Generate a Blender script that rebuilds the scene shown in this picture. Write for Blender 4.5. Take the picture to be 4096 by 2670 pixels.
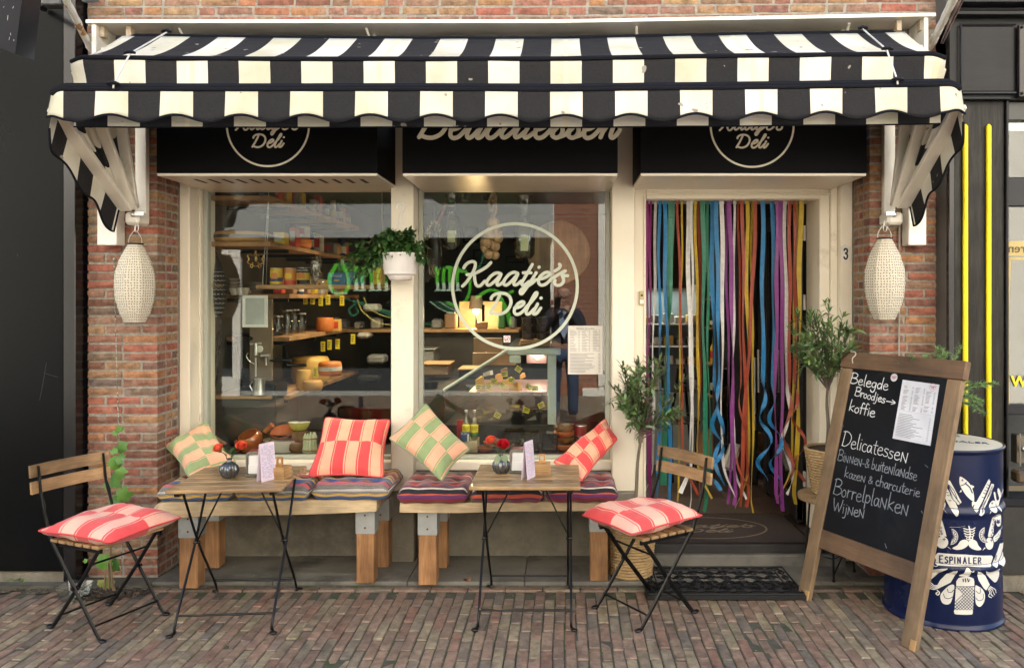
import bpy, bmesh, math, random
from mathutils import Vector, Matrix, noise
from math import sin, cos, pi, radians, sqrt, atan2, floor
random.seed(7)
SC = bpy.context.scene
for o in list(bpy.data.objects): bpy.data.objects.remove(o)
# ------------------------------------------------------------------ camera, sky, sun, exposure
CX, CY, F, H = 2240.0, 1190.0, 3200.0, 1.63          # optical axis and focal length in pixels of the 4096 px photograph; eye height
cam_d = bpy.data.cameras.new('camera'); cam = bpy.data.objects.new('camera', cam_d); SC.collection.objects.link(cam)
cam.location = (0, 0, H); cam.rotation_euler = (pi/2, 0, 0)
cam_d.sensor_width = 36; cam_d.lens = 36*F/4096
cam_d.shift_x = (2048-CX)/4096; cam_d.shift_y = (CY-1335)/4096
cam_d.clip_start = 0.05; cam_d.clip_end = 400
SC.camera = cam
SUN_EL, SUN_AZ = radians(50), radians(12)            # sun stands behind the shop, a little to the right
w = bpy.data.worlds.new('World'); SC.world = w; w.use_nodes = True
nt = w.node_tree; nt.nodes.clear()
sky = nt.nodes.new('ShaderNodeTexSky'); sky.sky_type = 'NISHITA'; sky.sun_disc = False
sky.sun_elevation = SUN_EL; sky.sun_rotation = SUN_AZ; sky.air_density = 1.0; sky.dust_density = 2.5; sky.ozone_density = 1.0
bg = nt.nodes.new('ShaderNodeBackground'); bg.inputs[1].default_value = 0.12
wo = nt.nodes.new('ShaderNodeOutputWorld'); nt.links.new(sky.outputs[0], bg.inputs[0]); nt.links.new(bg.outputs[0], wo.inputs[0])
sd = bpy.data.lights.new('sun', 'SUN'); sd.energy = 5.0; sd.angle = radians(0.5); sd.color = (1.0, 0.95, 0.86)
sun = bpy.data.objects.new('sun', sd); SC.collection.objects.link(sun)
sun.rotation_euler = Vector((-sin(SUN_AZ)*cos(SUN_EL), -cos(SUN_AZ)*cos(SUN_EL), -sin(SUN_EL))).to_track_quat('-Z', 'Y').to_euler()
sun.location = (3, 12, 20)
SC.view_settings.view_transform = 'Standard'; SC.view_settings.look = 'None'; SC.view_settings.gamma = 1
SC.view_settings.exposure = 2.35
SC.render.engine = 'CYCLES'
cy = SC.cycles; cy.use_denoising = True; cy.max_bounces = 7; cy.diffuse_bounces = 4; cy.glossy_bounces = 4
cy.transparent_max_bounces = 24; cy.transmission_bounces = 4; cy.sample_clamp_indirect = 6; cy.caustics_reflective = False; cy.caustics_refractive = False

# ------------------------------------------------------------------ helpers
def X(px, Y): return (px-CX)*Y/F
def Z(py, Y): return H-(py-CY)*Y/F
def P(px, py, Y): return Vector((X(px, Y), Y, Z(py, Y)))

class G:
    """collects geometry for ONE mesh object"""
    def __init__(s): s.v = []; s.f = []; s.uv = []; s.mi = []; s.hasuv = False
    def add(s, vs, fs, uvs=None, mi=0):
        b = len(s.v); s.v += [tuple(q) for q in vs]; s.f += [tuple(b+i for i in q) for q in fs]; s.mi += [mi]*len(fs)
        if uvs: s.hasuv = True; s.uv += [tuple(q) for q in uvs]
        else: s.uv += [(0, 0)]*len(vs)
        return s
    def box(s, x0, x1, y0, y1, z0, z1, c=0.0, mi=0, M=None, jit=0.0):
        if x0 > x1: x0, x1 = x1, x0
        if y0 > y1: y0, y1 = y1, y0
        if z0 > z1: z0, z1 = z1, z0
        if c <= 0:
            vs = [Vector((x, y, z)) for x in (x0, x1) for y in (y0, y1) for z in (z0, z1)]
            fs = [(0,1,3,2),(4,6,7,5),(0,4,5,1),(2,3,7,6),(0,2,6,4),(1,5,7,3)]
        else:
            cx, cyy, cz = (x0+x1)/2, (y0+y1)/2, (z0+z1)/2; hx, hy, hz = (x1-x0)/2, (y1-y0)/2, (z1-z0)/2
            c = min(c, hx*.9, hy*.9, hz*.9); vs = []; idx = {}
            for sx in (-1, 1):
                for sy in (-1, 1):
                    for sz in (-1, 1):
                        for a in range(3):
                            h = [hx-c, hy-c, hz-c]; h[a] = (hx, hy, hz)[a]
                            idx[(sx, sy, sz, a)] = len(vs); vs.append(Vector((cx+sx*h[0], cyy+sy*h[1], cz+sz*h[2])))
            fs = []
            for a in range(3):
                o = [k for k in range(3) if k != a]
                for sg in (-1, 1):
                    q = []
                    for (p_, r_) in ((-1,-1),(1,-1),(1,1),(-1,1)):
                        k = [0, 0, 0]; k[a] = sg; k[o[0]] = p_; k[o[1]] = r_; q.append(idx[(k[0], k[1], k[2], a)])
                    fs.append(tuple(q))
            for a in range(3):
                o = [k for k in range(3) if k != a]
                for p_ in (-1, 1):
                    for r_ in (-1, 1):
                        k1 = [0,0,0]; k1[o[0]] = p_; k1[o[1]] = r_; k2 = list(k1); k1[a] = -1; k2[a] = 1
                        fs.append((idx[(*k1, o[0])], idx[(*k2, o[0])], idx[(*k2, o[1])], idx[(*k1, o[1])]))
            for sx in (-1, 1):
                for sy in (-1, 1):
                    for sz in (-1, 1): fs.append(tuple(idx[(sx, sy, sz, a)] for a in range(3)))
        if jit: vs = [q+Vector((random.uniform(-jit, jit), random.uniform(-jit, jit), random.uniform(-jit, jit))) for q in vs]
        if M is not None: vs = [M @ q for q in vs]
        return s.add(vs, fs, None, mi)
    def tube(s, pts, r, n=6, closed=False, mi=0, sq=None):
        pts = [Vector(p) for p in pts]; m = len(pts); rs = r if isinstance(r, (list, tuple)) else [r]*m
        vs = []; up = None
        for i, p in enumerate(pts):
            a = pts[i-1] if (i > 0 or closed) else p; b = pts[(i+1) % m] if (i < m-1 or closed) else p
            t = (b-a); t = t.normalized() if t.length > 1e-9 else Vector((0, 0, 1))
            if up is None: up = Vector((0, 0, 1)) if abs(t.z) < .9 else Vector((1, 0, 0))
            u = t.cross(up)
            if u.length < 1e-6: u = t.orthogonal()
            u.normalize(); v_ = u.cross(t).normalized(); up = v_ if abs(v_.dot(up)) > .2 else up
            for k in range(n):
                an = 2*pi*k/n; ca, sa = cos(an)*rs[i], sin(an)*rs[i]
                if sq: ca *= sq[0]; sa *= sq[1]
                vs.append(p+u*ca+v_*sa)
        fs = []
        for i in range(m if closed else m-1):
            for k in range(n):
                fs.append((i*n+k, i*n+(k+1) % n, ((i+1) % m)*n+(k+1) % n, ((i+1) % m)*n+k))
        if not closed: fs += [tuple(range(n-1, -1, -1)), tuple((m-1)*n+k for k in range(n))]
        return s.add(vs, fs, None, mi)
    def lathe(s, prof, n=24, c=(0, 0, 0), mi=0, M=None, flute=None, uvs=False):
        vs = []; uv = []
        for j, (r, z) in enumerate(prof):
            for k in range(n):
                an = 2*pi*k/n; rr = r*(1+(flute[1]*cos(flute[0]*an) if flute else 0))
                vs.append(Vector((rr*cos(an), rr*sin(an), z))); uv.append((k/n, z))
        if M is not None: vs = [M @ q for q in vs]
        vs = [q+Vector(c) for q in vs]
        fs = [(j*n+k, j*n+(k+1) % n, (j+1)*n+(k+1) % n, (j+1)*n+k) for j in range(len(prof)-1) for k in range(n)]
        if prof[0][0] > 1e-6: fs.append(tuple(range(n-1, -1, -1)))
        if prof[-1][0] > 1e-6: fs.append(tuple((len(prof)-1)*n+k for k in range(n)))
        return s.add(vs, fs, uv if uvs else None, mi)
    def prism(s, poly, t, o=(0,0,0), ux=(1,0,0), uy=(0,0,1), mi=0):
        """a flat polygon given real thickness t along ux x uy, centred on o"""
        o, ux, uy = Vector(o), Vector(ux), Vector(uy); n = ux.cross(uy).normalized(); k = len(poly)
        a = [o+ux*p[0]+uy*p[1]-n*t/2 for p in poly]; b = [q+n*t for q in a]
        fs = [tuple(range(k-1, -1, -1)), tuple(range(k, 2*k))]+[(i, (i+1) % k, k+(i+1) % k, k+i) for i in range(k)]
        return s.add(a+b, fs, None, mi)
    def quad(s, a, b, c, d, uvs=None, mi=0): return s.add([a, b, c, d], [(0, 1, 2, 3)], uvs, mi)
    def grid(s, fn, nu, nv, uvf=None, mi=0):
        vs = []; uv = []
        for i in range(nu+1):
            for j in range(nv+1):
                u, v_ = i/nu, j/nv; vs.append(fn(u, v_)); uv.append(uvf(u, v_) if uvf else (u, v_))
        fs = [(i*(nv+1)+j, (i+1)*(nv+1)+j, (i+1)*(nv+1)+j+1, i*(nv+1)+j+1) for i in range(nu) for j in range(nv)]
        return s.add(vs, fs, uv, mi)
    def blob(s, c, r, n=10, m=7, sc=(1, 1, 1), mi=0, nz=0.0):
        prof = []; vs = []
        for j in range(m+1):
            th = pi*j/m
            for k in range(n):
                d = Vector((sin(th)*cos(2*pi*k/n)*sc[0], sin(th)*sin(2*pi*k/n)*sc[1], -cos(th)*sc[2]))*r
                if nz: d *= 1+nz*noise.noise((Vector(c)+d)*(2/r*.5))
                vs.append(Vector(c)+d)
        fs = [(j*n+k, j*n+(k+1) % n, (j+1)*n+(k+1) % n, (j+1)*n+k) for j in range(m) for k in range(n)]
        return s.add(vs, fs, None, mi)
    def mesh(s, name, off=None, smooth=False, recalc=True):
        me = bpy.data.meshes.new(name)
        vs = s.v if off is None else [(q[0]-off[0], q[1]-off[1], q[2]-off[2]) for q in s.v]
        me.from_pydata(vs, [], s.f)
        if s.hasuv:
            ul = me.uv_layers.new(name='UVMap'); arr = []
            li = [0]*len(me.loops); me.loops.foreach_get('vertex_index', li)
            for i in li: arr += s.uv[i]
            ul.data.foreach_set('uv', arr)
        if any(s.mi): me.polygons.foreach_set('material_index', s.mi)
        if recalc and len(me.polygons) < 60000:
            bm = bmesh.new(); bm.from_mesh(me); bmesh.ops.remove_doubles(bm, verts=[v for v in bm.verts], dist=1e-6) if not s.hasuv else None
            bmesh.ops.recalc_face_normals(bm, faces=bm.faces[:]); bm.to_mesh(me); bm.free()
        if smooth:
            me.polygons.foreach_set('use_smooth', [True]*len(me.polygons))
            if smooth != 'all': me.set_sharp_from_angle(angle=radians(smooth if smooth is not True else 40))
        me.update(); return me

COL = SC.collection
def tag(o, label=None, cat=None, group=None, kind=None):
    if label: o['label'] = label
    if cat: o['category'] = cat
    if group: o['group'] = group
    if kind: o['kind'] = kind
    return o
def thing(name, label, cat, loc=(0, 0, 0), rz=0.0, group=None, kind=None):
    o = bpy.data.objects.new(name, None); COL.objects.link(o); o.location = loc; o.rotation_euler = (0, 0, rz); o.empty_display_size = .05
    return tag(o, label, cat, group, kind)
def world_off(p):
    v = Vector((0, 0, 0))
    while p is not None: v += Vector(p.location); p = p.parent
    return v
def mk(name, g, mat, parent=None, smooth=False, label=None, cat=None, group=None, kind=None, base=None):
    """link one mesh object. Coordinates in g are world coordinates while the parent is unrotated."""
    off = world_off(parent) if parent is not None else (Vector(base) if base is not None else None)
    me = g.mesh(name, off, smooth)
    for m in (mat if isinstance(mat, (list, tuple)) else [mat]): me.materials.append(m)
    o = bpy.data.objects.new(name, me); COL.objects.link(o)
    if parent is not None: o.parent = parent
    elif off is not None: o.location = off
    return tag(o, label, cat, group, kind)
def inst(name, me, parent, loc, rot=(0, 0, 0), sc=(1, 1, 1)):
    o = bpy.data.objects.new(name, me); COL.objects.link(o)
    if parent is not None: o.parent = parent; loc = Vector(loc)-world_off(parent)
    o.location = loc; o.rotation_euler = rot; o.scale = sc
    return o
def copy_tree(o, parent=None):
    c = o.copy(); COL.objects.link(c)
    if parent is not None: c.parent = parent
    for ch in list(o.children): copy_tree(ch, c)
    return c
def move(o, loc, rz=0.0): o.location = loc; o.rotation_euler = (0, 0, rz); return o
def catmull(pts, sub=6, closed=False):
    pts = [Vector(p) for p in pts]; n = len(pts)
    if n < 3: return pts
    out = []
    for i in range(n if closed else n-1):
        p0 = pts[i-1] if (i > 0 or closed) else pts[0]*2-pts[1]; p1 = pts[i]; p2 = pts[(i+1) % n]
        p3 = pts[(i+2) % n] if (i+2 < n or closed) else pts[-1]*2-pts[-2]
        for k in range(sub):
            t = k/sub
            out.append(.5*((2*p1)+(p2-p0)*t+(2*p0-5*p1+4*p2-p3)*t*t+(3*p1-p0-3*p2+p3)*t**3))
    if not closed: out.append(pts[-1])
    return out
def ribbon2d(g, pts, w, h, o, ux, uy, nrm, k=0, wrap=None, mi=0):
    """one painted pen stroke: a low rounded ridge with round ends on a surface (pts in 2D)"""
    pts = [Vector((p[0], p[1])) for p in pts]
    if len(pts) == 1: pts = [pts[0]-Vector((.0005*w, 0)), pts[0]+Vector((.0005*w, 0))]
    d0 = (pts[0]-pts[1]).normalized(); d1 = (pts[-1]-pts[-2]).normalized(); R = w/2
    seq = [(pts[0]+d0*R*.98, .2*R), (pts[0]+d0*R*.75, .66*R), (pts[0]+d0*R*.4, .917*R)]+[(p, R) for p in pts]+[(pts[-1]+d1*R*.4, .917*R), (pts[-1]+d1*R*.75, .66*R), (pts[-1]+d1*R*.98, .2*R)]
    hh = h*(1+.13*(k % 5)); vs = []
    for i, (p, r) in enumerate(seq):
        t = (seq[min(i+1, len(seq)-1)][0]-seq[max(i-1, 0)][0]); t = t.normalized() if t.length > 1e-9 else Vector((1, 0)); nn = Vector((-t.y, t.x))
        for a, hz in ((-1, .25), (-.6, .9), (0, 1), (.6, .9), (1, .25)):
            q = p+nn*r*a
            vs.append(wrap(q.x, q.y, hz*hh) if wrap else Vector(o)+Vector(ux)*q.x+Vector(uy)*q.y+Vector(nrm)*hz*hh)
    fs = [(i*5+j, i*5+j+1, (i+1)*5+j+1, (i+1)*5+j) for i in range(len(seq)-1) for j in range(4)]
    g.add(vs, fs, None, mi)

# ------------------------------------------------------------------ materials
def srgb(r, g, b):
    f = lambda c: (c/255/12.92) if c/255 <= .04045 else ((c/255+.055)/1.055)**2.4
    return (f(r), f(g), f(b))
MATS = {}
def pm(name, c1, c2=None, scale=6.0, rough=.6, rough2=None, metal=0.0, bump=0.0, bscale=None, st=(1, 1, 1), detail=6.0, vary=0.0, hue=0.0, coat=0.0, spec=.5, dirt=None, coord='Object', trans=0.0, alpha=1.0, emis=0.0, lo=.35, hi=.65, bdist=.002, sheen=0.0, dlo=.5, dhi=.75, dscale=3.0):
    if name in MATS: return MATS[name]
    m = bpy.data.materials.new(name); m.use_nodes = True; nt = m.node_tree; N = nt.nodes; L = nt.links
    b = N['Principled BSDF']; tc = N.new('ShaderNodeTexCoord'); mp = N.new('ShaderNodeMapping'); mp.inputs['Scale'].default_value = st
    oi = N.new('ShaderNodeObjectInfo'); mu = N.new('ShaderNodeMath'); mu.operation = 'MULTIPLY'; mu.inputs[1].default_value = 37.0
    L.new(oi.outputs['Random'], mu.inputs[0]); L.new(mu.outputs[0], mp.inputs['Location']); L.new(tc.outputs[coord], mp.inputs[0])
    nz = N.new('ShaderNodeTexNoise'); nz.inputs['Scale'].default_value = scale; nz.inputs['Detail'].default_value = detail; nz.inputs['Roughness'].default_value = .6
    L.new(mp.outputs[0], nz.inputs[0])
    c2 = c2 or tuple(c*.8 for c in c1)
    rp = N.new('ShaderNodeValToRGB'); rp.color_ramp.elements[0].position = lo; rp.color_ramp.elements[1].position = hi
    rp.color_ramp.elements[0].color = (*c1, 1); rp.color_ramp.elements[1].color = (*c2, 1); L.new(nz.outputs[0], rp.inputs[0]); out = rp.outputs[0]
    if vary or hue:
        hs = N.new('ShaderNodeHueSaturation'); mr = N.new('ShaderNodeMapRange'); mr.inputs[3].default_value = 1-vary; mr.inputs[4].default_value = 1+vary
        L.new(oi.outputs['Random'], mr.inputs[0]); L.new(mr.outputs[0], hs.inputs['Value']); L.new(out, hs.inputs['Color'])
        if hue:
            m2 = N.new('ShaderNodeMath'); m2.operation = 'MULTIPLY'; m2.inputs[1].default_value = 7.31; fr = N.new('ShaderNodeMath'); fr.operation = 'FRACT'
            L.new(oi.outputs['Random'], m2.inputs[0]); L.new(m2.outputs[0], fr.inputs[0]); mr2 = N.new('ShaderNodeMapRange'); mr2.inputs[3].default_value = .5-hue; mr2.inputs[4].default_value = .5+hue
            L.new(fr.outputs[0], mr2.inputs[0]); L.new(mr2.outputs[0], hs.inputs['Hue'])
        out = hs.outputs[0]
    if dirt:
        n2 = N.new('ShaderNodeTexNoise'); n2.inputs['Scale'].default_value = dscale; n2.inputs['Detail'].default_value = 9; n2.inputs['Roughness'].default_value = .7
        L.new(mp.outputs[0], n2.inputs[0]); r2 = N.new('ShaderNodeMapRange'); r2.inputs[1].default_value = dlo; r2.inputs[2].default_value = dhi; L.new(n2.outputs[0], r2.inputs[0])
        mx = N.new('ShaderNodeMix'); mx.data_type = 'RGBA'; L.new(r2.outputs[0], mx.inputs[0]); L.new(out, mx.inputs[6]); mx.inputs[7].default_value = (*dirt, 1); out = mx.outputs[2]
    L.new(out, b.inputs['Base Color'])
    if rough2 is not None:
        mr = N.new('ShaderNodeMapRange'); mr.inputs[3].default_value = rough; mr.inputs[4].default_value = rough2; L.new(nz.outputs[0], mr.inputs[0]); L.new(mr.outputs[0], b.inputs['Roughness'])
    else: b.inputs['Roughness'].default_value = rough
    b.inputs['Metallic'].default_value = metal; b.inputs['Specular IOR Level'].default_value = spec
    b.inputs['Coat Weight'].default_value = coat; b.inputs['Coat Roughness'].default_value = .15
    b.inputs['Transmission Weight'].default_value = trans; b.inputs['Alpha'].default_value = alpha; b.inputs['Sheen Weight'].default_value = sheen
    if emis: L.new(out, b.inputs['Emission Color']); b.inputs['Emission Strength'].default_value = emis
    if bump:
        nb = N.new('ShaderNodeTexNoise'); nb.inputs['Scale'].default_value = bscale or scale*4; nb.inputs['Detail'].default_value = 5; L.new(mp.outputs[0], nb.inputs[0])
        bp = N.new('ShaderNodeBump'); bp.inputs['Strength'].default_value = bump; bp.inputs['Distance'].default_value = bdist; L.new(nb.outputs[0], bp.inputs['Height']); L.new(bp.outputs[0], b.inputs['Normal'])
    MATS[name] = m; return m
def ramp(N, stops, interp='LINEAR'):
    r = N.new('ShaderNodeValToRGB'); cr = r.color_ramp; cr.interpolation = interp
    while len(cr.elements) > 1: cr.elements.remove(cr.elements[0])
    cr.elements[0].position = stops[0][0]; cr.elements[0].color = (*stops[0][1], 1)
    for p, c in stops[1:]:
        e = cr.elements.new(p); e.color = (*c, 1)
    return r
def masonry(name, stops, rough=.85, spots=None, bump=.6, nscale=22):
    """fired clay: one colour per brick (per object, and per island in joined meshes), mottled and rough"""
    m = bpy.data.materials.new(name); m.use_nodes = True; N = m.node_tree.nodes; L = m.node_tree.links; b = N['Principled BSDF']
    oi = N.new('ShaderNodeObjectInfo'); ge = N.new('ShaderNodeNewGeometry'); ad = N.new('ShaderNodeMath'); fr = N.new('ShaderNodeMath'); fr.operation = 'FRACT'
    L.new(oi.outputs['Random'], ad.inputs[0]); L.new(ge.outputs['Random Per Island'], ad.inputs[1]); L.new(ad.outputs[0], fr.inputs[0])
    rp = ramp(N, stops); L.new(fr.outputs[0], rp.inputs[0])
    tc = N.new('ShaderNodeTexCoord'); mp = N.new('ShaderNodeMapping'); mu = N.new('ShaderNodeMath'); mu.operation = 'MULTIPLY'; mu.inputs[1].default_value = 91
    L.new(fr.outputs[0], mu.inputs[0]); L.new(mu.outputs[0], mp.inputs['Location']); L.new(tc.outputs['Object'], mp.inputs[0])
    n1 = N.new('ShaderNodeTexNoise'); n1.inputs['Scale'].default_value = nscale; n1.inputs['Detail'].default_value = 8; n1.inputs['Roughness'].default_value = .7; L.new(mp.outputs[0], n1.inputs[0])
    hs = N.new('ShaderNodeHueSaturation'); mr = N.new('ShaderNodeMapRange'); mr.inputs[1].default_value = .3; mr.inputs[2].default_value = .7; mr.inputs[3].default_value = .45; mr.inputs[4].default_value = 1.65
    L.new(n1.outputs[0], mr.inputs[0]); L.new(mr.outputs[0], hs.inputs['Value']); L.new(rp.outputs[0], hs.inputs['Color'])
    n2 = N.new('ShaderNodeTexNoise'); n2.inputs['Scale'].default_value = nscale*.6; n2.inputs['Detail'].default_value = 6; L.new(mp.outputs[0], n2.inputs[0])
    r2 = N.new('ShaderNodeMapRange'); r2.inputs[1].default_value = .58; r2.inputs[2].default_value = .72; L.new(n2.outputs[0], r2.inputs[0])
    m3 = N.new('ShaderNodeMath'); m3.operation = 'MULTIPLY'; m3.inputs[1].default_value = .55; L.new(r2.outputs[0], m3.inputs[0])
    mx = N.new('ShaderNodeMix'); mx.data_type = 'RGBA'; L.new(m3.outputs[0], mx.inputs[0]); L.new(hs.outputs[0], mx.inputs[6]); mx.inputs[7].default_value = (*(spots or (.3, .28, .25)), 1)
    L.new(mx.outputs[2], b.inputs['Base Color']); b.inputs['Roughness'].default_value = rough
    n3 = N.new('ShaderNodeTexNoise'); n3.inputs['Scale'].default_value = nscale*2.2; n3.inputs['Detail'].default_value = 6; L.new(mp.outputs[0], n3.inputs[0])
    bp = N.new('ShaderNodeBump'); bp.inputs['Strength'].default_value = bump; bp.inputs['Distance'].default_value = .006; L.new(n3.outputs[0], bp.inputs['Height']); L.new(bp.outputs[0], b.inputs['Normal'])
    MATS[name] = m; return m
def wood(name, c1, c2, axis='x', scale=1.0, rough=.6, vary=.15, bump=.3, coat=0.0, knots=0.0):
    if name in MATS: return MATS[name]
    m = bpy.data.materials.new(name); m.use_nodes = True; N = m.node_tree.nodes; L = m.node_tree.links; b = N['Principled BSDF']
    tc = N.new('ShaderNodeTexCoord'); mp = N.new('ShaderNodeMapping'); oi = N.new('ShaderNodeObjectInfo'); mu = N.new('ShaderNodeMath'); mu.operation = 'MULTIPLY'; mu.inputs[1].default_value = 23
    L.new(oi.outputs['Random'], mu.inputs[0]); L.new(mu.outputs[0], mp.inputs['Location']); L.new(tc.outputs['Object'], mp.inputs[0])
    s = {'x': (1.5, 22, 22), 'y': (22, 1.5, 22), 'z': (22, 22, 1.5)}[axis]; mp.inputs['Scale'].default_value = tuple(q*scale for q in s)
    n1 = N.new('ShaderNodeTexNoise'); n1.inputs['Scale'].default_value = 1.6; n1.inputs['Detail'].default_value = 7; n1.inputs['Roughness'].default_value = .65; n1.inputs['Distortion'].default_value = .6; L.new(mp.outputs[0], n1.inputs[0])
    n0 = N.new('ShaderNodeTexNoise'); n0.inputs['Scale'].default_value = 9; n0.inputs['Detail'].default_value = 3; L.new(mp.outputs[0], n0.inputs[0])
    av = N.new('ShaderNodeMath'); av.operation = 'MULTIPLY_ADD'; av.inputs[1].default_value = .35; L.new(n0.outputs[0], av.inputs[0])
    a2 = N.new('ShaderNodeMath'); a2.operation = 'MULTIPLY'; a2.inputs[1].default_value = .65; L.new(n1.outputs[0], a2.inputs[0]); L.new(a2.outputs[0], av.inputs[2])
    rp = ramp(N, [(.32, c2), (.5, tuple((a+q)/2 for a, q in zip(c1, c2))), (.66, c1)]); L.new(av.outputs[0], rp.inputs[0])
    hs = N.new('ShaderNodeHueSaturation'); mr = N.new('ShaderNodeMapRange'); mr.inputs[3].default_value = 1-vary; mr.inputs[4].default_value = 1+vary
    L.new(oi.outputs['Random'], mr.inputs[0]); L.new(mr.outputs[0], hs.inputs['Value']); L.new(rp.outputs[0], hs.inputs['Color']); out = hs.outputs[0]
    n4 = N.new('ShaderNodeTexNoise'); n4.inputs['Scale'].default_value = 5; n4.inputs['Detail'].default_value = 4; L.new(tc.outputs['Object'], n4.inputs[0])
    r4 = N.new('ShaderNodeMapRange'); r4.inputs[1].default_value = .35; r4.inputs[2].default_value = .7; r4.inputs[3].default_value = 1.25; r4.inputs[4].default_value = .62; L.new(n4.outputs[0], r4.inputs[0])
    h2 = N.new('ShaderNodeHueSaturation'); L.new(r4.outputs[0], h2.inputs['Value']); L.new(out, h2.inputs['Color'])
    L.new(h2.outputs[0], b.inputs['Base Color']); b.inputs['Roughness'].default_value = rough; b.inputs['Coat Weight'].default_value = coat
    bp = N.new('ShaderNodeBump'); bp.inputs['Strength'].default_value = bump; bp.inputs['Distance'].default_value = .0015; L.new(av.outputs[0], bp.inputs['Height']); L.new(bp.outputs[0], b.inputs['Normal'])
    MATS[name] = m; return m
def glassmat(name, tint=(1, 1, 1), base=.045, rough=.0, power=1.0):
    """clear sheet glass: see-through with a mirror share that grows towards grazing angles on both faces"""
    if name in MATS: return MATS[name]
    m = bpy.data.materials.new(name); m.use_nodes = True; N = m.node_tree.nodes; L = m.node_tree.links; N.clear()
    ge = N.new('ShaderNodeNewGeometry'); dt = N.new('ShaderNodeVectorMath'); dt.operation = 'DOT_PRODUCT'; L.new(ge.outputs['Normal'], dt.inputs[0]); L.new(ge.outputs['Incoming'], dt.inputs[1])
    ab = N.new('ShaderNodeMath'); ab.operation = 'ABSOLUTE'; L.new(dt.outputs['Value'], ab.inputs[0])
    su = N.new('ShaderNodeMath'); su.operation = 'SUBTRACT'; su.inputs[0].default_value = 1; L.new(ab.outputs[0], su.inputs[1])
    pw = N.new('ShaderNodeMath'); pw.operation = 'POWER'; pw.inputs[1].default_value = 5; L.new(su.outputs[0], pw.inputs[0])
    ma = N.new('ShaderNodeMath'); ma.operation = 'MULTIPLY_ADD'; ma.inputs[1].default_value = 1-base; ma.inputs[2].default_value = base; ma.use_clamp = True; L.new(pw.outputs[0], ma.inputs[0])
    tr = N.new('ShaderNodeBsdfTransparent'); tr.inputs[0].default_value = (*tint, 1); gl = N.new('ShaderNodeBsdfGlossy'); gl.inputs['Roughness'].default_value = rough
    mx = N.new('ShaderNodeMixShader'); L.new(ma.outputs[0], mx.inputs[0]); L.new(tr.outputs[0], mx.inputs[1]); L.new(gl.outputs[0], mx.inputs[2])
    out = N.new('ShaderNodeOutputMaterial'); L.new(mx.outputs[0], out.inputs[0]); MATS[name] = m; return m

cream = pm('cream_paint', (.80, .745, .61), (.76, .70, .56), 3, .38, bump=.1, bscale=60, dirt=(.46, .39, .28), dlo=.58, dhi=.85, dscale=5)
creamd = pm('cream_soffit', (.74, .68, .57), (.68, .62, .51), 3, .25)
whitem = pm('white_metal_paint', (.78, .75, .67), (.70, .67, .59), 4, .35, dirt=(.38, .33, .24), dlo=.6, dhi=.85)
blackp = pm('black_paint', (.004, .004, .005), (.006, .006, .007), 3, .30, spec=.3)
blackm = pm('black_metal', (.003, .003, .003), (.005, .005, .005), 10, .28, spec=.28)
steel = pm('steel', (.62, .62, .60), (.5, .5, .48), 12, .22, rough2=.38, metal=1)
galv = pm('galvanised_steel', (.50, .52, .50), (.40, .42, .41), 9, .42, metal=.6, dirt=(.22, .2, .17), dlo=.6, dhi=.8, dscale=14)
paper = pm('paper', (.80, .78, .76), (.75, .73, .72), 5, .7)
ink = pm('ink', (.03, .03, .035), rough=.8)
fabric_black = pm('black_cloth_trim', (.006, .007, .011), rough=.8, spec=.15)
brickm = masonry('pier_brick', [(0, (0.132, 0.064, 0.041)), (0.1, (0.264, 0.092, 0.059)), (0.22, (0.299, 0.156, 0.068)), (0.34, (0.176, 0.110, 0.068)), (0.46, (0.264, 0.110, 0.077)), (0.56, (0.229, 0.138, 0.090)), (0.66, (0.176, 0.074, 0.054)), (0.76, (0.299, 0.184, 0.090)), (0.86, (0.114, 0.083, 0.068)), (0.94, (0.290, 0.087, 0.054)), (1, (0.220, 0.120, 0.081))], spots=(.30, .24, .19), bump=.9)
paverm = masonry('clay_paver', [(0, (0.177, 0.115, 0.081)), (0.14, (0.199, 0.140, 0.100)), (0.28, (0.159, 0.107, 0.078)), (0.38, (0.181, 0.148, 0.100)), (0.48, (0.243, 0.195, 0.123)), (0.56, (0.124, 0.107, 0.084)), (0.66, (0.185, 0.128, 0.092)), (0.78, (0.177, 0.102, 0.073)), (0.86, (0.207, 0.148, 0.104)), (0.94, (0.120, 0.101, 0.079)), (1, (0.163, 0.113, 0.081))], rough=.62, spots=(.16, .15, .13), bump=.5, nscale=16)
mortar = pm('mortar', (.35, .32, .265), (.22, .20, .165), 30, .95, bump=1.0, bscale=90, bdist=.006, detail=9)
# ------------------------------------------------------------------ ground
YW, YF, YG = 4.60, 4.86, 5.04            # pier face, window-frame face, glass
XL, XR = -2.315, 1.78                    # inner corners of the two brick piers
bedm = pm('sand_bed', (.085, .075, .058), (.045, .045, .035), 25, .95, bump=.8, bscale=120, dirt=(.035, .055, .015), dlo=.5, dhi=.62, dscale=9)
pave = mk('pavement', G().box(-9, 9, -3.34, 4.9, -.3, -.006), bedm, kind='structure')
PX, PY = .0535, .208
paver_meshes = []
for k in range(8):
    g = G().box(-.0247, .0247, -.1005, .1005, -.04, 0, c=.004, jit=.0016); paver_meshes.append(g.mesh('paver', smooth=False)); paver_meshes[-1].materials.append(paverm)
cells = []
ncol = int(9.0/PX)
for i in range(-ncol//2, ncol//2):
    x = i*PX+.012*sin(i*.13); off = (i % 2)*PY/2+random.uniform(-.012, .012)
    j = 0
    while True:
        y = 4.335-off-j*PY
        if y < -3.3: break
        cells.append((x+random.uniform(-.0015, .0015)+.006*sin(y*3+i*.05), y)); j += 1
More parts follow.
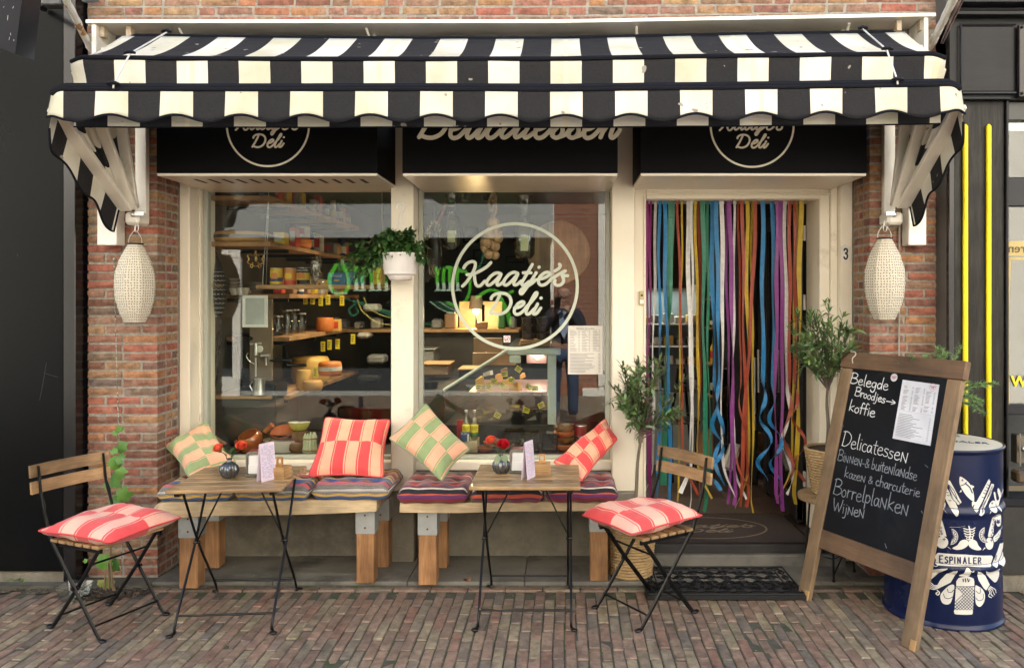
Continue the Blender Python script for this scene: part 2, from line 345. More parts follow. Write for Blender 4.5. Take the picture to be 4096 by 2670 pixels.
def seen(x, y):
    s = F/y if y > 1 else 0; px = CX+x*s; py = CY+H*s
    return s > 0 and -30 < px < 4126 and py < 2700
vis = sorted([c for c in cells if seen(*c)], key=lambda c: c[1])[:276]
visset = set(vis)
for (x, y) in vis:
    inst('paver', random.choice(paver_meshes), pave, (x, y, random.uniform(-.004, .004)+.006*noise.noise((x*1.5, y*1.5, 2))), (random.uniform(-.018, .018), random.uniform(-.045, .045), random.uniform(-.016, .016)), (random.uniform(.93, 1.02), random.uniform(.985, 1.01), 1))
g = G()
for c in cells:
    if c in visset: continue
    x, y = c; dz = random.uniform(-.002, .003); M = Matrix.Translation((x, y, dz)) @ Matrix.Rotation(random.uniform(-.012, .012), 4, 'Z') @ Matrix.Rotation(random.uniform(-.02, .02), 4, 'Y')
    if y > 2.6: g.box(-.0247, .0247, -.1005, .1005, -.04, 0, c=.004, M=M)
    else:
        vs = [M @ Vector(q) for q in ((-.0247,-.1,-.02),(.0247,-.1,-.02),(.0247,.1,-.02),(-.0247,.1,-.02),(-.0225,-.098,0),(.0225,-.098,0),(.0225,.098,0),(-.0225,.098,0))]
        g.add(vs, [(4,5,6,7),(0,1,5,4),(1,2,6,5),(2,3,7,6),(3,0,4,7)])
mk('far_pavers', g, paverm, pave, kind='stuff')
for k in range(24):                                           # edging course along the slabs
    x = -2.5+k*.209
    inst('paver', paver_meshes[k % 8], pave, (x, 4.472, .004), (0, 0, pi/2+random.uniform(-.01, .01)), (1.0, 1.01, 1))
# moss tufts in the joints
mossm = pm('moss', (.045, .085, .012), (.08, .12, .02), 30, .9, vary=.3)
g = G()
for k in range(520):
    i = random.choice(range(-44, 40)); x = i*PX+PX/2+.012*sin(i*.13)+random.uniform(-.003, .003); y = random.uniform(3.3, 4.4)
    if noise.noise((x*1.6, y*2.3, 3)) < -.02: continue
    g.blob((x, y, -.004), random.uniform(.003, .0065), 5, 3, (1, 1.8, .8))
mk('moss', g, mossm, kind='stuff')
g = G()
for k in range(330):
    x, y = random.uniform(-2.6, 2.2), random.uniform(3.4, 4.9); r = random.uniform(.0015, .0045)
    g.blob((x, y, .002 if y < 4.45 else .034), r, 5, 3, (1, random.uniform(.6, 2), .5))
mk('grit', g, pm('grit', (.30, .26, .2), (.12, .1, .08), 50, .9), kind='stuff')
# bluestone slabs in front of the shop
slabm = pm('bluestone', (.165, .155, .13), (.11, .105, .088), 5, .55, rough2=.8, bump=.35, bscale=50, dirt=(.05, .045, .035), dlo=.5, dhi=.7, dscale=2.5)
slab = mk('stone_strip', G().box(-2.30, 2.24, 4.50, 4.98, -.2, .012), bedm, kind='structure')
xs = [-2.30, -1.62, -.86, -.2, .52, 1.66, 2.24]
for a, b in zip(xs[:-1], xs[1:]): mk('slab', G().box(a+.0015, b-.0015, 4.505, 4.97, .0, .032+random.uniform(-.002, .002), c=.004), slabm, slab)
mk('kerb_strip', G().box(-4.4, -2.30, 4.47, 4.7, -.1, .02).box(2.24, 4.2, 4.50, 4.7, -.1, .02), pm('old_concrete', (.10, .09, .07), (.06, .055, .04), 12, .9, bump=.8, bscale=60), kind='structure')

# ------------------------------------------------------------------ brick piers and the wall above
def tz(x): return .018*max(0, x)
brick_meshes = {}
def brick_mesh(L, D, Hh):
    key = (round(L, 3), round(D, 3), round(Hh, 3)); lst = brick_meshes.setdefault(key, [])
    if len(lst) < 5:
        g = G()
        # a rough hand-made brick: subdivided front with uneven arrises
        nx = 5
        def fn(u, v):
            e = (abs(2*u-1)**6+abs(2*v-1)**6)
            return Vector(((u-.5)*L+random.uniform(-.002, .002), -D/2+min(1, e)*.004+random.uniform(-.0014, .0014), (v-.5)*Hh+random.uniform(-.0016, .0016)))
        vs = [[fn(i/nx, j/2) for j in range(3)] for i in range(nx+1)]; fl = []; id_ = {}
        for i in range(nx+1):
            for j in range(3): id_[(i, j)] = len(fl); fl.append(vs[i][j])
        fs = [(id_[(i, j)], id_[(i+1, j)], id_[(i+1, j+1)], id_[(i, j+1)]) for i in range(nx) for j in range(2)]
        b = len(fl); fl += [Vector((-L/2, D/2, -Hh/2)), Vector((L/2, D/2, -Hh/2)), Vector((L/2, D/2, Hh/2)), Vector((-L/2, D/2, Hh/2))]
        fs += [(b+3, b+2, b+1, b), tuple([id_[(i, 0)] for i in range(nx+1)][::-1]+[b, b+1]), tuple([id_[(i, 2)] for i in range(nx+1)]+[b+2, b+3]),
               (id_[(0, 0)], id_[(0, 1)], id_[(0, 2)], b+3, b), (id_[(nx, 2)], id_[(nx, 1)], id_[(nx, 0)], b+1, b+2)]
        g.add(fl, fs); me = g.mesh('brick'); me.materials.append(brickm); lst.append(me)
    return random.choice(lst)
CP = .0515
def put_brick(par, xc, yc, zc, L, D, Hh, rot=0):
    inst('brick', brick_mesh(L, D, Hh), par, (xc, yc, zc+random.uniform(-.0015, .0015)), (random.uniform(-.01, .01), random.uniform(-.008, .008), rot+random.uniform(-.012, .012)))
def pier(label, x0, x1, inner, z1=3.13):
    t = thing('brick_pier', label, 'brick wall', (x0, YW, 0), group=None)
    g = G().box(x0+.004, x1-.004, YW+.010, YF+.35, -.05, z1); mk('mortar', g, mortar, t)
    n = int(z1/CP); total = x1-x0
    for k in range(n):
        z = .03+CP*(k+.5); first = (.205 if k % 2 == 0 else .10) if inner > 0 else None
        wob = .003*sin(k*.7)
        # lengths along x, closed at the inner corner by a whole or half brick
        if k % 2: lens = [.098, .195, total-.098-.195-.022] if (k//2) % 2 else [.195, total-.195-.011]
        else: lens = [total-.195-.011, .195]
        if any(l > .215 for l in lens): lens = [l for q in lens for l in ([q] if q <= .215 else [q/2-.0055, q/2-.0055])]
        if inner > 0: seq = lens
        else: seq = lens[::-1]
        x = x0
        for l in seq:
            put_brick(t, x+l/2, YW+.05+wob*.3, z+wob, l-.005, .10, .0375); x += l+.011
        # the reveal towards the window
        xr = x1 if inner > 0 else x0; rot = pi/2 if inner > 0 else -pi/2
        y = YW+.110
        for l in ([YF-.01-y] if k % 2 else [.062, YF-.01-y-.073]):
            put_brick(t, xr-inner*.05+inner*.001, y+l/2, z+wob, l-.003, .10, .0375, rot); y += l+.011
    return t
pier('weathered red brick pier between the black panel and the left shop window', -2.72, XL, 1)
pier('weathered red brick pier between the shop door and the black timber front', XR, 2.20, -1)
up = thing('upper_wall', 'red and orange brick wall above the awning with wide grey joints', 'brick wall', (-.2, YW, 3.13))
mk('mortar', G().box(-2.72, 2.20, YW+.008, YW+.3, 3.12, 3.9), mortar, up)
for k in range(6):
    z = 3.145+.053*(k+.5); x = -2.72+(-.1 if k % 2 else 0)
    while x < 2.2:
        l = random.choice([.20, .20, .205, .19, .20, .095, .10]); a, b = max(x, -2.72), min(x+l, 2.2)
        if b-a > .03: put_brick(up, (a+b)/2, YW+.05, z+tz((a+b)/2)*.6, round((b-a)/.01)*.01-.004, .10, .0385)
        x += l+.0125
mk('plain_wall', G().box(-2.72, 2.20, YW, YW+.3, 3.9, 6.1), brickm, up)
g = G().box(-11, -2.73, 4.66, 5.2, 3.4, 7.6).box(2.21, 11, 4.66, 5.2, 3.65, 6.0).box(-11, 11, 5.25, 9.9, 5.5, 6.05)
mk('sun_block_walls', g, masonry('plain_brick', [(0, (.25, .10, .06)), (1, (.3, .12, .08))]), kind='structure')  # unseen upper walls and a roof slab, added to block the sun

# ------------------------------------------------------------------ shop shell and interior room
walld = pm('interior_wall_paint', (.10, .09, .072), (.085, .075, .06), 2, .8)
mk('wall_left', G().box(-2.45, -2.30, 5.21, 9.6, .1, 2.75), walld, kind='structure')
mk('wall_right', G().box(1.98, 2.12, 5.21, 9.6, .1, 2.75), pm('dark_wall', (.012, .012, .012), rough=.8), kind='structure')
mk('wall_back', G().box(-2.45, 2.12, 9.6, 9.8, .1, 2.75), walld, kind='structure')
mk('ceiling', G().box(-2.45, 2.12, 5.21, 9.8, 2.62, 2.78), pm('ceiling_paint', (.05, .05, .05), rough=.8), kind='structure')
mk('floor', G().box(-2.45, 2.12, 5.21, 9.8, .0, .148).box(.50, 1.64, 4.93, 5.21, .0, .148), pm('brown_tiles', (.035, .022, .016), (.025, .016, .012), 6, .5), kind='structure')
for i, (a, b) in enumerate(((5.48, 5.9), (5.9, 6.32), (6.32, 6.74))):
    for k in range(3):
        mk('floor_tile', G().box(.42+k*.40, .815+k*.40, a+.004, b, .14, .153, c=.003), pm('brown_tile', (.06, .038, .027), (.04, .026, .02), 9, .45, vary=.15), bpy.data.objects['floor'])

stuc = pm('combed_plaster', (.27, .245, .19), (.19, .17, .13), 7, .85, bump=.2, dirt=(.07, .062, .048), dlo=.48, dhi=.75, dscale=2.5)
# combed swirls pressed into the render: short bundles of arcs as fine relief
m = stuc; N = m.node_tree.nodes; L = m.node_tree.links; tc = N.new('ShaderNodeTexCoord')
vo = N.new('ShaderNodeTexVoronoi'); vo.inputs['Scale'].default_value = 11; L.new(tc.outputs['Object'], vo.inputs[0])
ro = N.new('ShaderNodeVectorRotate'); ro.rotation_type = 'Y_AXIS'; L.new(tc.outputs['Object'], ro.inputs[0])
mu = N.new('ShaderNodeMath'); mu.operation = 'MULTIPLY'; mu.inputs[1].default_value = 6.28; sp = N.new('ShaderNodeSeparateColor'); L.new(vo.outputs['Color'], sp.inputs[0]); L.new(sp.outputs[0], mu.inputs[0]); L.new(mu.outputs[0], ro.inputs['Angle'])
wv = N.new('ShaderNodeTexWave'); wv.inputs['Scale'].default_value = 42; wv.inputs['Distortion'].default_value = 1.2; wv.inputs['Detail'].default_value = 1; L.new(ro.outputs[0], wv.inputs[0])
bp = N.new('ShaderNodeBump'); bp.inputs['Strength'].default_value = .55; bp.inputs['Distance'].default_value = .004; L.new(wv.outputs[0], bp.inputs['Height']); L.new(bp.outputs[0], N['Principled BSDF'].inputs['Normal'])
def stall(label, x0, x1):
    t = thing('stall_riser', label, 'plinth wall', ((x0+x1)/2, 4.96, .03)); mk('render', G().box(x0, x1, 4.96, 5.12, 0, .615), stuc, t); return t
stall('grey combed plaster plinth under the left shop window behind the bench', XL-.02, -1.027)
stall('grey combed plaster plinth under the logo window behind the right bench', -.89, .316)

def post(label, x0, x1, zt=2.9):
    t = thing('window_post', label, 'post', ((x0+x1)/2, YF, .03))
    mk('post', G().box(x0, x1, YF, 5.2, .455, zt, c=.004), cream, t)
    mk('stone_foot', G().box(x0-.006, x1+.006, YF-.012, 5.2, 0, .452, c=.006), stuc, t)
    return t
post('cream post between the two shop windows where the white flowerpot hangs', -1.027, -.890)
post('cream post between the logo window and the shop door with the doorbell', .316, .454)
glassw = glassmat('window_glass', (.93, .96, .94), base=.05)
beadm = pm('glazing_bead', (.40, .42, .36), (.36, .38, .32), 5, .4)
def window(label, x0, x1, z0=.618, z1=2.318, left_case=None):
    t = thing('shop_window', label, 'window', ((x0+x1)/2, YG, z0)); d = .028
    if left_case is not None:
        mk('casing', G().box(left_case, left_case+.062, YF, 5.2, .03, 2.6, c=.004), cream, t)
        mk('casing', G().box(left_case+.062, x0-.001, YG-.055, 5.2, .45, 2.6, c=.003), cream, t)
    mk('sill', G().box(x0-.02, x1+.02, 4.94, 5.12, z0-.055, z0, c=.006), cream, t)
    g = G().box(x0, x0+d, YG-.022, YG+.03, z0, z1, c=.003).box(x1-d, x1, YG-.022, YG+.03, z0, z1, c=.003)
    mk('frame', g, beadm, t)
    mk('frame', G().box(x0+d, x1-d, YG-.022, YG+.03, z1-.022, z1, c=.003), beadm, t); mk('frame', G().box(x0+d, x1-d, YG-.022, YG+.03, z0, z0+.022, c=.003), beadm, t)
    mk('pane', G().box(x0+d-.002, x1-d+.002, YG+.002, YG+.009, z0+.02, z1-.02), glassw, t)
    return t
win1 = window('left shop window with shelves of tins and cheeses behind its glass', -2.24, -1.029, left_case=XL+.002)
win2 = window('middle shop window with the round white shop logo on its glass', -.888, .314)
mk('window_board', G().box(-2.28, -1.03, 5.085, 5.45, .56, .633, c=.004), pm('dark_board', (.03, .026, .022), rough=.5), kind='structure')
mk('window_board', G().box(-.89, .32, 5.085, 5.45, .56, .633, c=.004), MATS['dark_board'], kind='structure')

# sign boxes above the windows
signm = pm('sign_black', (.0012, .0014, .0020), (.002, .0022, .003), 2, .6, spec=.1)
slotm = pm('slot_dark', (.004, .004, .004), rough=.9)
letterm = pm('sign_lettering', (.74, .70, .58), (.64, .60, .49), 9, .7)
LOGO = dict(
 K=[[(155,548),(170,520),(200,492),(235,477),(268,476),(287,497),(284,540),(262,592),(225,655),(180,717),(140,757)],
    [(465,487),(425,528),(360,572),(290,607),(235,622),(192,625)],[(262,612),(277,645),(281,690),(295,738),(320,757),(352,745),(395,700)]],
 a1=[[(582,618),(545,604),(498,618),(448,662),(417,715),(432,746),(468,735),(520,690),(560,648),(583,620),(560,670),(536,718),(545,745),(580,732),(620,698)]],
 a2=[[(775,612),(738,598),(690,612),(640,660),(611,712),(628,745),(662,735),(712,690),(752,645),(776,614),(752,670),(729,718),(740,744),(775,732),(815,698)]],
 t=[[(942,508),(905,572),(858,652),(822,720),(832,748),(862,736),(905,705)],[(838,603),(880,602),(928,604)]],
 j=[[(986,603),(950,662),(905,732),(858,800),(828,840),(808,842),(803,815),(828,785),(880,762),(940,722),(985,682)],[(1018,541),(1022,538)]],
 e=[[(1012,676),(1060,668),(1118,642),(1143,614),(1122,598),(1082,606),(1036,642),(1012,692),(1024,735),(1062,746),(1110,722),(1165,668)]],
 ap=[[(1252,505),(1264,520),(1248,552),(1203,582)]],
 s=[[(1172,668),(1230,630),(1290,596),(1325,580),(1296,602),(1284,632),(1298,672),(1296,712),(1262,744),(1216,744),(1198,718),(1204,690)],[(1286,636),(1348,638)]],
 D=[[(566,865),(545,910),(502,990),(452,1072)],[(470,905),(476,882),(510,853),(570,838),(640,848),(688,892),(694,962),(652,1036),(585,1074),(525,1077),(480,1062)]],
 e2=[[(737,1006),(788,998),(836,968),(846,944),(822,935),(782,955),(746,1002),(734,1052),(758,1080),(802,1070),(848,1030),(884,986)]],
 l=[[(868,1000),(930,938),(984,868),(996,836),(976,838),(932,915),(888,1000),(870,1056),(886,1079),(918,1064),(962,1018)]],
 i=[[(1002,962),(968,1028),(952,1064),(966,1079),(1000,1060),(1038,1008)],[(1040,895),(1044,893)]])
def smooth_strokes(keys, fx=lambda p: p): return [[(q.x, q.y) for q in catmull([(fx(p)[0], fx(p)[1], 0) for p in st], 5)] for k in keys for st in LOGO[k]]
def logo(parent, name, c, R, mat, ux, uy, n, h=.0015, ring=True, tail=False, wf=1.0, ts=1.0, tdz=0.0):
    """ring and two lines of script around centre c, radius R (outer edge of the ring)"""
    k = R/735.0; out = []
    f = lambda p: ((p[0]-743)*k, -(p[1]-757)*k)
    g = G()
    for i, st in enumerate(smooth_strokes(['K','a1','a2','t','j','e','ap','s','D','e2','l','i'], f)): ribbon2d(g, [(x*ts, y*ts-tdz) for x, y in st], 38*k*wf, h, c, ux, uy, n, i)
    mk(name+'_lettering', g, mat, parent)
    if ring:
        g = G(); r = 716*k
        c_, ux_, uy_, n_ = Vector(c), Vector(ux), Vector(uy), Vector(n); ns = 72; vs = []
        for i in range(ns):
            a = 2*pi*i/ns
            for q, hz in ((-1, .2), (-.6, .9), (.6, .9), (1, .2)):
                rr = r+q*19*k*wf; vs.append(c_+ux_*rr*cos(a)+uy_*rr*sin(a)+n_*h*hz*.8)
        g.add(vs, [(i*4+j, i*4+j+1, ((i+1) % ns)*4+j+1, ((i+1) % ns)*4+j) for i in range(ns) for j in range(3)])
        mk(name+'_ring', g, mat, parent)
def signbox(label, x0, x1, y0=4.38, z0=2.309, z1=2.9, slots=False):
    t = thing('sign_box', label, 'sign', ((x0+x1)/2, YF, z0))
    mk('board', G().box(x0, x1, y0, YF-.002, z0+.004, z1), signm, t)
    mk('soffit', G().box(x0+.002, x1-.002, y0+.003, 5.02, z0-.012, z0+.001), creamd, t)
    if slots:
        for k in range(13):
            xx = x0+.14+k*.078
            g = G(); a, b = Vector((xx, 4.50, z0-.013)), Vector((xx+.0, 4.66, z0-.013)); g.quad(a, a+Vector((.024, 0, 0)), b+Vector((.024, 0, 0)), b); mk('vent_slot', g, slotm, t)
    return t
s1 = signbox('black sign box above the left window with half-hidden round shop logo', -2.208, -1.0, slots=True)
s2 = signbox('black sign box in the middle with the script word Delicatessen half hidden', -.863, .316)
s3 = signbox('black sign box above the door with round shop logo', .441, 1.679)
logo(s1, 'logo', (-1.599, 4.38, 2.574), .231, letterm, (1,0,0), (0,0,1), (0,-1,0), h=.001, ts=.93, tdz=.027, wf=.88)
logo(s3, 'logo', (1.052, 4.38, 2.572), .233, letterm, (1,0,0), (0,0,1), (0,-1,0), h=.001, ts=.93, tdz=.027, wf=.88)
# the long script word, set from the same letters
g = G(); pen = 0; idx = 0
GL = {'D': (['D'], 430, 290, 1077), 'e': (['e2'], 728, 148, 1077), 'l': (['l'], 866, 88, 1077), 'i': (['i'], 950, 88, 1077), 'a': (['a1'], 412, 195, 748), 't': (['t'], 812, 100, 748)}
LOGO['c'] = [[(846,958),(836,940),(800,950),(755,1000),(738,1050),(758,1080),(800,1068),(855,1015)]]
LOGO['s2'] = [[(728,1040),(780,985),(812,945),(822,975),(826,1020),(806,1062),(768,1078),(736,1060),(742,1040)],[(790,1072),(850,1050),(885,1010)]]
LOGO['n'] = [[(740,960),(752,940),(764,952),(748,1000),(718,1074)],[(735,1032),(780,970),(824,938),(838,958),(820,1010),(806,1060),(820,1079),(850,1060),(890,1008)]]
GL['c'] = (['c'], 735, 125, 1077); GL['s'] = (['s2'], 728, 140, 1077); GL['n'] = (['n'], 715, 180, 1077)
kk = 1.03/1650; xo = -.785
for ch in 'Delicatessen':
    keys, x0_, adv, base = GL[ch]
    for st in smooth_strokes(keys, lambda p: ((p[0]-x0_+pen)*kk, -(p[1]-base)*kk)): ribbon2d(g, st, 38*kk, .002, (xo, 4.38, 2.505), (1,0,0), (0,0,1), (0,-1,0), idx); idx += 1
    pen += adv
mk('word_lettering', g, letterm, s2)
# logo on the glass
glasslet = pm('glass_vinyl', (.52, .57, .47), (.49, .54, .44), 4, .5)
logo(win2, 'glass_logo', (X(2060, YG), YG+.0015, Z(1144, YG)), 256*YG/F, glasslet, (1,0,0), (0,0,1), (0,-1,0), h=.0003, wf=.94)

# door frame
df = thing('door_frame', 'cream door frame around the ribbon curtain beside house number 3', 'door frame', (1.06, 4.93, .03)); yd = 4.93
mk('jamb', G().box(.456, .530, yd, 5.2, .155, 2.30, c=.004), cream, df); mk('jamb', G().box(.515, .526, yd-.012, yd-.001, .155, 2.262, c=.003), cream, df)
mk('jamb', G().box(1.60, 1.662, yd, 5.2, .155, 2.30, c=.004), cream, df); mk('head', G().box(.531, 1.599, yd, 5.2, 2.238, 2.32, c=.004), cream, df)
mk('head', G().box(.527, 1.662, yd-.012, yd-.001, 2.262, 2.274, c=.003), cream, df)
mk('casing', G().box(1.663, 1.704, yd-.02, 5.2, .10, 2.6, c=.004), cream, df); mk('casing', G().box(1.705, 1.778, YF, 5.2, .03, 2.6, c=.004), cream, df)
mk('threshold', G().box(.456, 1.663, 4.80, 5.1, .03, .150, c=.006), pm('black_stone', (.015, .014, .013), (.025, .022, .02), 14, .5), df)
st_ = mk('door_step', G().box(.44, 1.70, 4.755, 4.80, .02, .100, c=.006), slabm, tag(thing('stone_step', 'grey stone step below the shop door behind the rubber mat', 'step', (1.05, 4.77, .03))))
# house number plate
hn = thing('house_number', 'small white enamel plate with black house number 3 on the cream door casing', 'house number', P(3382, 1015, YF-.004)); s = YF/F
pc = P(3382, 1015, YF-.003); w_, h_ = 19*s, 36*s
poly = [(-w_, -h_*.82), (-w_*.4, -h_*.9), (0, -h_*1.02), (w_*.4, -h_*.9), (w_, -h_*.82), (w_, h_*.82), (w_*.4, h_*.9), (0, h_*1.02), (-w_*.4, h_*.9), (-w_, h_*.82)]
mk('plate', G().prism(poly, .006, pc), pm('enamel', (.78, .76, .68), rough=.2), hn)
g = G(); ribbon2d(g, [(q.x, q.y) for q in catmull([(-.009,.022,0),(-.004,.030,0),(.004,.030,0),(.0095,.022,0),(.008,.008,0),(-.001,.003,0),(.008,-.003,0),(.0105,-.015,0),(.005,-.029,0),(-.004,-.030,0),(-.010,-.020,0)], 5)], .0105, .001, pc+Vector((0, -.003, 0)), (1,0,0), (0,0,1), (0,-1,0)); mk('digit', g, ink, hn)
# doorbell
db = thing('doorbell', 'small yellowed doorbell with round grey button on the cream post', 'doorbell', P(2567, 1192, YF))
pc = P(2567, 1192, yd-.008); mk('case', G().box(pc.x-.016, pc.x+.016, yd-.016, yd-.002, pc.z-.043, pc.z+.043, c=.003), pm('yellowed_plastic', (.50, .43, .22), rough=.4), db)
mk('button', G().lathe([(.0075, 0), (.0075, .004), (.004, .006), (0, .006)], 14, (pc.x, yd-.016, pc.z+.018), M=Matrix.Rotation(pi/2, 4, 'X')), pm('grey_button', (.12, .12, .12), rough=.4), db)
mk('name_plate', G().box(pc.x-.012, pc.x+.012, yd-.018, yd-.0165, pc.z-.034, pc.z-.01), paper, db)
# ------------------------------------------------------------------ awning
AX0, AX1, PER, XW = -2.405, 1.895, .305, .03
def stripe_mat(name, white, black, wn=.02):
    m = bpy.data.materials.new(name); m.use_nodes = True; N = m.node_tree.nodes; L = m.node_tree.links; b = N['Principled BSDF']
    uv = N.new('ShaderNodeUVMap'); sx = N.new('ShaderNodeSeparateXYZ'); L.new(uv.outputs[0], sx.inputs[0])
    a = N.new('ShaderNodeMath'); a.inputs[1].default_value = 1000.25; L.new(sx.outputs[0], a.inputs[0])
    fr = N.new('ShaderNodeMath'); fr.operation = 'FRACT'; L.new(a.outputs[0], fr.inputs[0])
    lt = N.new('ShaderNodeMath'); lt.operation = 'GREATER_THAN'; lt.inputs[1].default_value = .5; L.new(fr.outputs[0], lt.inputs[0])
    # a faint paler seam band down the middle of every third white stripe
    a3 = N.new('ShaderNodeMath'); a3.operation = 'MULTIPLY_ADD'; a3.inputs[1].default_value = 1/3; a3.inputs[2].default_value = 100.5; L.new(sx.outputs[0], a3.inputs[0])
    f3 = N.new('ShaderNodeMath'); f3.operation = 'FRACT'; L.new(a3.outputs[0], f3.inputs[0]); s3_ = N.new('ShaderNodeMath'); s3_.operation = 'SUBTRACT'; s3_.inputs[1].default_value = .5; L.new(f3.outputs[0], s3_.inputs[0])
    ab = N.new('ShaderNodeMath'); ab.operation = 'ABSOLUTE'; L.new(s3_.outputs[0], ab.inputs[0]); l3 = N.new('ShaderNodeMath'); l3.operation = 'LESS_THAN'; l3.inputs[1].default_value = .013; L.new(ab.outputs[0], l3.inputs[0])
    tc = N.new('ShaderNodeTexCoord'); n1 = N.new('ShaderNodeTexNoise'); n1.inputs['Scale'].default_value = 3.5; n1.inputs['Detail'].default_value = 6; L.new(tc.outputs['Object'], n1.inputs[0])
    cw = ramp(N, [(.38, white), (.72, tuple(c*.74 for c in white[:2])+(white[2]*.60,))]); L.new(n1.outputs[0], cw.inputs[0])
    mw = N.new('ShaderNodeMix'); mw.data_type = 'RGBA'; L.new(l3.outputs[0], mw.inputs[0]); L.new(cw.outputs[0], mw.inputs[6]); mw.inputs[7].default_value = (white[0], white[1]*.97, white[2]*.8, 1)
    n2 = N.new('ShaderNodeTexNoise'); n2.inputs['Scale'].default_value = 420; n2.inputs['Detail'].default_value = 2; L.new(tc.outputs['Object'], n2.inputs[0])
    cb = ramp(N, [(.35, tuple(c*.6 for c in black)), (.7, tuple(c*1.7 for c in black))]); L.new(n2.outputs[0], cb.inputs[0])
    mx = N.new('ShaderNodeMix'); mx.data_type = 'RGBA'; L.new(lt.outputs[0], mx.inputs[0]); L.new(mw.outputs[2], mx.inputs[6]); L.new(cb.outputs[0], mx.inputs[7])
    # droppings and specks
    n4 = N.new('ShaderNodeTexNoise'); n4.inputs['Scale'].default_value = 13; n4.inputs['Detail'].default_value = 2; L.new(tc.outputs['Object'], n4.inputs[0])
    r4 = N.new('ShaderNodeMapRange'); r4.inputs[1].default_value = .70; r4.inputs[2].default_value = .715; L.new(n4.outputs[0], r4.inputs[0])
    m4 = N.new('ShaderNodeMix'); m4.data_type = 'RGBA'; L.new(r4.outputs[0], m4.inputs[0]); L.new(mx.outputs[2], m4.inputs[6]); m4.inputs[7].default_value = (.28, .26, .22, 1)
    L.new(m4.outputs[2], b.inputs['Base Color']); b.inputs['Roughness'].default_value = .85; b.inputs['Specular IOR Level'].default_value = .2
    nb = N.new('ShaderNodeTexNoise'); nb.inputs['Scale'].default_value = 9; nb.inputs['Detail'].default_value = 4; nb.inputs['Distortion'].default_value = .5; L.new(tc.outputs['Object'], nb.inputs[0])
    bp = N.new('ShaderNodeBump'); bp.inputs['Strength'].default_value = .5; bp.inputs['Distance'].default_value = .014; L.new(nb.outputs[0], bp.inputs['Height']); L.new(bp.outputs[0], b.inputs['Normal'])
    return m
awm = stripe_mat('awning_canvas', (.65, .625, .55), (.017, .017, .0185))
aw = thing('awning', 'black and white striped basket awning with scalloped valance over the shopfront', 'awning', (-.25, YW, 2.1))
def sag(x, k): return tz(x)+ (.012 if x < 0 else 0)*min(1, x/AX0) + .004*sin(x*1.7+k)
def ub(x): return (x-XW)/PER
B = [(4.40, 3.055), (3.92, 2.80), (3.77, 2.612)]
def bar_pt(k, x, dy=0, dz=0): return Vector((x, B[k][0]+dy, B[k][1]+sag(x, k)+dz))
def roundend(x, r=.10):                                    # the bars bend back at both ends
    d = max(0, min(x-AX0, AX1-x)); return 0 if d > r else r*.55*(1-d/r)**2
def top_fn(u, v):
    x = AX0+(AX1-AX0)*u; a = bar_pt(0, x); b = bar_pt(1, x); e = roundend(x, .08)
    p = a.lerp(b, v); p.z += -.018*sin(pi*v)-e*.35*(v)+.004*noise.noise((x*3, v*2, 1)); p.y += e*.4*v; return p
def mid_fn(u, v):
    x = AX0-.005+(AX1-AX0+.01)*u; a = bar_pt(1, x, -.008, -.016); b = bar_pt(2, x, .142, -.06); e = roundend(x, .09)
    p = a.lerp(b, v); p.y += .006*sin(pi*v)+e*.55+.004*noise.noise((x*4, v*2, 5)); p.z -= e*.3*(1-v)
    d = min(x-AX0, AX1-x)
    if d < .22: p.y += .06*(1-d/.22)*sin(pi*v)**2*(.5+.5*sin(d*40))
    return p
def uvx(fn): return lambda u, v: (ub(fn(u, v).x), v)
for nm, fn in (('top_canvas', top_fn), ('middle_canvas', mid_fn)):
    o = mk(nm, G().grid(fn, 172, 10, uvx(fn)), awm, aw, smooth=70); md = o.modifiers.new('t', 'SOLIDIFY'); md.thickness = .0015
def val_z(x): return 2.465+sag(x, 2)+.0165*cos(2*pi*(x-XW)/PER)
def val_fn(u, v):
    x = AX0-.008+(AX1-AX0+.016)*u; a = bar_pt(2, x, -.012, -.012); p = Vector((x, a.y-.006*v+.006*sin(2*pi*(x-XW)/PER)*v, a.z+(val_z(x)-a.z)*v)); e = roundend(x, .07); p.y += e; p.z -= e*.12
    p.x += (.018*v if x > 1.8 else (-.018*v if x < -2.3 else 0))
    return p
o = mk('front_valance', G().grid(val_fn, 258, 6, uvx(val_fn)), awm, aw, smooth=70); md = o.modifiers.new('t', 'SOLIDIFY'); md.thickness = .0015
mk('valance_trim', G().tube([val_fn(i/258, 1)+Vector((0, -.001, 0)) for i in range(259)], .0062, 6), fabric_black, aw, smooth=True)
def inn_fn(u, v):
    x = AX0+.06+(AX1-AX0-.12)*u; return Vector((x, 3.86+.004*sin(x*9), 2.60+sag(x, 2)+(2.447+sag(x, 2)*.7-2.60-sag(x, 2))*v))
mk('inner_flap', G().grid(inn_fn, 90, 2, uvx(inn_fn)), awm, aw, smooth=70)
mk('inner_flap_hem', G().tube([inn_fn(i/40, 1) for i in range(41)], .004, 5), fabric_black, aw)
def barline(k, dy, dz, r, x0=AX0, x1=AX1, name='bar', mat=fabric_black, rr=.08):
    pts = []
    for i in range(61):
        x = x0+(x1-x0)*i/60; e = roundend(x, rr); p = bar_pt(k, x, dy, dz); p.y += e*.6; p.z -= e*.35; pts.append(p)
    mk(name, G().tube(pts, r, 8), mat, aw, smooth=True)
barline(0, 0, 0, .012); barline(1, -.006, -.006, .0125); barline(2, .012, .014, .011, name='front_bar'); barline(2, -.004, .002, .012, name='front_bar'); barline(2, -.010, -.010, .011, name='front_bar')
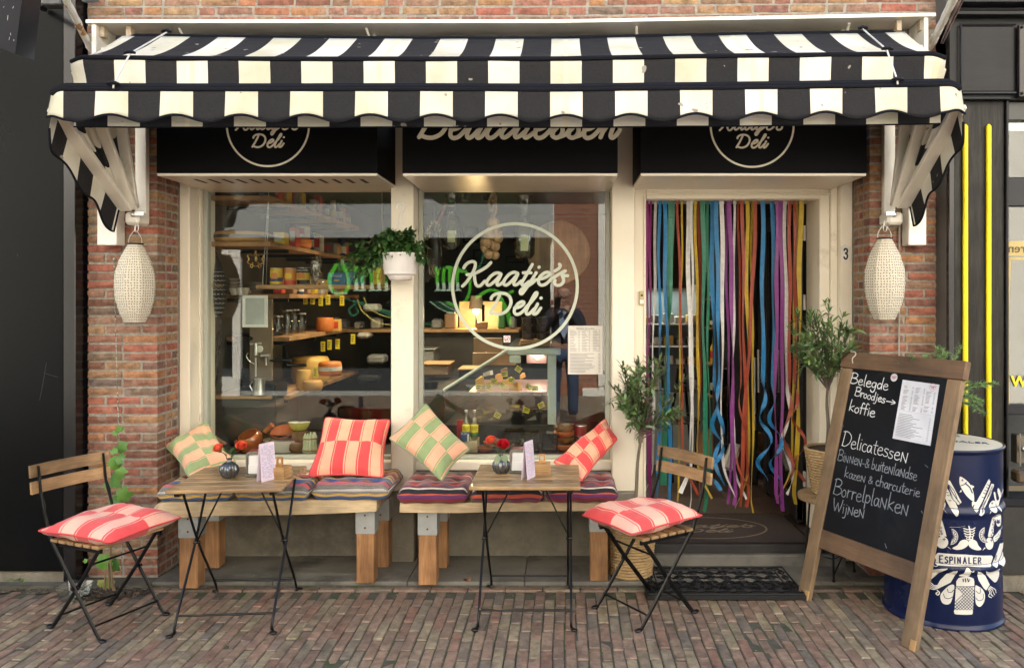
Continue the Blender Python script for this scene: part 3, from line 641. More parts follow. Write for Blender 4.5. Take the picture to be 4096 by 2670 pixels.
# ribs, side pleats, side valance, pivot hardware at both ends
PV = (4.49, 2.110)
def ang(k): return atan2(B[k][1]-PV[1], -(B[k][0]-PV[0]))      # 0 = towards the street, 90 deg = up
a3, a2, a1 = ang(2), ang(1), ang(0)
def pol(a, r): return (PV[0]-cos(a)*r, PV[1]+sin(a)*r)
for side in (-1, 1):
    xo = AX0 if side < 0 else AX1; xin = xo-side*.075; dzs = 0 if side < 0 else .03
    for a, rl in ((a3-.03, .775), (a2+.03, .82), (1.29, .88)):
        c = pol(a, rl/2); M = Matrix.Translation((xo+side*(.022 if a < a2 else -.008), c[0], c[1]+dzs*.5)) @ Matrix.Rotation((pi/2-a), 4, 'X')
        mk('rib', G().box(-.036, .036, -.013, .013, -rl/2+.02, rl/2, c=.004, M=M), whitem, aw)
    mk('wall_plate', G().box(min(xin+side*.022, xo+side*.01), max(xin+side*.022, xo+side*.01), 4.545, 4.585, PV[1]-.05, 3.05, c=.003), whitem, aw)
    mk('hinge_block', G().box(xin-.005, xin+side*.085, 4.43, 4.56, PV[1]-.075, PV[1]-.005, c=.014), whitem, aw)
    mk('bolt', G().lathe([(.014, 0), (.014, .01), (.006, .016), (0, .016)], 10, (xin+side*.03, 4.43, PV[1]-.02), M=Matrix.Rotation(pi/2, 4, 'X')), steel, aw)
    mk('lever', G().box(xin-.02, xin+.03, 4.415, 4.425, PV[1]-.03, PV[1]+.0, c=.003, M=None), steel, aw)
    # canvas between the ribs, hanging in pleats towards the inside
    segs = [(a3+.02, a3+(a2-a3)*.5, .05), (a3+(a2-a3)*.5, a2+.02, .035), (a2+.05, 1.29, .04), (1.3, 1.5, .02)]
    for q, (aa, bb, dep) in enumerate(segs):
        def sfn(u, v, aa=aa, bb=bb, dep=dep, q=q):
            a = aa+(bb-aa)*v; r = .10+.70*u; y, z = pol(a, r); s_ = sin(pi*v)
            return Vector((xo+side*.018-side*dep*s_*u*1.2, y+.01*s_, z-.07*s_*u*(1 if q < 2 else .4)+dzs*u))
        mk('side_canvas', G().grid(sfn, 24, 8, lambda u, v, q=q: ((.88-.78*(1-u))/PER*1.0+.1*q, v)), awm, aw, smooth=70)
    def side_w(r): return .140+.022*cos(2*pi*(r-.1)/PER*1.0)
    def svfn(u, v):
        r = .79-.755*u; y, z = pol(a3-.05, r); nx, nz = -sin(a3), -cos(a3)
        wdt = side_w(r)*min(1, .75+u*3)*v; k = (1-u)**3
        return Vector((xo+side*(.018+.036*min(1, u*3.5)+.010*sin(9*u)*v), y+nx*wdt*(1-.2*k)*.55, z+nz*wdt*1.12-0.0+dzs))
    o = mk('side_valance', G().grid(svfn, 44, 5, lambda u, v: ((.90-.86*u)/PER+.05, v)), awm, aw, smooth=70)
    mk('valance_trim', G().tube([svfn(i/44, 1) for i in range(45)]+[svfn(1, 1-j/4) for j in range(1, 5)], .006, 6), fabric_black, aw, smooth=True)
    # tie cord with its cleats
    q1, q2, q3 = {-1: (672, 530, 467), 1: (3447, 3540, 3580)}[side]
    p1 = bar_pt(0, X(q1, 4.4), -.01, .018); p2 = bar_pt(1, X(q2, 3.92), -.02, .012); p3 = bar_pt(2, X(q3, 3.77), -.026, .010)
    c_ = thing('tie_cord', 'white cord with black cleats lashed over the %s end of the awning' % ('left' if side < 0 else 'right'), 'cord', p3)
    mk('cord', G().tube([p1, p2], .0042, 6).tube([p2, p3, p3+Vector((0, -.004, -.02))], .0045, 6), pm('white_rope', (.62, .62, .58), rough=.8), c_)
    for p in (p1, p2, p3):
        mk('cleat', G().tube([p+Vector((-.028, -.004, .0)), p+Vector((-.012, -.008, .004)), p+Vector((.012, -.008, .004)), p+Vector((.028, -.004, .0))], [.006, .009, .009, .006], 6).blob(p+Vector((0, -.006, .008)), .009, 8, 5), blackm, c_)
# the white cover board over the awning
lid = thing('awning_cover', 'long white board on brackets sheltering the top of the awning', 'awning cover', (-.2, YW, 3.1))
def slant(x0, x1, y0, y1, z0, z1):
    vs = [(x, y, z+tz(x)) for x in (x0, 0, x1) for y in (y0, y1) for z in (z0, z1)]
    return G().add(vs, [(0,1,3,2),(8,10,11,9)]+[(a+i*4, b+i*4, b+4+i*4, a+4+i*4) for i in (0, 1) for a, b in ((0, 1), (1, 3), (3, 2), (2, 0))])
mk('board', slant(-2.60, 2.06, 4.385, 4.598, 3.135, 3.153), whitem, lid)
for xx in (-2.565, 2.015): mk('end_board', G().box(xx-.012, xx+.012, 4.40, 4.598, 2.75, 3.134+tz(xx), c=.002), whitem, lid)
for xx in (-2.10, -1.06, .44, 1.62):
    mk('bracket', G().box(xx-.010, xx+.010, 4.572, 4.597, 2.98, 3.133+tz(xx)).tube([(xx-.015, 4.44, 3.122+tz(xx)), (xx, 4.575, 3.03+tz(xx))], .008, 4), whitem, lid)
for k, xx in enumerate((-2.548, -2.40, 1.87, 1.998)): mk('angle_iron', G().box(xx-.004, xx+.022, 4.43, 4.47, 3.075+tz(xx), 3.132+tz(xx)), pm('rusty_plate', (.35, .25, .14), (.5, .45, .35), 40, .6), lid)
# white side boards below the awning
for sx, (xa, xb), lab in ((-1, (-2.605, -2.495), 'white board fixed upright on the left brick pier behind the awning'), (1, (1.962, 2.062), 'white board fixed upright on the right brick pier behind the awning')):
    t = thing('side_board', lab, 'board', ((xa+xb)/2, YW, 1.92), rz=0)
    mk('board', G().box(xa, xb, 4.50, 4.59, 1.925, 3.05, c=.004), whitem, t)
# ------------------------------------------------------------------ left neighbour: black sheet front
satin = pm('black_sheet', (.0025, .0028, .0034), (.0035, .0038, .0042), 1.5, .22, rough2=.38, spec=.10, dirt=(.006, .006, .006), dlo=.55, dhi=.9, dscale=1.5)
ln = thing('black_shutter_front', 'smooth black sheet panel covering the shopfront left of the brick pier', 'shop front', (-3.6, 4.55, .1))
yy = 4.52
mk('panel', G().box(-5.2, -2.806, yy, yy+.08, .085, 3.262, c=.003), satin, ln)
mk('side_post', G().box(-2.80, -2.732, yy-.012, yy+.25, .03, 3.9, c=.003), pm('gloss_black', (.006, .006, .007), rough=.2), ln)
mk('top_rail', G().box(-5.2, -2.806, yy-.03, yy+.06, 3.275, 3.42, c=.006), pm('old_grey_paint', (.10, .10, .10), (.04, .04, .04), 20, .5), ln)
mk('plinth', G().box(-5.2, -2.80, yy+.02, yy+.3, .0, .082), stuc, ln)
mk('upper_wall', G().box(-8.0, -2.732, yy+.10, yy+.6, 3.43, 7.9), MATS['plain_brick'], ln)
mk('scratches', G().tube(catmull([P(185, 1450, yy-.0005), P(172, 1530, yy-.0005), P(158, 1600, yy-.0005)], 4), .0008, 3).tube(catmull([P(180, 1492, yy-.0005), P(205, 1500, yy-.0005), P(232, 1508, yy-.0005)], 4), .0006, 3).tube([P(68, 1015, yy-.0005), P(72, 1025, yy-.0005)], .001, 3), pm('scratch', (.12, .12, .12), rough=.8), ln)
hb = thing('hanging_sign', 'dark tilted sign hanging at the top left in front of the black panel', 'sign', (-2.75, 3.75, 3.0))
c0 = [P(-90, 165, 3.6), P(0, 193, 3.6), P(61, 215, 3.62), P(92, -40, 3.66), P(-90, -60, 3.6)]
g = G(); bk = [q+Vector((-.02, .16, .02)) for q in c0]; n_ = len(c0)
g.add(c0+bk, [tuple(range(n_)), tuple(range(2*n_-1, n_-1, -1))]+[(i, n_+i, n_+(i+1) % n_, (i+1) % n_) for i in range(n_)])
mk('box', g, pm('dark_blue_black', (.004, .005, .009), (.007, .008, .012), 2, .35, spec=.15), hb)
mk('arm', G().tube([P(20, -50, 3.7), (-2.9, 4.5, 3.25)], .015, 6), blackm, hb)
g = G()
for a, b in (((30, 82), (32, 62)), ((38, 148), (36, 160)), ((41, 132), (43, 142)), ((12, 32), (17, 26)), ((50, 34), (55, 25)), ((55, 165), (56, 158))): g.tube([P(a[0], a[1], 3.605), P(b[0], b[1], 3.605)], .0012, 3)
mk('chips', g, pm('chip', (.45, .45, .42), rough=.8), hb)
# flagpole stubs with flaking paint
peel = pm('flaking_white_paint', (.66, .64, .58), (.34, .18, .07), 7, .75, bump=1.0, bscale=30, bdist=.006, lo=.54, hi=.57)
for lab, a, b, r0, r1 in (('flagpole end with flaking white paint left of the awning', P(250, -30, 4.0), P(366, 200, 4.52), .020, .017),
                          ('flagpole end with flaking white paint right of the awning', P(3840, -60, 4.0), P(3735, 165, 4.52), .022, .020)):
    t = thing('flagpole', lab, 'flagpole', b)
    pts = [a.lerp(b, i/10)+Vector((random.uniform(-.002, .002), 0, random.uniform(-.002, .002))) for i in range(11)]
    mk('pole', G().tube(pts, [r0+(r1-r0)*i/10+random.uniform(-.001, .0015) for i in range(11)], 9), peel, t)
    mk('socket', G().tube([b+Vector((0, -.02, .02)), Vector((b.x*1.0, 4.62, b.z-.03))], .024, 8), whitem, t)
fl = thing('furled_flag', 'strip of brown cloth hanging from the right flagpole', 'flag', P(3820, 60, 4.1))
def flf(u, v): return P(3862-95*u+(26+10*u)*(v-.5)*(1-.75*u), -40+215*u, 4.2+.02*sin(v*9+u*4)) 
o = mk('cloth', G().grid(flf, 14, 6), pm('brown_cloth', (.10, .065, .05), (.06, .04, .03), 12, .75), fl, smooth=True); md = o.modifiers.new('t', 'SOLIDIFY'); md.thickness = .003
gb = thing('grey_cloth', 'bunched grey cloth poking down from the top of the left pier', 'cloth', P(355, 0, 4.45)); g = G(); g.blob(P(358, -8, 4.5), .045, 12, 8, (1, .7, .55), nz=.5); mk('cloth', g, pm('grey_cloth_m', (.22, .25, .27), rough=.8), gb, smooth=True)
# ------------------------------------------------------------------ right neighbour: black timber front
tim = wood('black_timber', (.036, .034, .028), (.002, .002, .002), 'z', .9, .5, .12, .8)
timh = wood('black_timber_flat', (.011, .011, .012), (.004, .004, .005), 'x', .7, .4, .1, .5)
dkb = pm('blue_black_paint', (.006, .008, .013), (.010, .011, .015), 6, .35, spec=.3)
rn = thing('timber_shopfront', 'black painted timber shopfront right of the right brick pier', 'shop front', (2.9, 4.5, .05)); ys = 4.46
XX = lambda px: X(px, ys); ZZ = lambda py: Z(py, ys)
mk('side_batten', G().box(2.205, XX(3792), ys+.02, 4.75, .02, 3.5, c=.003), pm('grey_weathered', (.10, .095, .085), rough=.8), rn)
mk('side_post', G().box(XX(3792)+.001, XX(3815), ys-.01, 4.75, .02, ZZ(405), c=.003), pm('gloss_black', (.006,.006,.007)), rn)
mk('pilaster_board', G().box(XX(3815)+.001, XX(4017), ys, ys+.08, .30, ZZ(405), c=.003), tim, rn)
mk('pilaster_edge', G().box(XX(4018), XX(4029), ys-.018, ys+.1, .30, ZZ(405), c=.003), timh, rn)
mk('frieze_frame', G().box(XX(3792), XX(4300), ys-.02, ys+.3, ZZ(402), ZZ(80)), timh, rn)
mk('frieze_panel', G().box(XX(3833), XX(4048), ys-.03, ys-.021, ZZ(372), ZZ(112), c=.004), timh, rn)
for a, b, c, d in ((3830, 4050, 104, 111), (3827, 3832, 104, 378), (3833, 4050, 373, 384)): mk('moulding', G().box(XX(a), XX(b), ys-.045, ys-.0305, ZZ(d), ZZ(c), c=.004), dkb, rn)
mk('sign_plate', G().box(XX(4054), XX(4300), ys-.06, ys-.031, ZZ(397), ZZ(113), c=.003), pm('brown_plate', (.025, .02, .018), (.02, .016, .015), 3, .3), rn)
for py in (124, 385): mk('rivet', G().blob(Vector((XX(4062), ys-.062, ZZ(py))), .009, 8, 5), blackm, rn)
for k, (a, b, dy) in enumerate(((80, 62, .05), (60, 46, .035), (44, 12, .10), (11, 2, .12))): mk('cornice', G().box(XX(3802), XX(4300), ys-.03-dy, ys+.1, ZZ(a)+.001, ZZ(b), c=.004), dkb if k > 1 else timh, rn)
mk('ledge', G().box(XX(3850), XX(4300), ys-.2, ys+.1, ZZ(1), ZZ(-12)), whitem, rn)
mk('ledge_under', G().box(XX(3795), XX(4025), ys-.045, ys-.001, ZZ(405), ZZ(396), c=.003), dkb, rn)
mk('foot_board', G().box(XX(3795), XX(4300), ys-.04, ys+.1, .10, .48, c=.004), pm('old_black_paint', (.014, .014, .013), (.03, .028, .024), 8, .55, dirt=(.12, .10, .07), dlo=.66, dhi=.75, dscale=6), rn)
mk('foot_board_cap', G().box(XX(3795), XX(4300), ys-.06, ys+.1, .481, .53, c=.004), dkb, rn)
mk('base_stone', G().box(XX(3795), XX(4300), ys-.02, ys+.2, .0, .099), stuc, rn)
# its window
mk('window_rail', G().box(XX(4030), XX(4300), ys+.02, ys+.1, ZZ(478), ZZ(404), c=.004), pm('dark_green_black', (.02, .022, .018), rough=.3), rn)
mk('window_rail', G().box(XX(4030), XX(4300), ys+.02, ys+.1, ZZ(822), ZZ(706), c=.004), dkb, rn)
mk('window_rail', G().box(XX(4030), XX(4300), ys+.02, ys+.1, ZZ(1660), ZZ(1620), c=.004), dkb, rn)
darkp = glassmat('shop_glass_dark', (.55, .56, .5), base=.10)
mk('pane', G().box(XX(4030), XX(4300), ys+.05, ys+.058, ZZ(705), ZZ(479)), darkp, rn); mk('pane', G().box(XX(4030), XX(4300), ys+.05, ys+.058, ZZ(1619), ZZ(823)), darkp, rn)
mk('backing', G().box(XX(4030), XX(4300), ys+.35, ys+.4, .5, ZZ(470)), pm('stone_interior', (.075, .08, .075), (.035, .038, .036), 5, .8, bump=.5, bscale=12), rn)
goldm = pm('gold_leaf_paint', (.50, .38, .12), rough=.4)
mk('gold_band', G().box(XX(4036), XX(4300), ys+.044, ys+.0495, ZZ(1022), ZZ(962)), goldm, rn)
g = G()
g.add([P(4032, 1030, ys+.046), P(4046, 1030, ys+.046), P(4040, 1150, ys+.046), P(4036, 1280, ys+.046), P(4038, 1640, ys+.046), P(4028, 1640, ys+.046)], [(0,1,2,3,4,5)]); g.box(XX(4036), XX(4300), ys+.044, ys+.047, ZZ(1038), ZZ(1028)); mk('gold_line', g, goldm, rn)
def text(name, s, mat, parent, loc, size, rot=(pi/2, 0, 0), ext=.001, mirror=False, align='CENTER', bold=0.0, shear=0.0, sx=1.0):
    cu = bpy.data.curves.new(name, 'FONT'); cu.body = s; cu.size = size; cu.extrude = ext; cu.align_x = align; cu.offset = bold; cu.shear = shear; cu.resolution_u = 3
    tmp = bpy.data.objects.new('tmp', cu); COL.objects.link(tmp); bpy.context.view_layer.update()
    me = bpy.data.meshes.new_from_object(tmp.evaluated_get(bpy.context.evaluated_depsgraph_get())); bpy.data.objects.remove(tmp)
    me.transform(Matrix.Diagonal((-sx if mirror else sx, 1, 1, 1))); me.name = name; me.materials.clear(); me.materials.append(mat)
    o = bpy.data.objects.new(name, me); COL.objects.link(o)
    if parent: o.parent = parent; loc = Vector(loc)-world_off(parent)
    o.location = loc; o.rotation_euler = rot; return o
yel = pm('yellow_paint', (.80, .62, .002), (.86, .68, .004), 4, .45)
text('lettering', 'veren\u0056', pm('brown_letters', (.08, .05, .02)), rn, (XX(4092), ys+.042, ZZ(1008)), 52*ys/F, mirror=True)
text('lettering', 'W', yel, rn, (XX(4094), ys+.042, ZZ(1549)), 62*ys/F, bold=.002)
for px, lab in ((3857, 'left of the two round-ended yellow rods on the black pilaster'), (3950, 'right of the two round-ended yellow rods on the black pilaster')):
    t = thing('yellow_rod', lab, 'rod', (XX(px), ys, .6)); mk('rod', G().tube([(XX(px), ys-.012, .62)]+[(XX(px), ys-.012, .62+(ZZ(508)-.62)*i/6) for i in range(1, 7)]+[(XX(px), ys-.012, ZZ(502)+.004)], [.014]*7+[.006], 12), yel, t, smooth=60)
lk = thing('brass_lock_box', 'old metal lock on a wooden sill behind the blue drum', 'lock', (XX(4075), ys-.03, ZZ(1850)))
mk('body', G().box(XX(4058), XX(4110), ys-.02, ys+.04, ZZ(1850), ZZ(1735), c=.004), pm('tarnished_metal', (.16, .13, .09), (.09, .08, .06), 20, .4, metal=.7), lk)
mk('knob', G().blob(Vector((XX(4080), ys-.04, ZZ(1790))), .018, 10, 7).tube([(XX(4072), ys-.02, ZZ(1730)), (XX(4072), ys-.02, ZZ(1860))], .005, 6), steel, lk)
mk('sill_block', G().box(XX(4022), XX(4300), ys-.12, ys-.041, ZZ(1912), ZZ(1866), c=.01), wood('sill_wood', (.16, .11, .06), (.08, .05, .03), 'x', 1, .5), lk)
# ------------------------------------------------------------------ the other side of the street (seen only mirrored in the glass)
whit = pm('white_render', (.84, .80, .72), (.80, .76, .67), 2, .8)
gry = pm('grey_fascia', (.36, .37, .36), (.32, .33, .32), 2, .6)
drk = pm('opposite_glass', (.006, .007, .006), rough=.12, spec=.2)
YO = -3.3
V_ = 2*YG-YO                                            # apparent distance of that front in the mirror
VX = lambda px: X(px, V_); VZ = lambda py: Z(py, V_)
ob = thing('opposite_shop', 'sunlit white and grey shop building across the street', 'building', (-3, YO, 0))
mk('wall', G().box(-14, -.1, YO-.6, YO-.02, .0, 9.5), whit, ob)
mk('plinth', G().box(-14, -.1, YO-.02, YO+.05, 0, .075), pm('plinth_grey', (.4, .4, .37), rough=.7), ob)
mk('shop_window', G().box(-8, -.16, YO-.019, YO-.005, .08, 2.62), drk, ob)
mk('riser', G().box(-8, -.16, YO-.004, YO+.03, .08, .45), pm('riser_grey', (.04, .045, .05), rough=.5), ob)
mk('fascia', G().box(-8, -.12, YO-.019, YO+.06, 2.63, 3.35), gry, ob)
mk('cornice', G().box(-8, -.12, YO-.019, YO+.14, 3.36, 3.5), whit, ob)
for a, b in ((VX(935), VX(968)), (VX(500), VX(560))): mk('pilaster', G().box(a, b, YO-.019, YO+.08, 0.0, VZ(1000) if a < -5 else 2.62, c=.01), whit, ob)
mk('pilaster_head', G().box(VX(880), VX(968), YO-.019, YO+.09, VZ(1030), VZ(1000)), whit, ob)
mk('pilaster_base', G().box(VX(888), VX(968), YO-.019, YO+.10, 0, VZ(1505)), whit, ob)
for zb in (4.2,):
    for xx in (-9, -6.6, -4.2, -1.8): mk('window', G().box(xx, xx+1.1, YO-.019, YO-.01, zb, zb+1.8), drk, ob)
# painted blackletter sign in greens on its dark glass
grn = pm('sign_green', (.10, .55, .03), rough=.5); grd = pm('sign_dark_green', (.02, .16, .07), rough=.5); gwh = pm('sign_pale', (.55, .75, .55), rough=.5); gyl = pm('sign_yellow', (.75, .62, .12), rough=.5)
def VP(px, py): return (VX(px), YO+.01, VZ(py))
gs = {k: G() for k in 'gdwy'}
def st2(k, pts, wd, i=0): ribbon2d(gs[k], [(q.x, q.y) for q in catmull([(VX(a), VZ(b), 0) for a, b in pts], 5)], wd*V_/F, .004, (0, YO+.002+i*.002, 0), (1,0,0), (0,0,1), (0,1,0), len(gs[k].v) % 5)
for q, (x0_, wg) in enumerate(((1345, 20), )):
    st2('g', [(1345, 1060), (1318, 1110), (1322, 1150), (1345, 1175)], 17); st2('g', [(1370, 1055), (1392, 1110), (1388, 1160), (1345, 1180)], 15); st2('w', [(1318, 1140), (1335, 1172), (1385, 1172)], 8, 1)
for x in (1425, 1450, 1487, 1515, 1545, 1578, 1610, 1750, 1775, 1800, 1830): 
    st2('g', [(x, 1070), (x-2, 1110), (x, 1140)], 14); st2('w', [(x, 1135), (x+1, 1158)], 13, 1); st2('w', [(x-10, 1162), (x+12, 1160)], 5, 1)
st2('g', [(1725, 1078), (1790, 1070), (1850, 1085)], 14); st2('g', [(1480, 1060), (1500, 1052), (1560, 1060)], 8)
st2('g', [(1790, 1210), (1830, 1225), (1870, 1190), (1880, 1130), (1862, 1085)], 12)
for k in range(7): st2('d', [(1380+k*22, 1195+k*8), (1470+k*26, 1215+k*12), (1570+k*30, 1250+k*9)], 4); st2('w' if k % 3 == 0 else 'd', [(1720+k*12, 1205), (1760+k*15, 1235), (1810+k*15, 1255)], 3)
st2('d', [(1420, 1215), (1395, 1240), (1410, 1262), (1432, 1250), (1425, 1232)], 8); st2('y', [(1430, 1200), (1450, 1245), (1510, 1290), (1580, 1300)], 5); st2('y', [(1455, 1190), (1480, 1235), (1540, 1265), (1600, 1275)], 4)
st2('g', [(1905, 1190), (1960, 1160), (2020, 1175), (2050, 1165)], 13); st2('g', [(1990, 1175), (2030, 1250), (2040, 1290)], 20); st2('d', [(1900, 1100), (1925, 1050), (1935, 1010)], 7)
for k, m_ in (('g', grn), ('d', grd), ('w', gwh), ('y', gyl)): mk('painted_sign', gs[k], m_, ob)
bh = thing('opposite_brick_house', 'brick house with white door casing across the street', 'building', (1.5, YO, 0))
mk('wall', G().box(-.098, .66, YO-.6, YO, 0, 9.5), masonry('opp_brick', [(0, (.20, .08, .045)), (1, (.26, .10, .055))]), bh)
g = G()
for k in range(58):
    z = .2+k*.075
    g.box(-.09, .655, YO+.001, YO+.004, z, z+.012)
mk('joints', g, mortar, bh)
mk('door_casing', G().box(VX(2393), VX(2470), YO-.6, YO+.05, 0, 3.3), whit, bh); mk('door', G().box(VX(2471), VX(2640), YO-.6, YO-.01, 0, 2.6), drk, bh)
mk('wall', G().box(VX(2471), 13, YO-.62, YO-.05, 0, 9.5), whit, bh); mk('shop_window', G().box(2.2, 6, YO-.05, YO-.02, .5, 2.6), drk, bh)
mk('steps', G().box(VX(2330), VX(2460), YO-.0, YO+.12, 0, .12), whit, bh)
# ------------------------------------------------------------------ the passer-by taking the picture, seen mirrored in the window
def skin_mesh(name, verts, edges, radii, mat, parent, sub=2):
    me = bpy.data.meshes.new(name); me.from_pydata(verts, edges, []); o = bpy.data.objects.new(name, me); COL.objects.link(o)
    m = o.modifiers.new('s', 'SKIN'); m.use_smooth_shade = True
    for i, r in enumerate(radii): me.skin_vertices[0].data[i].radius = (r, r) if not isinstance(r, tuple) else r
    me.skin_vertices[0].data[0].use_root = True
    m2 = o.modifiers.new('u', 'SUBSURF'); m2.levels = sub; m2.render_levels = sub
    bpy.context.view_layer.update(); me2 = bpy.data.meshes.new_from_object(o.evaluated_get(bpy.context.evaluated_depsgraph_get())); bpy.data.objects.remove(o)
    me2.name = name; me2.materials.clear(); me2.materials.append(mat); me2.polygons.foreach_set('use_smooth', [True]*len(me2.polygons))
    o = bpy.data.objects.new(name, me2); COL.objects.link(o); o.parent = parent; o.location = -world_off(parent); return o
skinm = pm('skin', (.42, .22, .15), rough=.5); jackm = pm('navy_jacket', (.012, .016, .03), (.02, .024, .04), 20, .8); shirtm = pm('blue_tshirt', (.28, .36, .50), rough=.8); jeanm = pm('jeans', (.02, .045, .10), (.03, .06, .13), 20, .8)
pr = thing('person', 'bald person in a navy jacket, pale blue shirt and jeans holding up a phone', 'person', (.05, -.32, 0)); px_, py_ = .05, -.36
vs = [(px_, py_, .98), (px_, py_, 1.15), (px_, py_, 1.33), (px_, py_, 1.45), (px_, py_+.01, 1.53), (px_, py_+.03, 1.60), (px_, py_+.03, 1.70), (px_, py_+.01, 1.76),
      (px_-.19, py_, 1.42), (px_-.27, py_+.04, 1.16), (px_-.10, py_+.24, 1.50), (px_+.19, py_, 1.42), (px_+.27, py_+.04, 1.16), (px_+.02, py_+.24, 1.50),
      (px_-.10, py_, .90), (px_-.12, py_+.02, .50), (px_-.12, py_, .08), (px_-.13, py_+.12, .05), (px_+.10, py_, .90), (px_+.12, py_+.02, .50), (px_+.12, py_, .08), (px_+.13, py_+.12, .05)]
es = [(0,1),(1,2),(2,3),(3,4),(4,5),(5,6),(6,7),(3,8),(8,9),(9,10),(3,11),(11,12),(12,13),(0,14),(14,15),(15,16),(16,17),(0,18),(18,19),(19,20),(20,21)]
rd = [(.16,.11),(.15,.11),(.17,.11),(.10,.08),.055,.075,.092,.06,.065,.05,.03,.065,.05,.03,.095,.065,.045,.04,.095,.065,.045,.04]
skin_mesh('body', vs, es, rd, skinm, pr)
jv = [vs[0], vs[1], vs[2], vs[3], vs[8], vs[9], (px_-.14, py_+.2, 1.42), vs[11], vs[12], (px_+.07, py_+.2, 1.42)]
skin_mesh('jacket', jv, [(0,1),(1,2),(2,3),(3,4),(4,5),(5,6),(3,7),(7,8),(8,9)], [(.19,.135),(.175,.13),(.19,.13),(.11,.095),.08,.065,.048,.08,.065,.048], jackm, pr)
skin_mesh('trousers', [vs[0], vs[14], vs[15], vs[16], vs[18], vs[19], vs[20]], [(0,1),(1,2),(2,3),(0,4),(4,5),(5,6)], [(.175,.125),.11,.082,.07,.11,.082,.07], jeanm, pr)
g = G(); g.add([(px_-.07, py_+.145, 1.46), (px_+.07, py_+.145, 1.46), (px_+.05, py_+.165, 1.2), (px_, py_+.17, 1.1), (px_-.05, py_+.165, 1.2)], [(0,1,2,3,4)]); mk('shirt', g, shirtm, pr)
for sx in (-1, 1):
    mk('ear', G().blob((px_+sx*.088, py_+.02, 1.665), .028, 8, 6, (.4, .7, 1)), skinm, pr, smooth=True)
    for f_ in range(4):
        hx = -.035+sx*.062; mk('finger', G().tube(catmull([(hx+sx*.03, -.105, 1.535+f_*.019), (hx+sx*.0, -.075, 1.54+f_*.019), (hx-sx*.016, -.055, 1.545+f_*.017)], 3), [.0095]*6+[.008], 7), skinm, pr, smooth=True)
    mk('thumb', G().tube([(hx+sx*.03, -.11, 1.52), (hx+sx*.005, -.105, 1.50), (hx-sx*.012, -.10, 1.505)], .011, 7), skinm, pr, smooth=True)
    mk('eye', G().blob((px_+sx*.032, py_+.118, 1.665), .012, 8, 6), pm('eye_white', (.5, .5, .5), rough=.2), pr)
mk('nose', G().blob((px_, py_+.135, 1.638), .017, 8, 6, (.8, 1, 1.3)), skinm, pr, smooth=True); mk('mouth', G().blob((px_, py_+.118, 1.598), .022, 8, 5, (1, .35, .25)), pm('lips', (.3, .12, .1)), pr)
ph = thing('phone', 'black phone held up by the person taking the picture', 'phone', (-.035, -.07, 1.5)); mk('case', G().box(-.072, .002, -.085, -.077, 1.485, 1.635, c=.004), blackm, ph)
for m_ in (tim, timh): m_.node_tree.nodes['Principled BSDF'].inputs['Specular IOR Level'].default_value = .25
# ------------------------------------------------------------------ textiles
def fabric_uv(name, fn, bump=.35, rough=.85):
    """fn(N, L, u, v, math) -> colour socket; adds a weave bump"""
    m = bpy.data.materials.new(name); m.use_nodes = True; N = m.node_tree.nodes; L = m.node_tree.links; b = N['Principled BSDF']
    uv = N.new('ShaderNodeUVMap'); sx = N.new('ShaderNodeSeparateXYZ'); L.new(uv.outputs[0], sx.inputs[0])
    def M_(op, a, b_=None, c=None):
        q = N.new('ShaderNodeMath'); q.operation = op
        for i, val in enumerate((a, b_, c)):
            if val is None: continue
            if isinstance(val, (int, float)): q.inputs[i].default_value = val
            else: L.new(val, q.inputs[i])
        return q.outputs[0]
    col = fn(N, L, sx.outputs[0], sx.outputs[1], M_, uv.outputs[0])
    tc = N.new('ShaderNodeTexCoord'); n0 = N.new('ShaderNodeTexNoise'); n0.inputs['Scale'].default_value = 14; n0.inputs['Detail'].default_value = 5; L.new(tc.outputs['Object'], n0.inputs[0])
    hs = N.new('ShaderNodeHueSaturation'); mr = N.new('ShaderNodeMapRange'); mr.inputs[1].default_value = .3; mr.inputs[2].default_value = .7; mr.inputs[3].default_value = .9; mr.inputs[4].default_value = 1.07; L.new(n0.outputs[0], mr.inputs[0]); L.new(mr.outputs[0], hs.inputs['Value']); L.new(col, hs.inputs['Color'])
    L.new(hs.outputs[0], b.inputs['Base Color']); b.inputs['Roughness'].default_value = rough; b.inputs['Sheen Weight'].default_value = .2
    n1 = N.new('ShaderNodeTexNoise'); n1.inputs['Scale'].default_value = 260; L.new(tc.outputs['Object'], n1.inputs[0])
    ad = M_('MULTIPLY_ADD', n0.outputs[0], 6.0, n1.outputs[0])
    bp = N.new('ShaderNodeBump'); bp.inputs['Strength'].default_value = bump; bp.inputs['Distance'].default_value = .0022; L.new(ad, bp.inputs['Height']); L.new(bp.outputs[0], b.inputs['Normal'])
    return m
def block_stripes(name, cA, cB, n=3.5, phase=0.0, split=.5):
    def fn(N, L, u, v, M, uvv):
        half = M('GREATER_THAN', v, split)
        uu = M('MULTIPLY_ADD', u, n, phase); uh = M('MULTIPLY_ADD', half, .5, uu); fr = M('FRACT', uh)
        k = M('GREATER_THAN', fr, .5)
        def line(c, wd): return M('LESS_THAN', M('ABSOLUTE', M('SUBTRACT', fr, c)), wd)
        # fine double lines beside every change of colour
        l = M('MAXIMUM', line(.07, .014), line(.57, .014))
        kk = M('ABSOLUTE', M('SUBTRACT', k, l))
        mx = N.new('ShaderNodeMix'); mx.data_type = 'RGBA'; L.new(kk, mx.inputs[0]); mx.inputs[6].default_value = (*cA, 1); mx.inputs[7].default_value = (*cB, 1); return mx.outputs[2]
    return fabric_uv(name, fn)
peach = (.78, .40, .25); red = (.72, .065, .065); green = (.26, .34, .15); pink = (.80, .42, .32)
redm = block_stripes('red_block_stripe', peach, red, 3.0, .12)
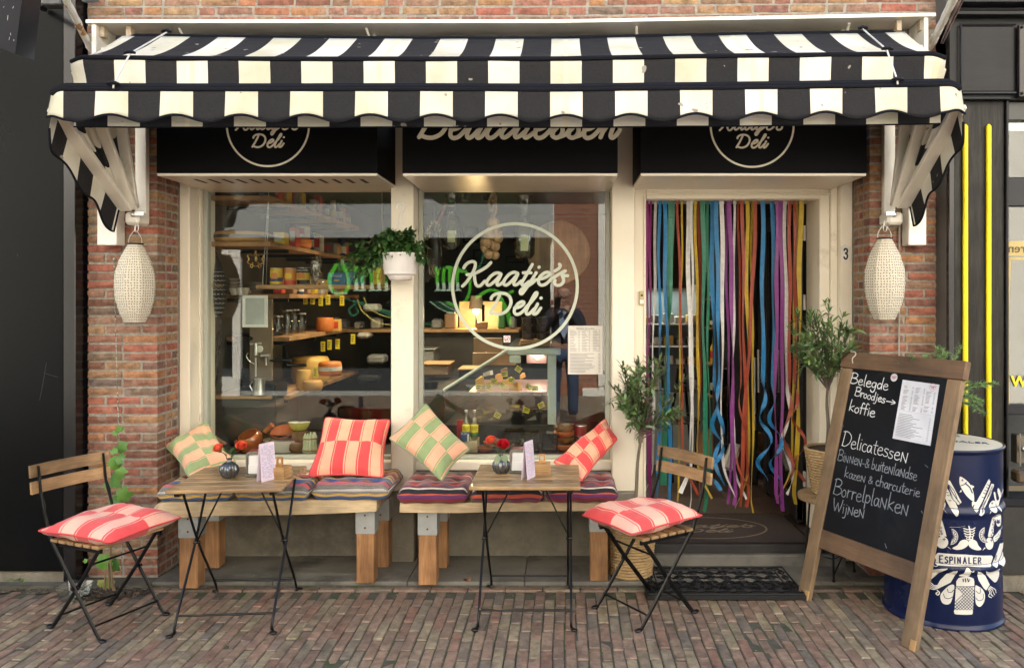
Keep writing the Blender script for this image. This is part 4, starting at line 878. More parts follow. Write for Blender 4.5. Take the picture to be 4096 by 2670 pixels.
redm2 = block_stripes('red_block_stripe_seat', pink, red, 2.6, .3, .55)
greenm = block_stripes('green_block_stripe', peach, green, 3.0, .1)
pipr = pm('red_piping', (.72, .07, .07), rough=.8); pipg = pm('green_piping', (.25, .33, .18), rough=.8)
def folk(name, bands, dash=90):
    """woven bands: list of (width, colour, pattern colour or None)"""
    tot = sum(b[0] for b in bands)
    def fn(N, L, u, v, M, uvv):
        n = N.new('ShaderNodeTexNoise'); n.inputs['Scale'].default_value = 5; L.new(uvv, n.inputs[0]); vv = M('FRACT', M('MULTIPLY_ADD', M('SUBTRACT', n.outputs[0], .5), .02, v))
        st, st2_, p = [], [], 0.0
        for wd, c, pc in bands: st.append((p/tot, c)); st2_.append((p/tot, pc or c)); p += wd
        r1 = ramp(N, st[:32], 'CONSTANT'); r2 = ramp(N, st2_[:32], 'CONSTANT'); L.new(vv, r1.inputs[0]); L.new(vv, r2.inputs[0])
        d = M('GREATER_THAN', M('FRACT', M('MULTIPLY', u, dash)), .58)
        zig = M('GREATER_THAN', M('FRACT', M('ADD', M('PINGPONG', M('MULTIPLY', u, dash*.35), .5), M('MULTIPLY', v, 60))), .5); dd = M('MULTIPLY', d, M('ADD', .4, zig)); dd = M('MINIMUM', dd, 1.0)
        mx = N.new('ShaderNodeMix'); mx.data_type = 'RGBA'; L.new(dd, mx.inputs[0]); L.new(r1.outputs[0], mx.inputs[6]); L.new(r2.outputs[0], mx.inputs[7]); return mx.outputs[2]
    return fabric_uv(name, fn, .5)
W_, K_, BL, YE, RD, PK, OR_ = (.55,.50,.42), (.008,.006,.010), (.03,.10,.30), (.55,.33,.05), (.34,.012,.02), (.50,.10,.16), (.30,.11,.035)
folk1 = folk('folk_yellow_blue', [(2.4,RD,None),(1.5,K_,W_),(1.2,YE,None),(2.5,OR_,K_),(1.5,YE,K_),(1.8,K_,None),(1,K_,W_),(3,BL,None),(.9,YE,None),(1.8,K_,W_),(1.3,W_,K_),(2.0,K_,W_),(2,PK,RD),(1.6,K_,None),(1.6,OR_,K_),(2.8,BL,K_),(1.2,YE,None),(1.8,K_,W_),(1.8,YE,RD),(1.6,K_,None)])
DR, PU, WI, NB, TR_ = (.20,.012,.02), (.10,.02,.09), (.13,.008,.022), (.03,.05,.13), (.42,.07,.03)
folk2 = folk('folk_dark_red', [(2.5,DR,None),(.7,W_,None),(1.6,WI,None),(1.4,TR_,K_),(.7,K_,None),(1.8,NB,K_),(.6,W_,K_),(2.2,DR,None),(1.4,PU,None),(1,TR_,None),(1.2,K_,None),(.6,W_,None),(2.2,WI,PU),(1.5,NB,DR),(.8,TR_,None),(1.5,DR,None),(.5,W_,K_),(2,PU,None),(1.3,TR_,WI),(1,K_,None)], 60)
def pillow(label, C, thick, mat, pip, rot=0, inset=.035, wr=.006, group=None, flip=False, seed=0):
    """scatter cushion spanned by four corners in order (u0v0, u1v0, u1v1, u0v1)"""
    C = [Vector(c) for c in C]; n = ((C[1]-C[0]).cross(C[3]-C[0])).normalized()
    cen = sum(C, Vector())/4; t = thing('cushion', label, 'cushion', cen, group=group); ns = 22
    if n.y > 0 or (abs(n.y) < .2 and n.z < 0): n = -n
    def pos(u, v, sg):
        e = (1-abs(2*u-1)**3.4)*(1-abs(2*v-1)**3.4)
        ci = inset*(1-(2*v-1)**2); cj = inset*(1-(2*u-1)**2); L1 = (C[1]-C[0]).length; L2 = (C[3]-C[0]).length
        uu = u+(.5-u)*2*ci/L1*abs(2*u-1)**3; vv = v+(.5-v)*2*cj/L2*abs(2*v-1)**3
        cr_ = (abs(2*u-1)**9)*(abs(2*v-1)**9)*.055; uu += (.5-uu)*cr_; vv += (.5-vv)*cr_
        p = (C[0]*(1-uu)+C[1]*uu)*(1-vv)+(C[3]*(1-uu)+C[2]*uu)*vv
        w_ = noise.noise((u*3.1+seed, v*3.1, seed*2.0))*wr*2.2+abs(noise.noise((u*7+seed, v*2.4+u*3, 3)))*wr*(-1.2-1.6*abs(2*u-1))+abs(noise.noise((u*2+seed*2, v*9, 8)))*wr*(-1.5*abs(2*v-1)**2)
        return p+n*(sg*thick*.5*max(0, e)**.62+w_*(e**.3 if e > 0 else 0))
    g = G(); f = (lambda u, v: (v, u)) if rot else (lambda u, v: (u, v))
    g.grid(lambda u, v: pos(u, v, 1), ns, ns, f); g.grid(lambda u, v: pos(u, v, -1), ns, ns, f)
    mk('cover', g, mat, t, smooth='all')
    per = [(i/ns, 0) for i in range(ns)]+[(1, i/ns) for i in range(ns)]+[(1-i/ns, 1) for i in range(ns)]+[(0, 1-i/ns) for i in range(ns)]
    mk('piping', G().tube([pos(u, v, 0) for u, v in per], .0042, 6, closed=True), pip, t, smooth=True); return t
def seatpad(label, x0, x1, y0, y1, z0, h, mat, group=None, seed=0):
    t = thing('seat_pad', label, 'seat pad', ((x0+x1)/2, (y0+y1)/2, z0), group=group); nu, nv = 36, 40
    def fn(u, v):
        # v runs bottom-front -> up the front -> over the top -> down the back
        a = v*2*pi; sx_ = (u-.5)*2
        per = [(0, 0), (0, 1), (1, 1), (1, 0)]; q = v*4 % 4; k = int(q); f_ = q-k
        D, Hh = (y1-y0), h; seg = [D*.5, Hh, D, Hh, D*.5]; tot = sum(seg); s = v*tot; 
        if s < seg[0]: y, z = (y0+y1)/2-s, 0
        elif s < seg[0]+seg[1]: y, z = y0, s-seg[0]
        elif s < seg[0]+seg[1]+seg[2]: y, z = y0+s-seg[0]-seg[1], Hh
        elif s < seg[0]+seg[1]+seg[2]+seg[3]: y, z = y1, Hh-(s-seg[0]-seg[1]-seg[2])
        else: y, z = y1-(s-tot+seg[4]), 0
        end = (1-abs(sx_)**22); zc = Hh/2
        x = (x0+x1)/2+(x1-x0)/2*sx_
        # rounded edges, bulging sides and tufts
        ty = (y-y0)/D; front = max(0, 1-abs(y-y0)/.05); bulge = sin(pi*min(1, max(0, z/Hh)))
        y -= (.012*bulge*front)*(1-.3*abs(sin(u*pi*3+seed))); 
        zz = z
        if z > Hh*.5:
            tuft = 0
            for tx in (.2, .5, .8):
                for tyy in (.2, .5, .8): tuft += math.exp(-((u-tx)**2+(ty-tyy)**2)/.006)
            zz -= .022*tuft; zz += .008*noise.noise((x*9, y*9, seed)); e = min(ty, 1-ty)*D
            if e < .03: zz -= .018*(1-e/.03)**2
            e2 = (1-abs(sx_))*(x1-x0)/2
            if e2 < .03: zz -= .010*(1-e2/.03)**2
        if z < Hh*.5 and front > 0: zz += .006*(1-sin(u*pi*3+seed)**2)
        x -= sx_*.008*(1-bulge)*1.0; zf = zc+(zz-zc)*(end*.55+.45)
        y = (y0+y1)/2+(y-(y0+y1)/2)*(.96+.04*end)
        return Vector((x+.003*noise.noise((x*20, y*9, z*30)), y+.005*noise.noise((x*14, z*30, seed+3)), z0+zf))
    g = G().grid(fn, nu, nv, lambda u, v: (u, v*1.9))
    for u in (0, 1): 
        ring = [fn(u, j/nv) for j in range(nv)]; c = sum(ring, Vector())/nv+Vector(((-.006 if u == 0 else .006), 0, 0)); g.add(ring+[c], [(j, (j+1) % nv, nv) for j in range(nv)], [(0, j/nv*1.9) for j in range(nv)]+[(0, .5)])
    mk('cover', g, mat, t, smooth='all')
    g = G()
    for tx in (.2, .5, .8):
        for ty in (.2, .5, .8): p = Vector((x0+(x1-x0)*tx, y0+(y1-y0)*ty, z0+h-.016)); g.blob(p, .007, 6, 4)
    mk('tuft', g, mat, t); return t

# ------------------------------------------------------------------ benches
legw = wood('douglas_post', (.42, .22, .09), (.20, .09, .035), 'z', .8, .6, .12, .4); plankw = wood('pale_plank', (.50, .38, .22), (.27, .19, .10), 'x', .6, .6, .06, .3)
def bench(label, x0, x1, yf, yb, zt, th, legs, live=False, yshift=0):
    t = thing('bench', label, 'bench', ((x0+x1)/2, (yf+yb)/2, .03))
    n = 30; vs = []
    for i in range(n+1):
        u = i/n; x = x0+(x1-x0)*u; ex = max(0, 1-u*14)**2 if live else 0; yo = yf+.012*noise.noise((x*3, 1, 1))+ex*.05+yshift*u; zb = zt-th+.006*noise.noise((x*2.5, 5, 2))-(.015*(1-u) if live else 0); xb = x-(.05*(1-u)**8 if live else 0)
        ztp = zt-(ex*.02)
        vs += [(x, yo+.012, ztp), (xb, yo, zb), (xb, yb, zb), (x, yb, zt)]
    fs = [(i*4+j, i*4+(j+1) % 4, (i+1)*4+(j+1) % 4, (i+1)*4+j) for i in range(n) for j in range(4)]+[(0,1,2,3), (n*4+3, n*4+2, n*4+1, n*4)]
    mk('seat_plank', G().add(vs, fs), plankw, t, smooth=30)
    for (lx, ly, w_) in legs:
        zt2 = zt-th-.004; a = .031
        lg = mk('leg', G().box(lx, lx+w_, ly, ly+w_, a, zt2, c=.004), legw, t)
        mk('bracket', G().box(lx-.004, lx+w_+.004, ly-.004, ly+w_+.004, .31, zt2-.001, c=.002), galv, lg)
        for dz in (.035, .105): mk('bolt_hole', G().lathe([(.006, 0), (.006, .0012), (0, .0012)], 8, (lx+w_*.5, ly-.0045, .31+dz), M=Matrix.Rotation(pi/2, 4, 'X')), pm('rust', (.16, .06, .03), rough=.8), lg)
    return t
bench('rustic plank bench with live edge under the left window on squared timber legs', -2.225, -1.017, 4.36, 4.83, .512, .068, [(-2.095, 4.40, .10), (-1.14, 4.475, .10), (-2.118, 4.73, .10), (-1.115, 4.745, .10)], True, .07)
bench('plank bench under the logo window on squared timber legs', -.885, .315, 4.41, 4.85, .495, .05, [(-.787, 4.45, .10), (.17, 4.515, .10), (-.768, 4.73, .10), (.185, 4.745, .10)], False, .05)
G1, G2 = 'yellow and blue folk-pattern seat pads on the left bench', 'dark red striped seat pads on the right bench'
seatpad('folk-pattern seat pad at the left end of the left bench', -2.215, -1.80, 4.385, 4.81, .512, .088, folk1, G1, 1)
seatpad('folk-pattern seat pad in the middle of the left bench', -1.79, -1.385, 4.40, 4.82, .512, .088, folk1, G1, 2)
seatpad('folk-pattern seat pad at the right end of the left bench under the red cushion', -1.375, -.945, 4.42, 4.83, .512, .092, folk1, G1, 3)
seatpad('dark red striped seat pad at the left end of the right bench', -.90, -.505, 4.41, 4.83, .495, .09, folk2, G2, 4)
seatpad('dark red striped seat pad in the middle of the right bench behind the table', -.495, -.095, 4.42, 4.83, .495, .084, folk2, G2, 5)
seatpad('dark red striped seat pad at the right end of the right bench', -.085, .325, 4.43, 4.84, .495, .09, folk2, G2, 6)
# scatter cushions leaning on the windows
pillow('green and peach striped cushion slumped in the left corner of the left bench', [P(652, 1782, 4.72), P(828, 1682, 4.92), P(950, 1850, 4.66), P(752, 1908, 4.50)], .13, greenm, pipg, 1, .02, .012, seed=1)
pillow('red and peach striped cushion propped upright on the right end of the left bench', [P(1298, 1664, 4.84), P(1566, 1674, 4.84), P(1537, 1912, 4.55), P(1226, 1908, 4.55)], .13, redm, pipr, 0, .022, .008, seed=2)
pillow('green and peach striped cushion standing on its corner at the left of the logo window', [P(1549, 1752, 4.60), P(1702, 1606, 4.80), P(1884, 1795, 4.66), P(1768, 1928, 4.45)], .13, greenm, pipg, 1, .022, .007, seed=3)
pillow('red and peach striped cushion slumped at the right end of the right bench', [P(2422, 1670, 4.90), P(2472, 1755, 4.76), P(2325, 1930, 4.50), P(2208, 1848, 4.66)], .12, redm, pipr, 1, .015, .011, seed=4)

# ------------------------------------------------------------------ folding bistro set
acac = wood('oiled_acacia', (.42, .27, .12), (.13, .075, .035), 'x', 1.0, .38, .22, .3, coat=.15); acy = wood('oiled_acacia_slat', (.44, .28, .13), (.22, .13, .06), 'y', 1.0, .45, .22, .3)
def make_table():
    t = thing('bistro_table', 'x', 'table')
    for i in range(6):
        y0 = -.27+i*.0915; mk('slat', G().box(-.275, .275, y0, y0+.076, .682, .70, c=.004), acac, t)
    for s in (-1, 1): mk('top_rail', G().box(s*.225-.012, s*.225+.012, -.255, .255, .664, .681), blackm, t)
    r = .0066
    def leg(x, yf, yt): return G().tube(catmull([(x*1.0+.012*(-1 if x < 0 else 1), yf+(-.03 if yf < 0 else .03), .010), (x, yf, .014), (x, yf+(.004 if yf < 0 else -.004), .06), (x, (yf*.1+yt*.1), .36), (x, yt, .665)], 4), r, 8)
    for s in (-1, 1):
        for yf, yt, xo in ((-.262, .20, .229), (.262, -.20, .214)):
            lg = mk('leg', leg(s*xo, yf, yt), blackm, t, smooth=True); mk('foot', G().blob((s*(xo+.014), yf+(-.034 if yf < 0 else .034), .009), .017, 10, 6, (1.1, .8, .5)), blackm, lg, smooth=True)
        mk('brace', G().tube([(s*.222, 0, .37), (s*.07, -.03 if s < 0 else .03, .668)], .0045, 6), blackm, t); mk('pivot', G().tube([(s*.205, 0, .368), (s*.238, 0, .368)], .009, 8), blackm, t)
    for y, x in ((-.245, .229), (.245, .214)): mk('crossbar', G().tube([(-x, y, .085), (x, y, .085)], .0055, 7), blackm, t)
    return t
tb = make_table(); tb['label'] = 'slatted folding table with two coral roses in front of the left bench'; tb['group'] = 'folding bistro tables'
tb2 = copy_tree(tb); tb2['label'] = 'slatted folding table with red and coral roses in front of the logo window bench'
move(tb, (-1.655, 4.150, 0), radians(4.8)); move(tb2, (-.172, 4.205, 0), radians(-.4))
def make_chair():
    t = thing('bistro_chair', 'x', 'chair')                       # faces local +x
    for i in range(6): mk('seat_slat', G().box(-.165+i*.058, -.165+i*.058+.046, -.185, .185, .437, .452, c=.003), acy, t)
    for s in (-1, 1):
        a = [(-.265, s*.175, .80), (-.245, s*.175, .66), (-.225, s*.177, .61), (-.218, s*.178, .58), (-.17, s*.178, .45), (.0, s*.178, .23), (.155, s*.178, .035), (.175, s*.178, .014)]
        lg = mk('back_leg', G().tube(a, [.007, .008, .011, .008, .009, .009, .009, .008], 8, sq=(.62, 1.3)), blackm, t, smooth=60); mk('foot', G().blob((.192, s*.178, .011), .02, 10, 6, (1.25, .75, .5)), blackm, lg, smooth=True)
        b = [(.145, s*.158, .43), (.0, s*.158, .235), (-.165, s*.158, .035), (-.185, s*.158, .014)]
        lg = mk('front_leg', G().tube(b, [.009, .009, .009, .008], 8, sq=(.62, 1.3)), blackm, t, smooth=60); mk('foot', G().blob((-.202, s*.158, .011), .02, 10, 6, (1.25, .75, .5)), blackm, lg, smooth=True)
        mk('seat_rail', G().box(-.175, .17, s*.165-.006, s*.165+.006, .417, .436), blackm, t)
        mk('pivot', G().tube([(.0, s*.15, .232), (.0, s*.192, .232)], .008, 8), blackm, t)
    for x, z, w_ in ((.135, .07, .178), (-.145, .07, .158), (.085, .35, .158)): mk('crossbar', G().tube([(x, -w_, z), (x, w_, z)], .0052, 7), blackm, t)
    for z, dx in ((.745, -.272), (.665, -.262)):
        def cf(u, v): return Vector((dx-.018*(1-(2*v-1)**2)+.009*0, -.215+.43*v, z+(.058)*u))
        g = G(); n = 12; vs = []
        for i in range(n+1):
            v = i/n; x = dx+.0-.022*(1-(2*v-1)**2); y = -.212+.424*v
            vs += [(x-.007, y, z), (x+.007, y, z), (x+.001, y, z+.058), (x-.013, y, z+.058)]
        g.add(vs, [(i*4+j, i*4+(j+1) % 4, (i+1)*4+(j+1) % 4, (i+1)*4+j) for i in range(n) for j in range(4)]+[(0,1,2,3), (n*4+3, n*4+2, n*4+1, n*4)]); mk('back_slat', g, acy, t, smooth=30)
    return t
ch = make_chair(); ch['label'] = 'folding bistro chair on the left with its back to the black panel'; ch['group'] = 'folding bistro chairs'
ch2 = copy_tree(ch); ch2['label'] = 'folding bistro chair on the right in front of the shop door'
move(ch, (-2.268, 4.015, 0), radians(-23)); move(ch2, (.443, 4.155, 0), radians(214))
def seat_cushion(label, o, ang_, seed, lift=.0):
    R_ = Matrix.Translation(o) @ Matrix.Rotation(ang_, 4, 'Z')
    C = [R_ @ Vector(c) for c in ((-.215, -.235, .505+lift), (.255, -.225, .49), (.25, .225, .495), (-.215, .23, .525+lift))]
    return pillow(label, C, .105, redm2, pipr, 0, .022, .010, seed=seed)
seat_cushion('red and pink checked cushion lying on the left bistro chair', (-2.255, 4.01, 0), radians(-19), 5)
seat_cushion('red and pink checked cushion lying on the right bistro chair', (.435, 4.15, 0), radians(212), 7)

# ------------------------------------------------------------------ things on the tables
vasem = pm('ribbed_glass', (.035, .045, .055), (.08, .08, .075), 9, .08, metal=.35, spec=.9, coat=.6); leafd = pm('rose_leaf', (.03, .075, .02), (.055, .11, .03), 8, .45, vary=.2); sage = pm('sage_leaf', (.16, .22, .12), (.22, .27, .16), 14, .7)
corm = pm('coral_petal', (.80, .10, .045), (.85, .17, .08), 9, .6); rosr = pm('red_petal', (.50, .008, .02), (.62, .02, .03), 9, .55)
def leaf_geo(g, base, d, L, W, up=Vector((0, 0, 1)), curl=.25, fold=.15):
    d = Vector(d).normalized(); s = d.cross(up)
    if s.length < .05: s = d.cross(Vector((1, .3, 0)))
    s.normalize(); n = s.cross(d).normalized(); base = Vector(base)
    rows = [(0, .06), (.3, .85), (.6, .9), (.85, .45), (1, .02)]; vs = []
    for t, wf in rows:
        c = base+d*(L*t)-n*(curl*L*t*t)
        vs += [c-s*W*.5*wf+n*fold*W*wf, c, c+s*W*.5*wf+n*fold*W*wf]
    g.add(vs, [(i*3+j, i*3+j+1, (i+1)*3+j+1, (i+1)*3+j) for i in range(4) for j in range(2)])
def rose(parent, c, r, mat, tilt, sd):
    random.seed(sd); c = Vector(c); ax = Vector(tilt).normalized(); q = ax.to_track_quat('Z', 'Y').to_matrix()
    fl = bpy.data.objects.new('rose', None); COL.objects.link(fl); fl.parent = parent; fl.location = c-world_off(parent)
    for ring, (n, rad, hh, op) in enumerate(((3, .20, 1.2, .0), (4, .40, 1.2, .04), (5, .62, 1.12, .10), (5, .82, 1.0, .20), (5, .95, .8, .42))):
        for k in range(n):
            a0 = 2*pi*k/n+ring*.7; wd = 2*pi/n*.72
            def f(u, v):
                a = a0+(u-.5)*2*wd*(.75+.25*v); rr = r*rad*(.35+.65*v**.7)+r*op*.35*v**3*(1+.2*sin(5*u+ring)); z = r*(hh*1.25*v-.45)-r*.14*(2*u-1)**2*v*2+(-r*op*.25*v**4)
                return c+q @ Vector((rr*cos(a), rr*sin(a), z))
            mk('petal', G().grid(f, 6, 5), mat, fl, smooth=True)
def flowers(label, o, specs, sageleaf=False, sd=3):
    o = Vector(o); t = thing('flower_vase', label, 'vase', o)
    prof = [(.018, 0), (.030, .003), (.043, .022), (.047, .040), (.043, .058), (.030, .074), (.014, .083), (.011, .092), (.016, .100), (.013, .1), (.009, .09), (.009, .07)]
    mk('glass_vase', G().lathe(prof, 72, o, flute=(18, .045)), vasem, t, smooth=True)
    for (dx, dy, dz, r, m, tl) in specs:
        hd = o+Vector((dx, dy, dz)); mk('stem', G().tube(catmull([o+Vector((0, 0, .06)), o+Vector((dx*.4, dy*.4, .12)), hd-Vector((0, 0, r*.5))], 4), .0022, 5), leafd, t); rose(t, hd, r, m, tl, sd+int(dx*1000)); mk('sepal', G().blob(hd-Vector(tl).normalized()*r*.45, r*.4, 8, 5), leafd, t)
    random.seed(sd)
    for k in range(11):
        g = G(); a = random.uniform(0, 6.28); leaf_geo(g, o+Vector((cos(a)*.012, sin(a)*.012, .108+random.uniform(0, .03))), (cos(a)*.8, sin(a)*.6, random.uniform(.2, 1)), random.uniform(.035, .055), random.uniform(.018, .026)); mk('leaf', g, leafd, t, smooth=True)
    if sageleaf:
        for dx, dz, L in ((-.012, .105, .06), (.016, .108, .05), (.004, .10, .085)): g = G(); leaf_geo(g, o+Vector((dx, -.02, dz)), (dx*12, -.35, -.9 if L > .06 else -.6), L, .034, up=Vector((0, -1, .2))); mk('leaf', g, sage, t, smooth=True)
    return t
flowers('small ribbed dark glass vase with two coral roses on the left table', (-1.712, 4.14, .7005), [(-.050, -.01, .150, .026, corm, (-.35, -.4, .9)), (.058, .01, .158, .027, corm, (.25, -.5, .85)), (.03, .03, .13, .012, rosr, (0, 0, 1))], sd=3)
flowers('ribbed dark glass vase with a dark red and a coral rose on the right table', (-.312, 4.24, .7005), [(-.055, .0, .172, .026, corm, (-.3, -.35, .9)), (.012, -.012, .150, .032, rosr, (.15, -.55, .8))], True, 9)
napm = pm('napkin', (.78, .77, .72), (.74, .73, .69), 20, .8, bump=.3, bscale=30); chrome = pm('chrome_band', (.42, .43, .43), (.3, .31, .31), 5, .18, metal=1); redv = pm('dark_red_panel', (.28, .015, .02), rough=.3)
def napkin(label, o, rz):
    t = thing('napkin_dispenser', label, 'napkin dispenser', (0, 0, 0)); R_ = .022; w_, h_, d_ = .058, .132, .062
    def rr(w2, h2, r2):
        out = []
        for cx_, cz_, a0 in ((w2-r2, h2-r2, 0), (-w2+r2, h2-r2, pi/2)):
            for k in range(6): a = a0+k*pi/10; out.append((cx_+r2*cos(a), cz_+r2*sin(a)))
        return out+[(-w2, 0), (w2, 0)]
    outer, inner = rr(w_, h_, R_), [(x, z+.0 if z > 0 else .014) for x, z in rr(w_-.009, h_-.016, .010)]
    n = len(outer); vs = [(x, -d_/2, z) for x, z in outer]+[(x, -d_/2, z) for x, z in inner]+[(x, d_/2, z) for x, z in outer]+[(x, d_/2, z) for x, z in inner]
    fs = []
    for i in range(n):
        j = (i+1) % n; fs += [(i, j, n+j, n+i), (2*n+i, 2*n+j, 3*n+j, 3*n+i), (i, j, 2*n+j, 2*n+i), (n+i, n+j, 3*n+j, 3*n+i)]
    mk('frame', G().add(vs, fs), chrome, t, smooth=50)
    mk('napkins', G().box(-w_+.0095, w_-.0095, -d_/2+.006, d_/2-.006, .014, h_-.018, c=.006), napm, t); mk('napkin_fold', G().box(-w_+.012, w_-.014, -d_/2+.002, -d_/2+.0055, .016, .062, c=.001), napm, t)
    mk('top_panel', G().box(-w_+.014, w_-.014, -d_/2+.006, d_/2-.004, h_, h_+.0015), redv, t); return move(t, o, rz)
napkin('chrome napkin dispenser with red top on the left table', (-1.575, 4.185, .7005), radians(3)); napkin('chrome napkin dispenser with red top on the logo window table', (-.208, 4.255, .7005), radians(-2))
menum = pm('menu_lilac', (.66, .58, .68), (.72, .60, .66), 12, .6); printm = pm('menu_print', (.46, .36, .50), rough=.7)
def tent(label, o, rz):
    t = thing('menu_card', label, 'menu', (0, 0, 0)); g = G()
    for s in (-1, 1):
        vs = [(-.001, s*.0, .198), (.001, s*.002, .198)]
    W2, Hh = .047, .190
    for s in (-1, 1):
        a, b = Vector((0, -W2, 0)), Vector((0, W2, 0)); off = Vector((s*.018, 0, 0)); top = Vector((s*.002, 0, Hh)); n = Vector((s*.0012, 0, 0))
        q = [a+off, b+off, b+top, a+top]; g = G().add(q+[p-n for p in q], [(0,1,2,3),(7,6,5,4),(0,4,5,1),(1,5,6,2),(2,6,7,3),(3,7,4,0)]); mk('page', g, menum, t)
        g = G(); random.seed(5+s)
        for k in range(26):
            z = Hh*(.93-.034*k); f = lambda y, zz: Vector((s*(.018+(.002-.018)*zz/Hh+.0006), y, zz)); y = -W2+.008
            while y < W2-.012:
                L_ = random.uniform(.006, .018); 
                if random.random() < .75: g.quad(f(y, z), f(min(y+L_, W2-.006), z), f(min(y+L_, W2-.006), z+.0028), f(y, z+.0028))
                y += L_+.004
        mk('print', g, printm, t)
    return move(t, o, rz)
tent('folded lilac menu card beside the napkin dispenser on the left table', (-1.497, 4.08, .7005), radians(-28)); tent('folded lilac menu card beside the napkin dispenser on the logo window table', (-.163, 4.13, .7005), radians(-24))
oak = wood('pale_oak', (.50, .30, .12), (.36, .20, .075), 'x', 2.2, .6, .12, .3)
def block(label, o, rz):
    t = thing('coaster_stack', label, 'coaster holder', (0, 0, 0))
    for k in range(6): mk('board', G().box(-.045, .045+random.uniform(-.001, .002), -.045, .045, k*.0098, k*.0098+.0090, c=.0014), oak, t)
    z = .0592; g = G()
    pts_o = [(-.0165, 0), (.0165, 0), (.0165, .046), (-.0165, .046)]; pi_ = [(-.009, .013), (.009, .013), (.009, .036), (-.009, .036)]
    vs = [(x, -.005, z+q) for x, q in pts_o]+[(x, -.005, z+q) for x, q in pi_]+[(x, .005, z+q) for x, q in pts_o]+[(x, .005, z+q) for x, q in pi_]
    fs = []
    for i in range(4): j = (i+1) % 4; fs += [(i, j, 4+j, 4+i), (8+i, 8+j, 12+j, 12+i), (i, j, 8+j, 8+i), (4+i, 4+j, 12+j, 12+i)]
    mk('grip', g.add(vs, fs), wood('grip_oak', (.48, .24, .08), (.36, .17, .05), 'z', 2, .6), t); return move(t, o, rz)
block('stack of square oak coasters with upright grip on the left table', (-1.452, 4.145, .7005), radians(-8)); block('stack of square oak coasters with upright grip on the logo window table', (-.095, 4.225, .7005), radians(1))
lf = thing('card', 'white card lying on the bench seat pads beside the red cushion', 'card', P(1245, 1868, 4.75)); mk('sheet', G().box(X(1215, 4.72), X(1270, 4.72), 4.70, 4.82, .588, .590), paper, lf)
# ------------------------------------------------------------------ chalk board
bw = wood('weathered_frame', (.21, .14, .075), (.12, .078, .042), 'z', .8, .6, .12, .5); bwx = wood('weathered_frame_top', (.15, .088, .045), (.085, .05, .028), 'x', .8, .6, .05, .5)
endw = pm('raw_wood_end', (.50, .30, .12), (.34, .2, .09), 15, .7)
FL, FR = Vector((1.31, 4.34, .0)), Vector((1.61, 3.71, .0))
bx = (FR-FL).normalized(); bn = Vector((bx.y, -bx.x, 0)); bn = bn if bn.y < 0 else -bn      # bn faces the street
ln_ = .34; HB = 1.32; bup = (-bn*ln_+Vector((0, 0, HB))); BL_ = bup.length; bup.normalize(); bnn = bx.cross(bup); bnn = bnn if bnn.y < 0 else -bnn
FLc = FL; BW = (FR-FL).length+.075
MB_ = Matrix(((bx.x, -bnn.x, bup.x, FLc.x-bx.x*.035), (bx.y, -bnn.y, bup.y, FLc.y-bx.y*.035), (bx.z, -bnn.z, bup.z, .004), (0, 0, 0, 1)))
ab = thing('chalkboard_sign', 'tall wooden framed chalkboard listing belegde broodjes, koffie and wijnen', 'chalkboard', FLc)
def bb(name, x0, x1, z0, z1, y0, y1, mat, c=.004, par=ab):
    """box in board space built in place: x along the board, z up it, y into it"""
    o = mk(name, G().box(x0, x1, y0, y1, z0, z1, c=c), mat, None); o.parent = par; o.matrix_local = Matrix.Translation(-Vector(par.location)) @ MB_ if par is ab else MB_; return o
bb('stile', 0, .082, 0, BL_-.090, 0, .032, bw); bb('stile', BW-.082, BW, 0, BL_-.090, 0, .032, bw)
bb('top_rail', -.006, BW+.010, BL_-.088, BL_+.004, -.003, .034, bwx); bb('bottom_rail', .0835, BW-.0835, .285, .385, .002, .030, bwx)
bm_ = pm('chalkboard', (.0035, .004, .006), (.006, .007, .009), 4, .40, rough2=.6, spec=.22, dirt=(.014, .015, .018), dlo=.52, dhi=.8, dscale=5)
bb('board', .0835, BW-.0835, .386, BL_-.089, .010, .022, bm_, c=0)
for x in (0, BW-.082): bb('splintered_end', x+.05, x+.0825, -.002, .05, -.0015, .006, endw, c=.003)
MI = MB_.inverted()
def on_board(px, py):
    d = Vector(((px-CX)/F, 1, -(py-CY)/F)); o = MI @ Vector((0, 0, H)); d2 = MI.to_3x3() @ d; t = (.010-o.y)/d2.y; p = o+d2*t; return Vector((p.x, p.z))
chalk = pm('chalk_marker', (.72, .74, .74), (.60, .62, .62), 40, .8); chalkf = pm('chalk_faint', (.27, .30, .33), (.15, .17, .19), 60, .9)
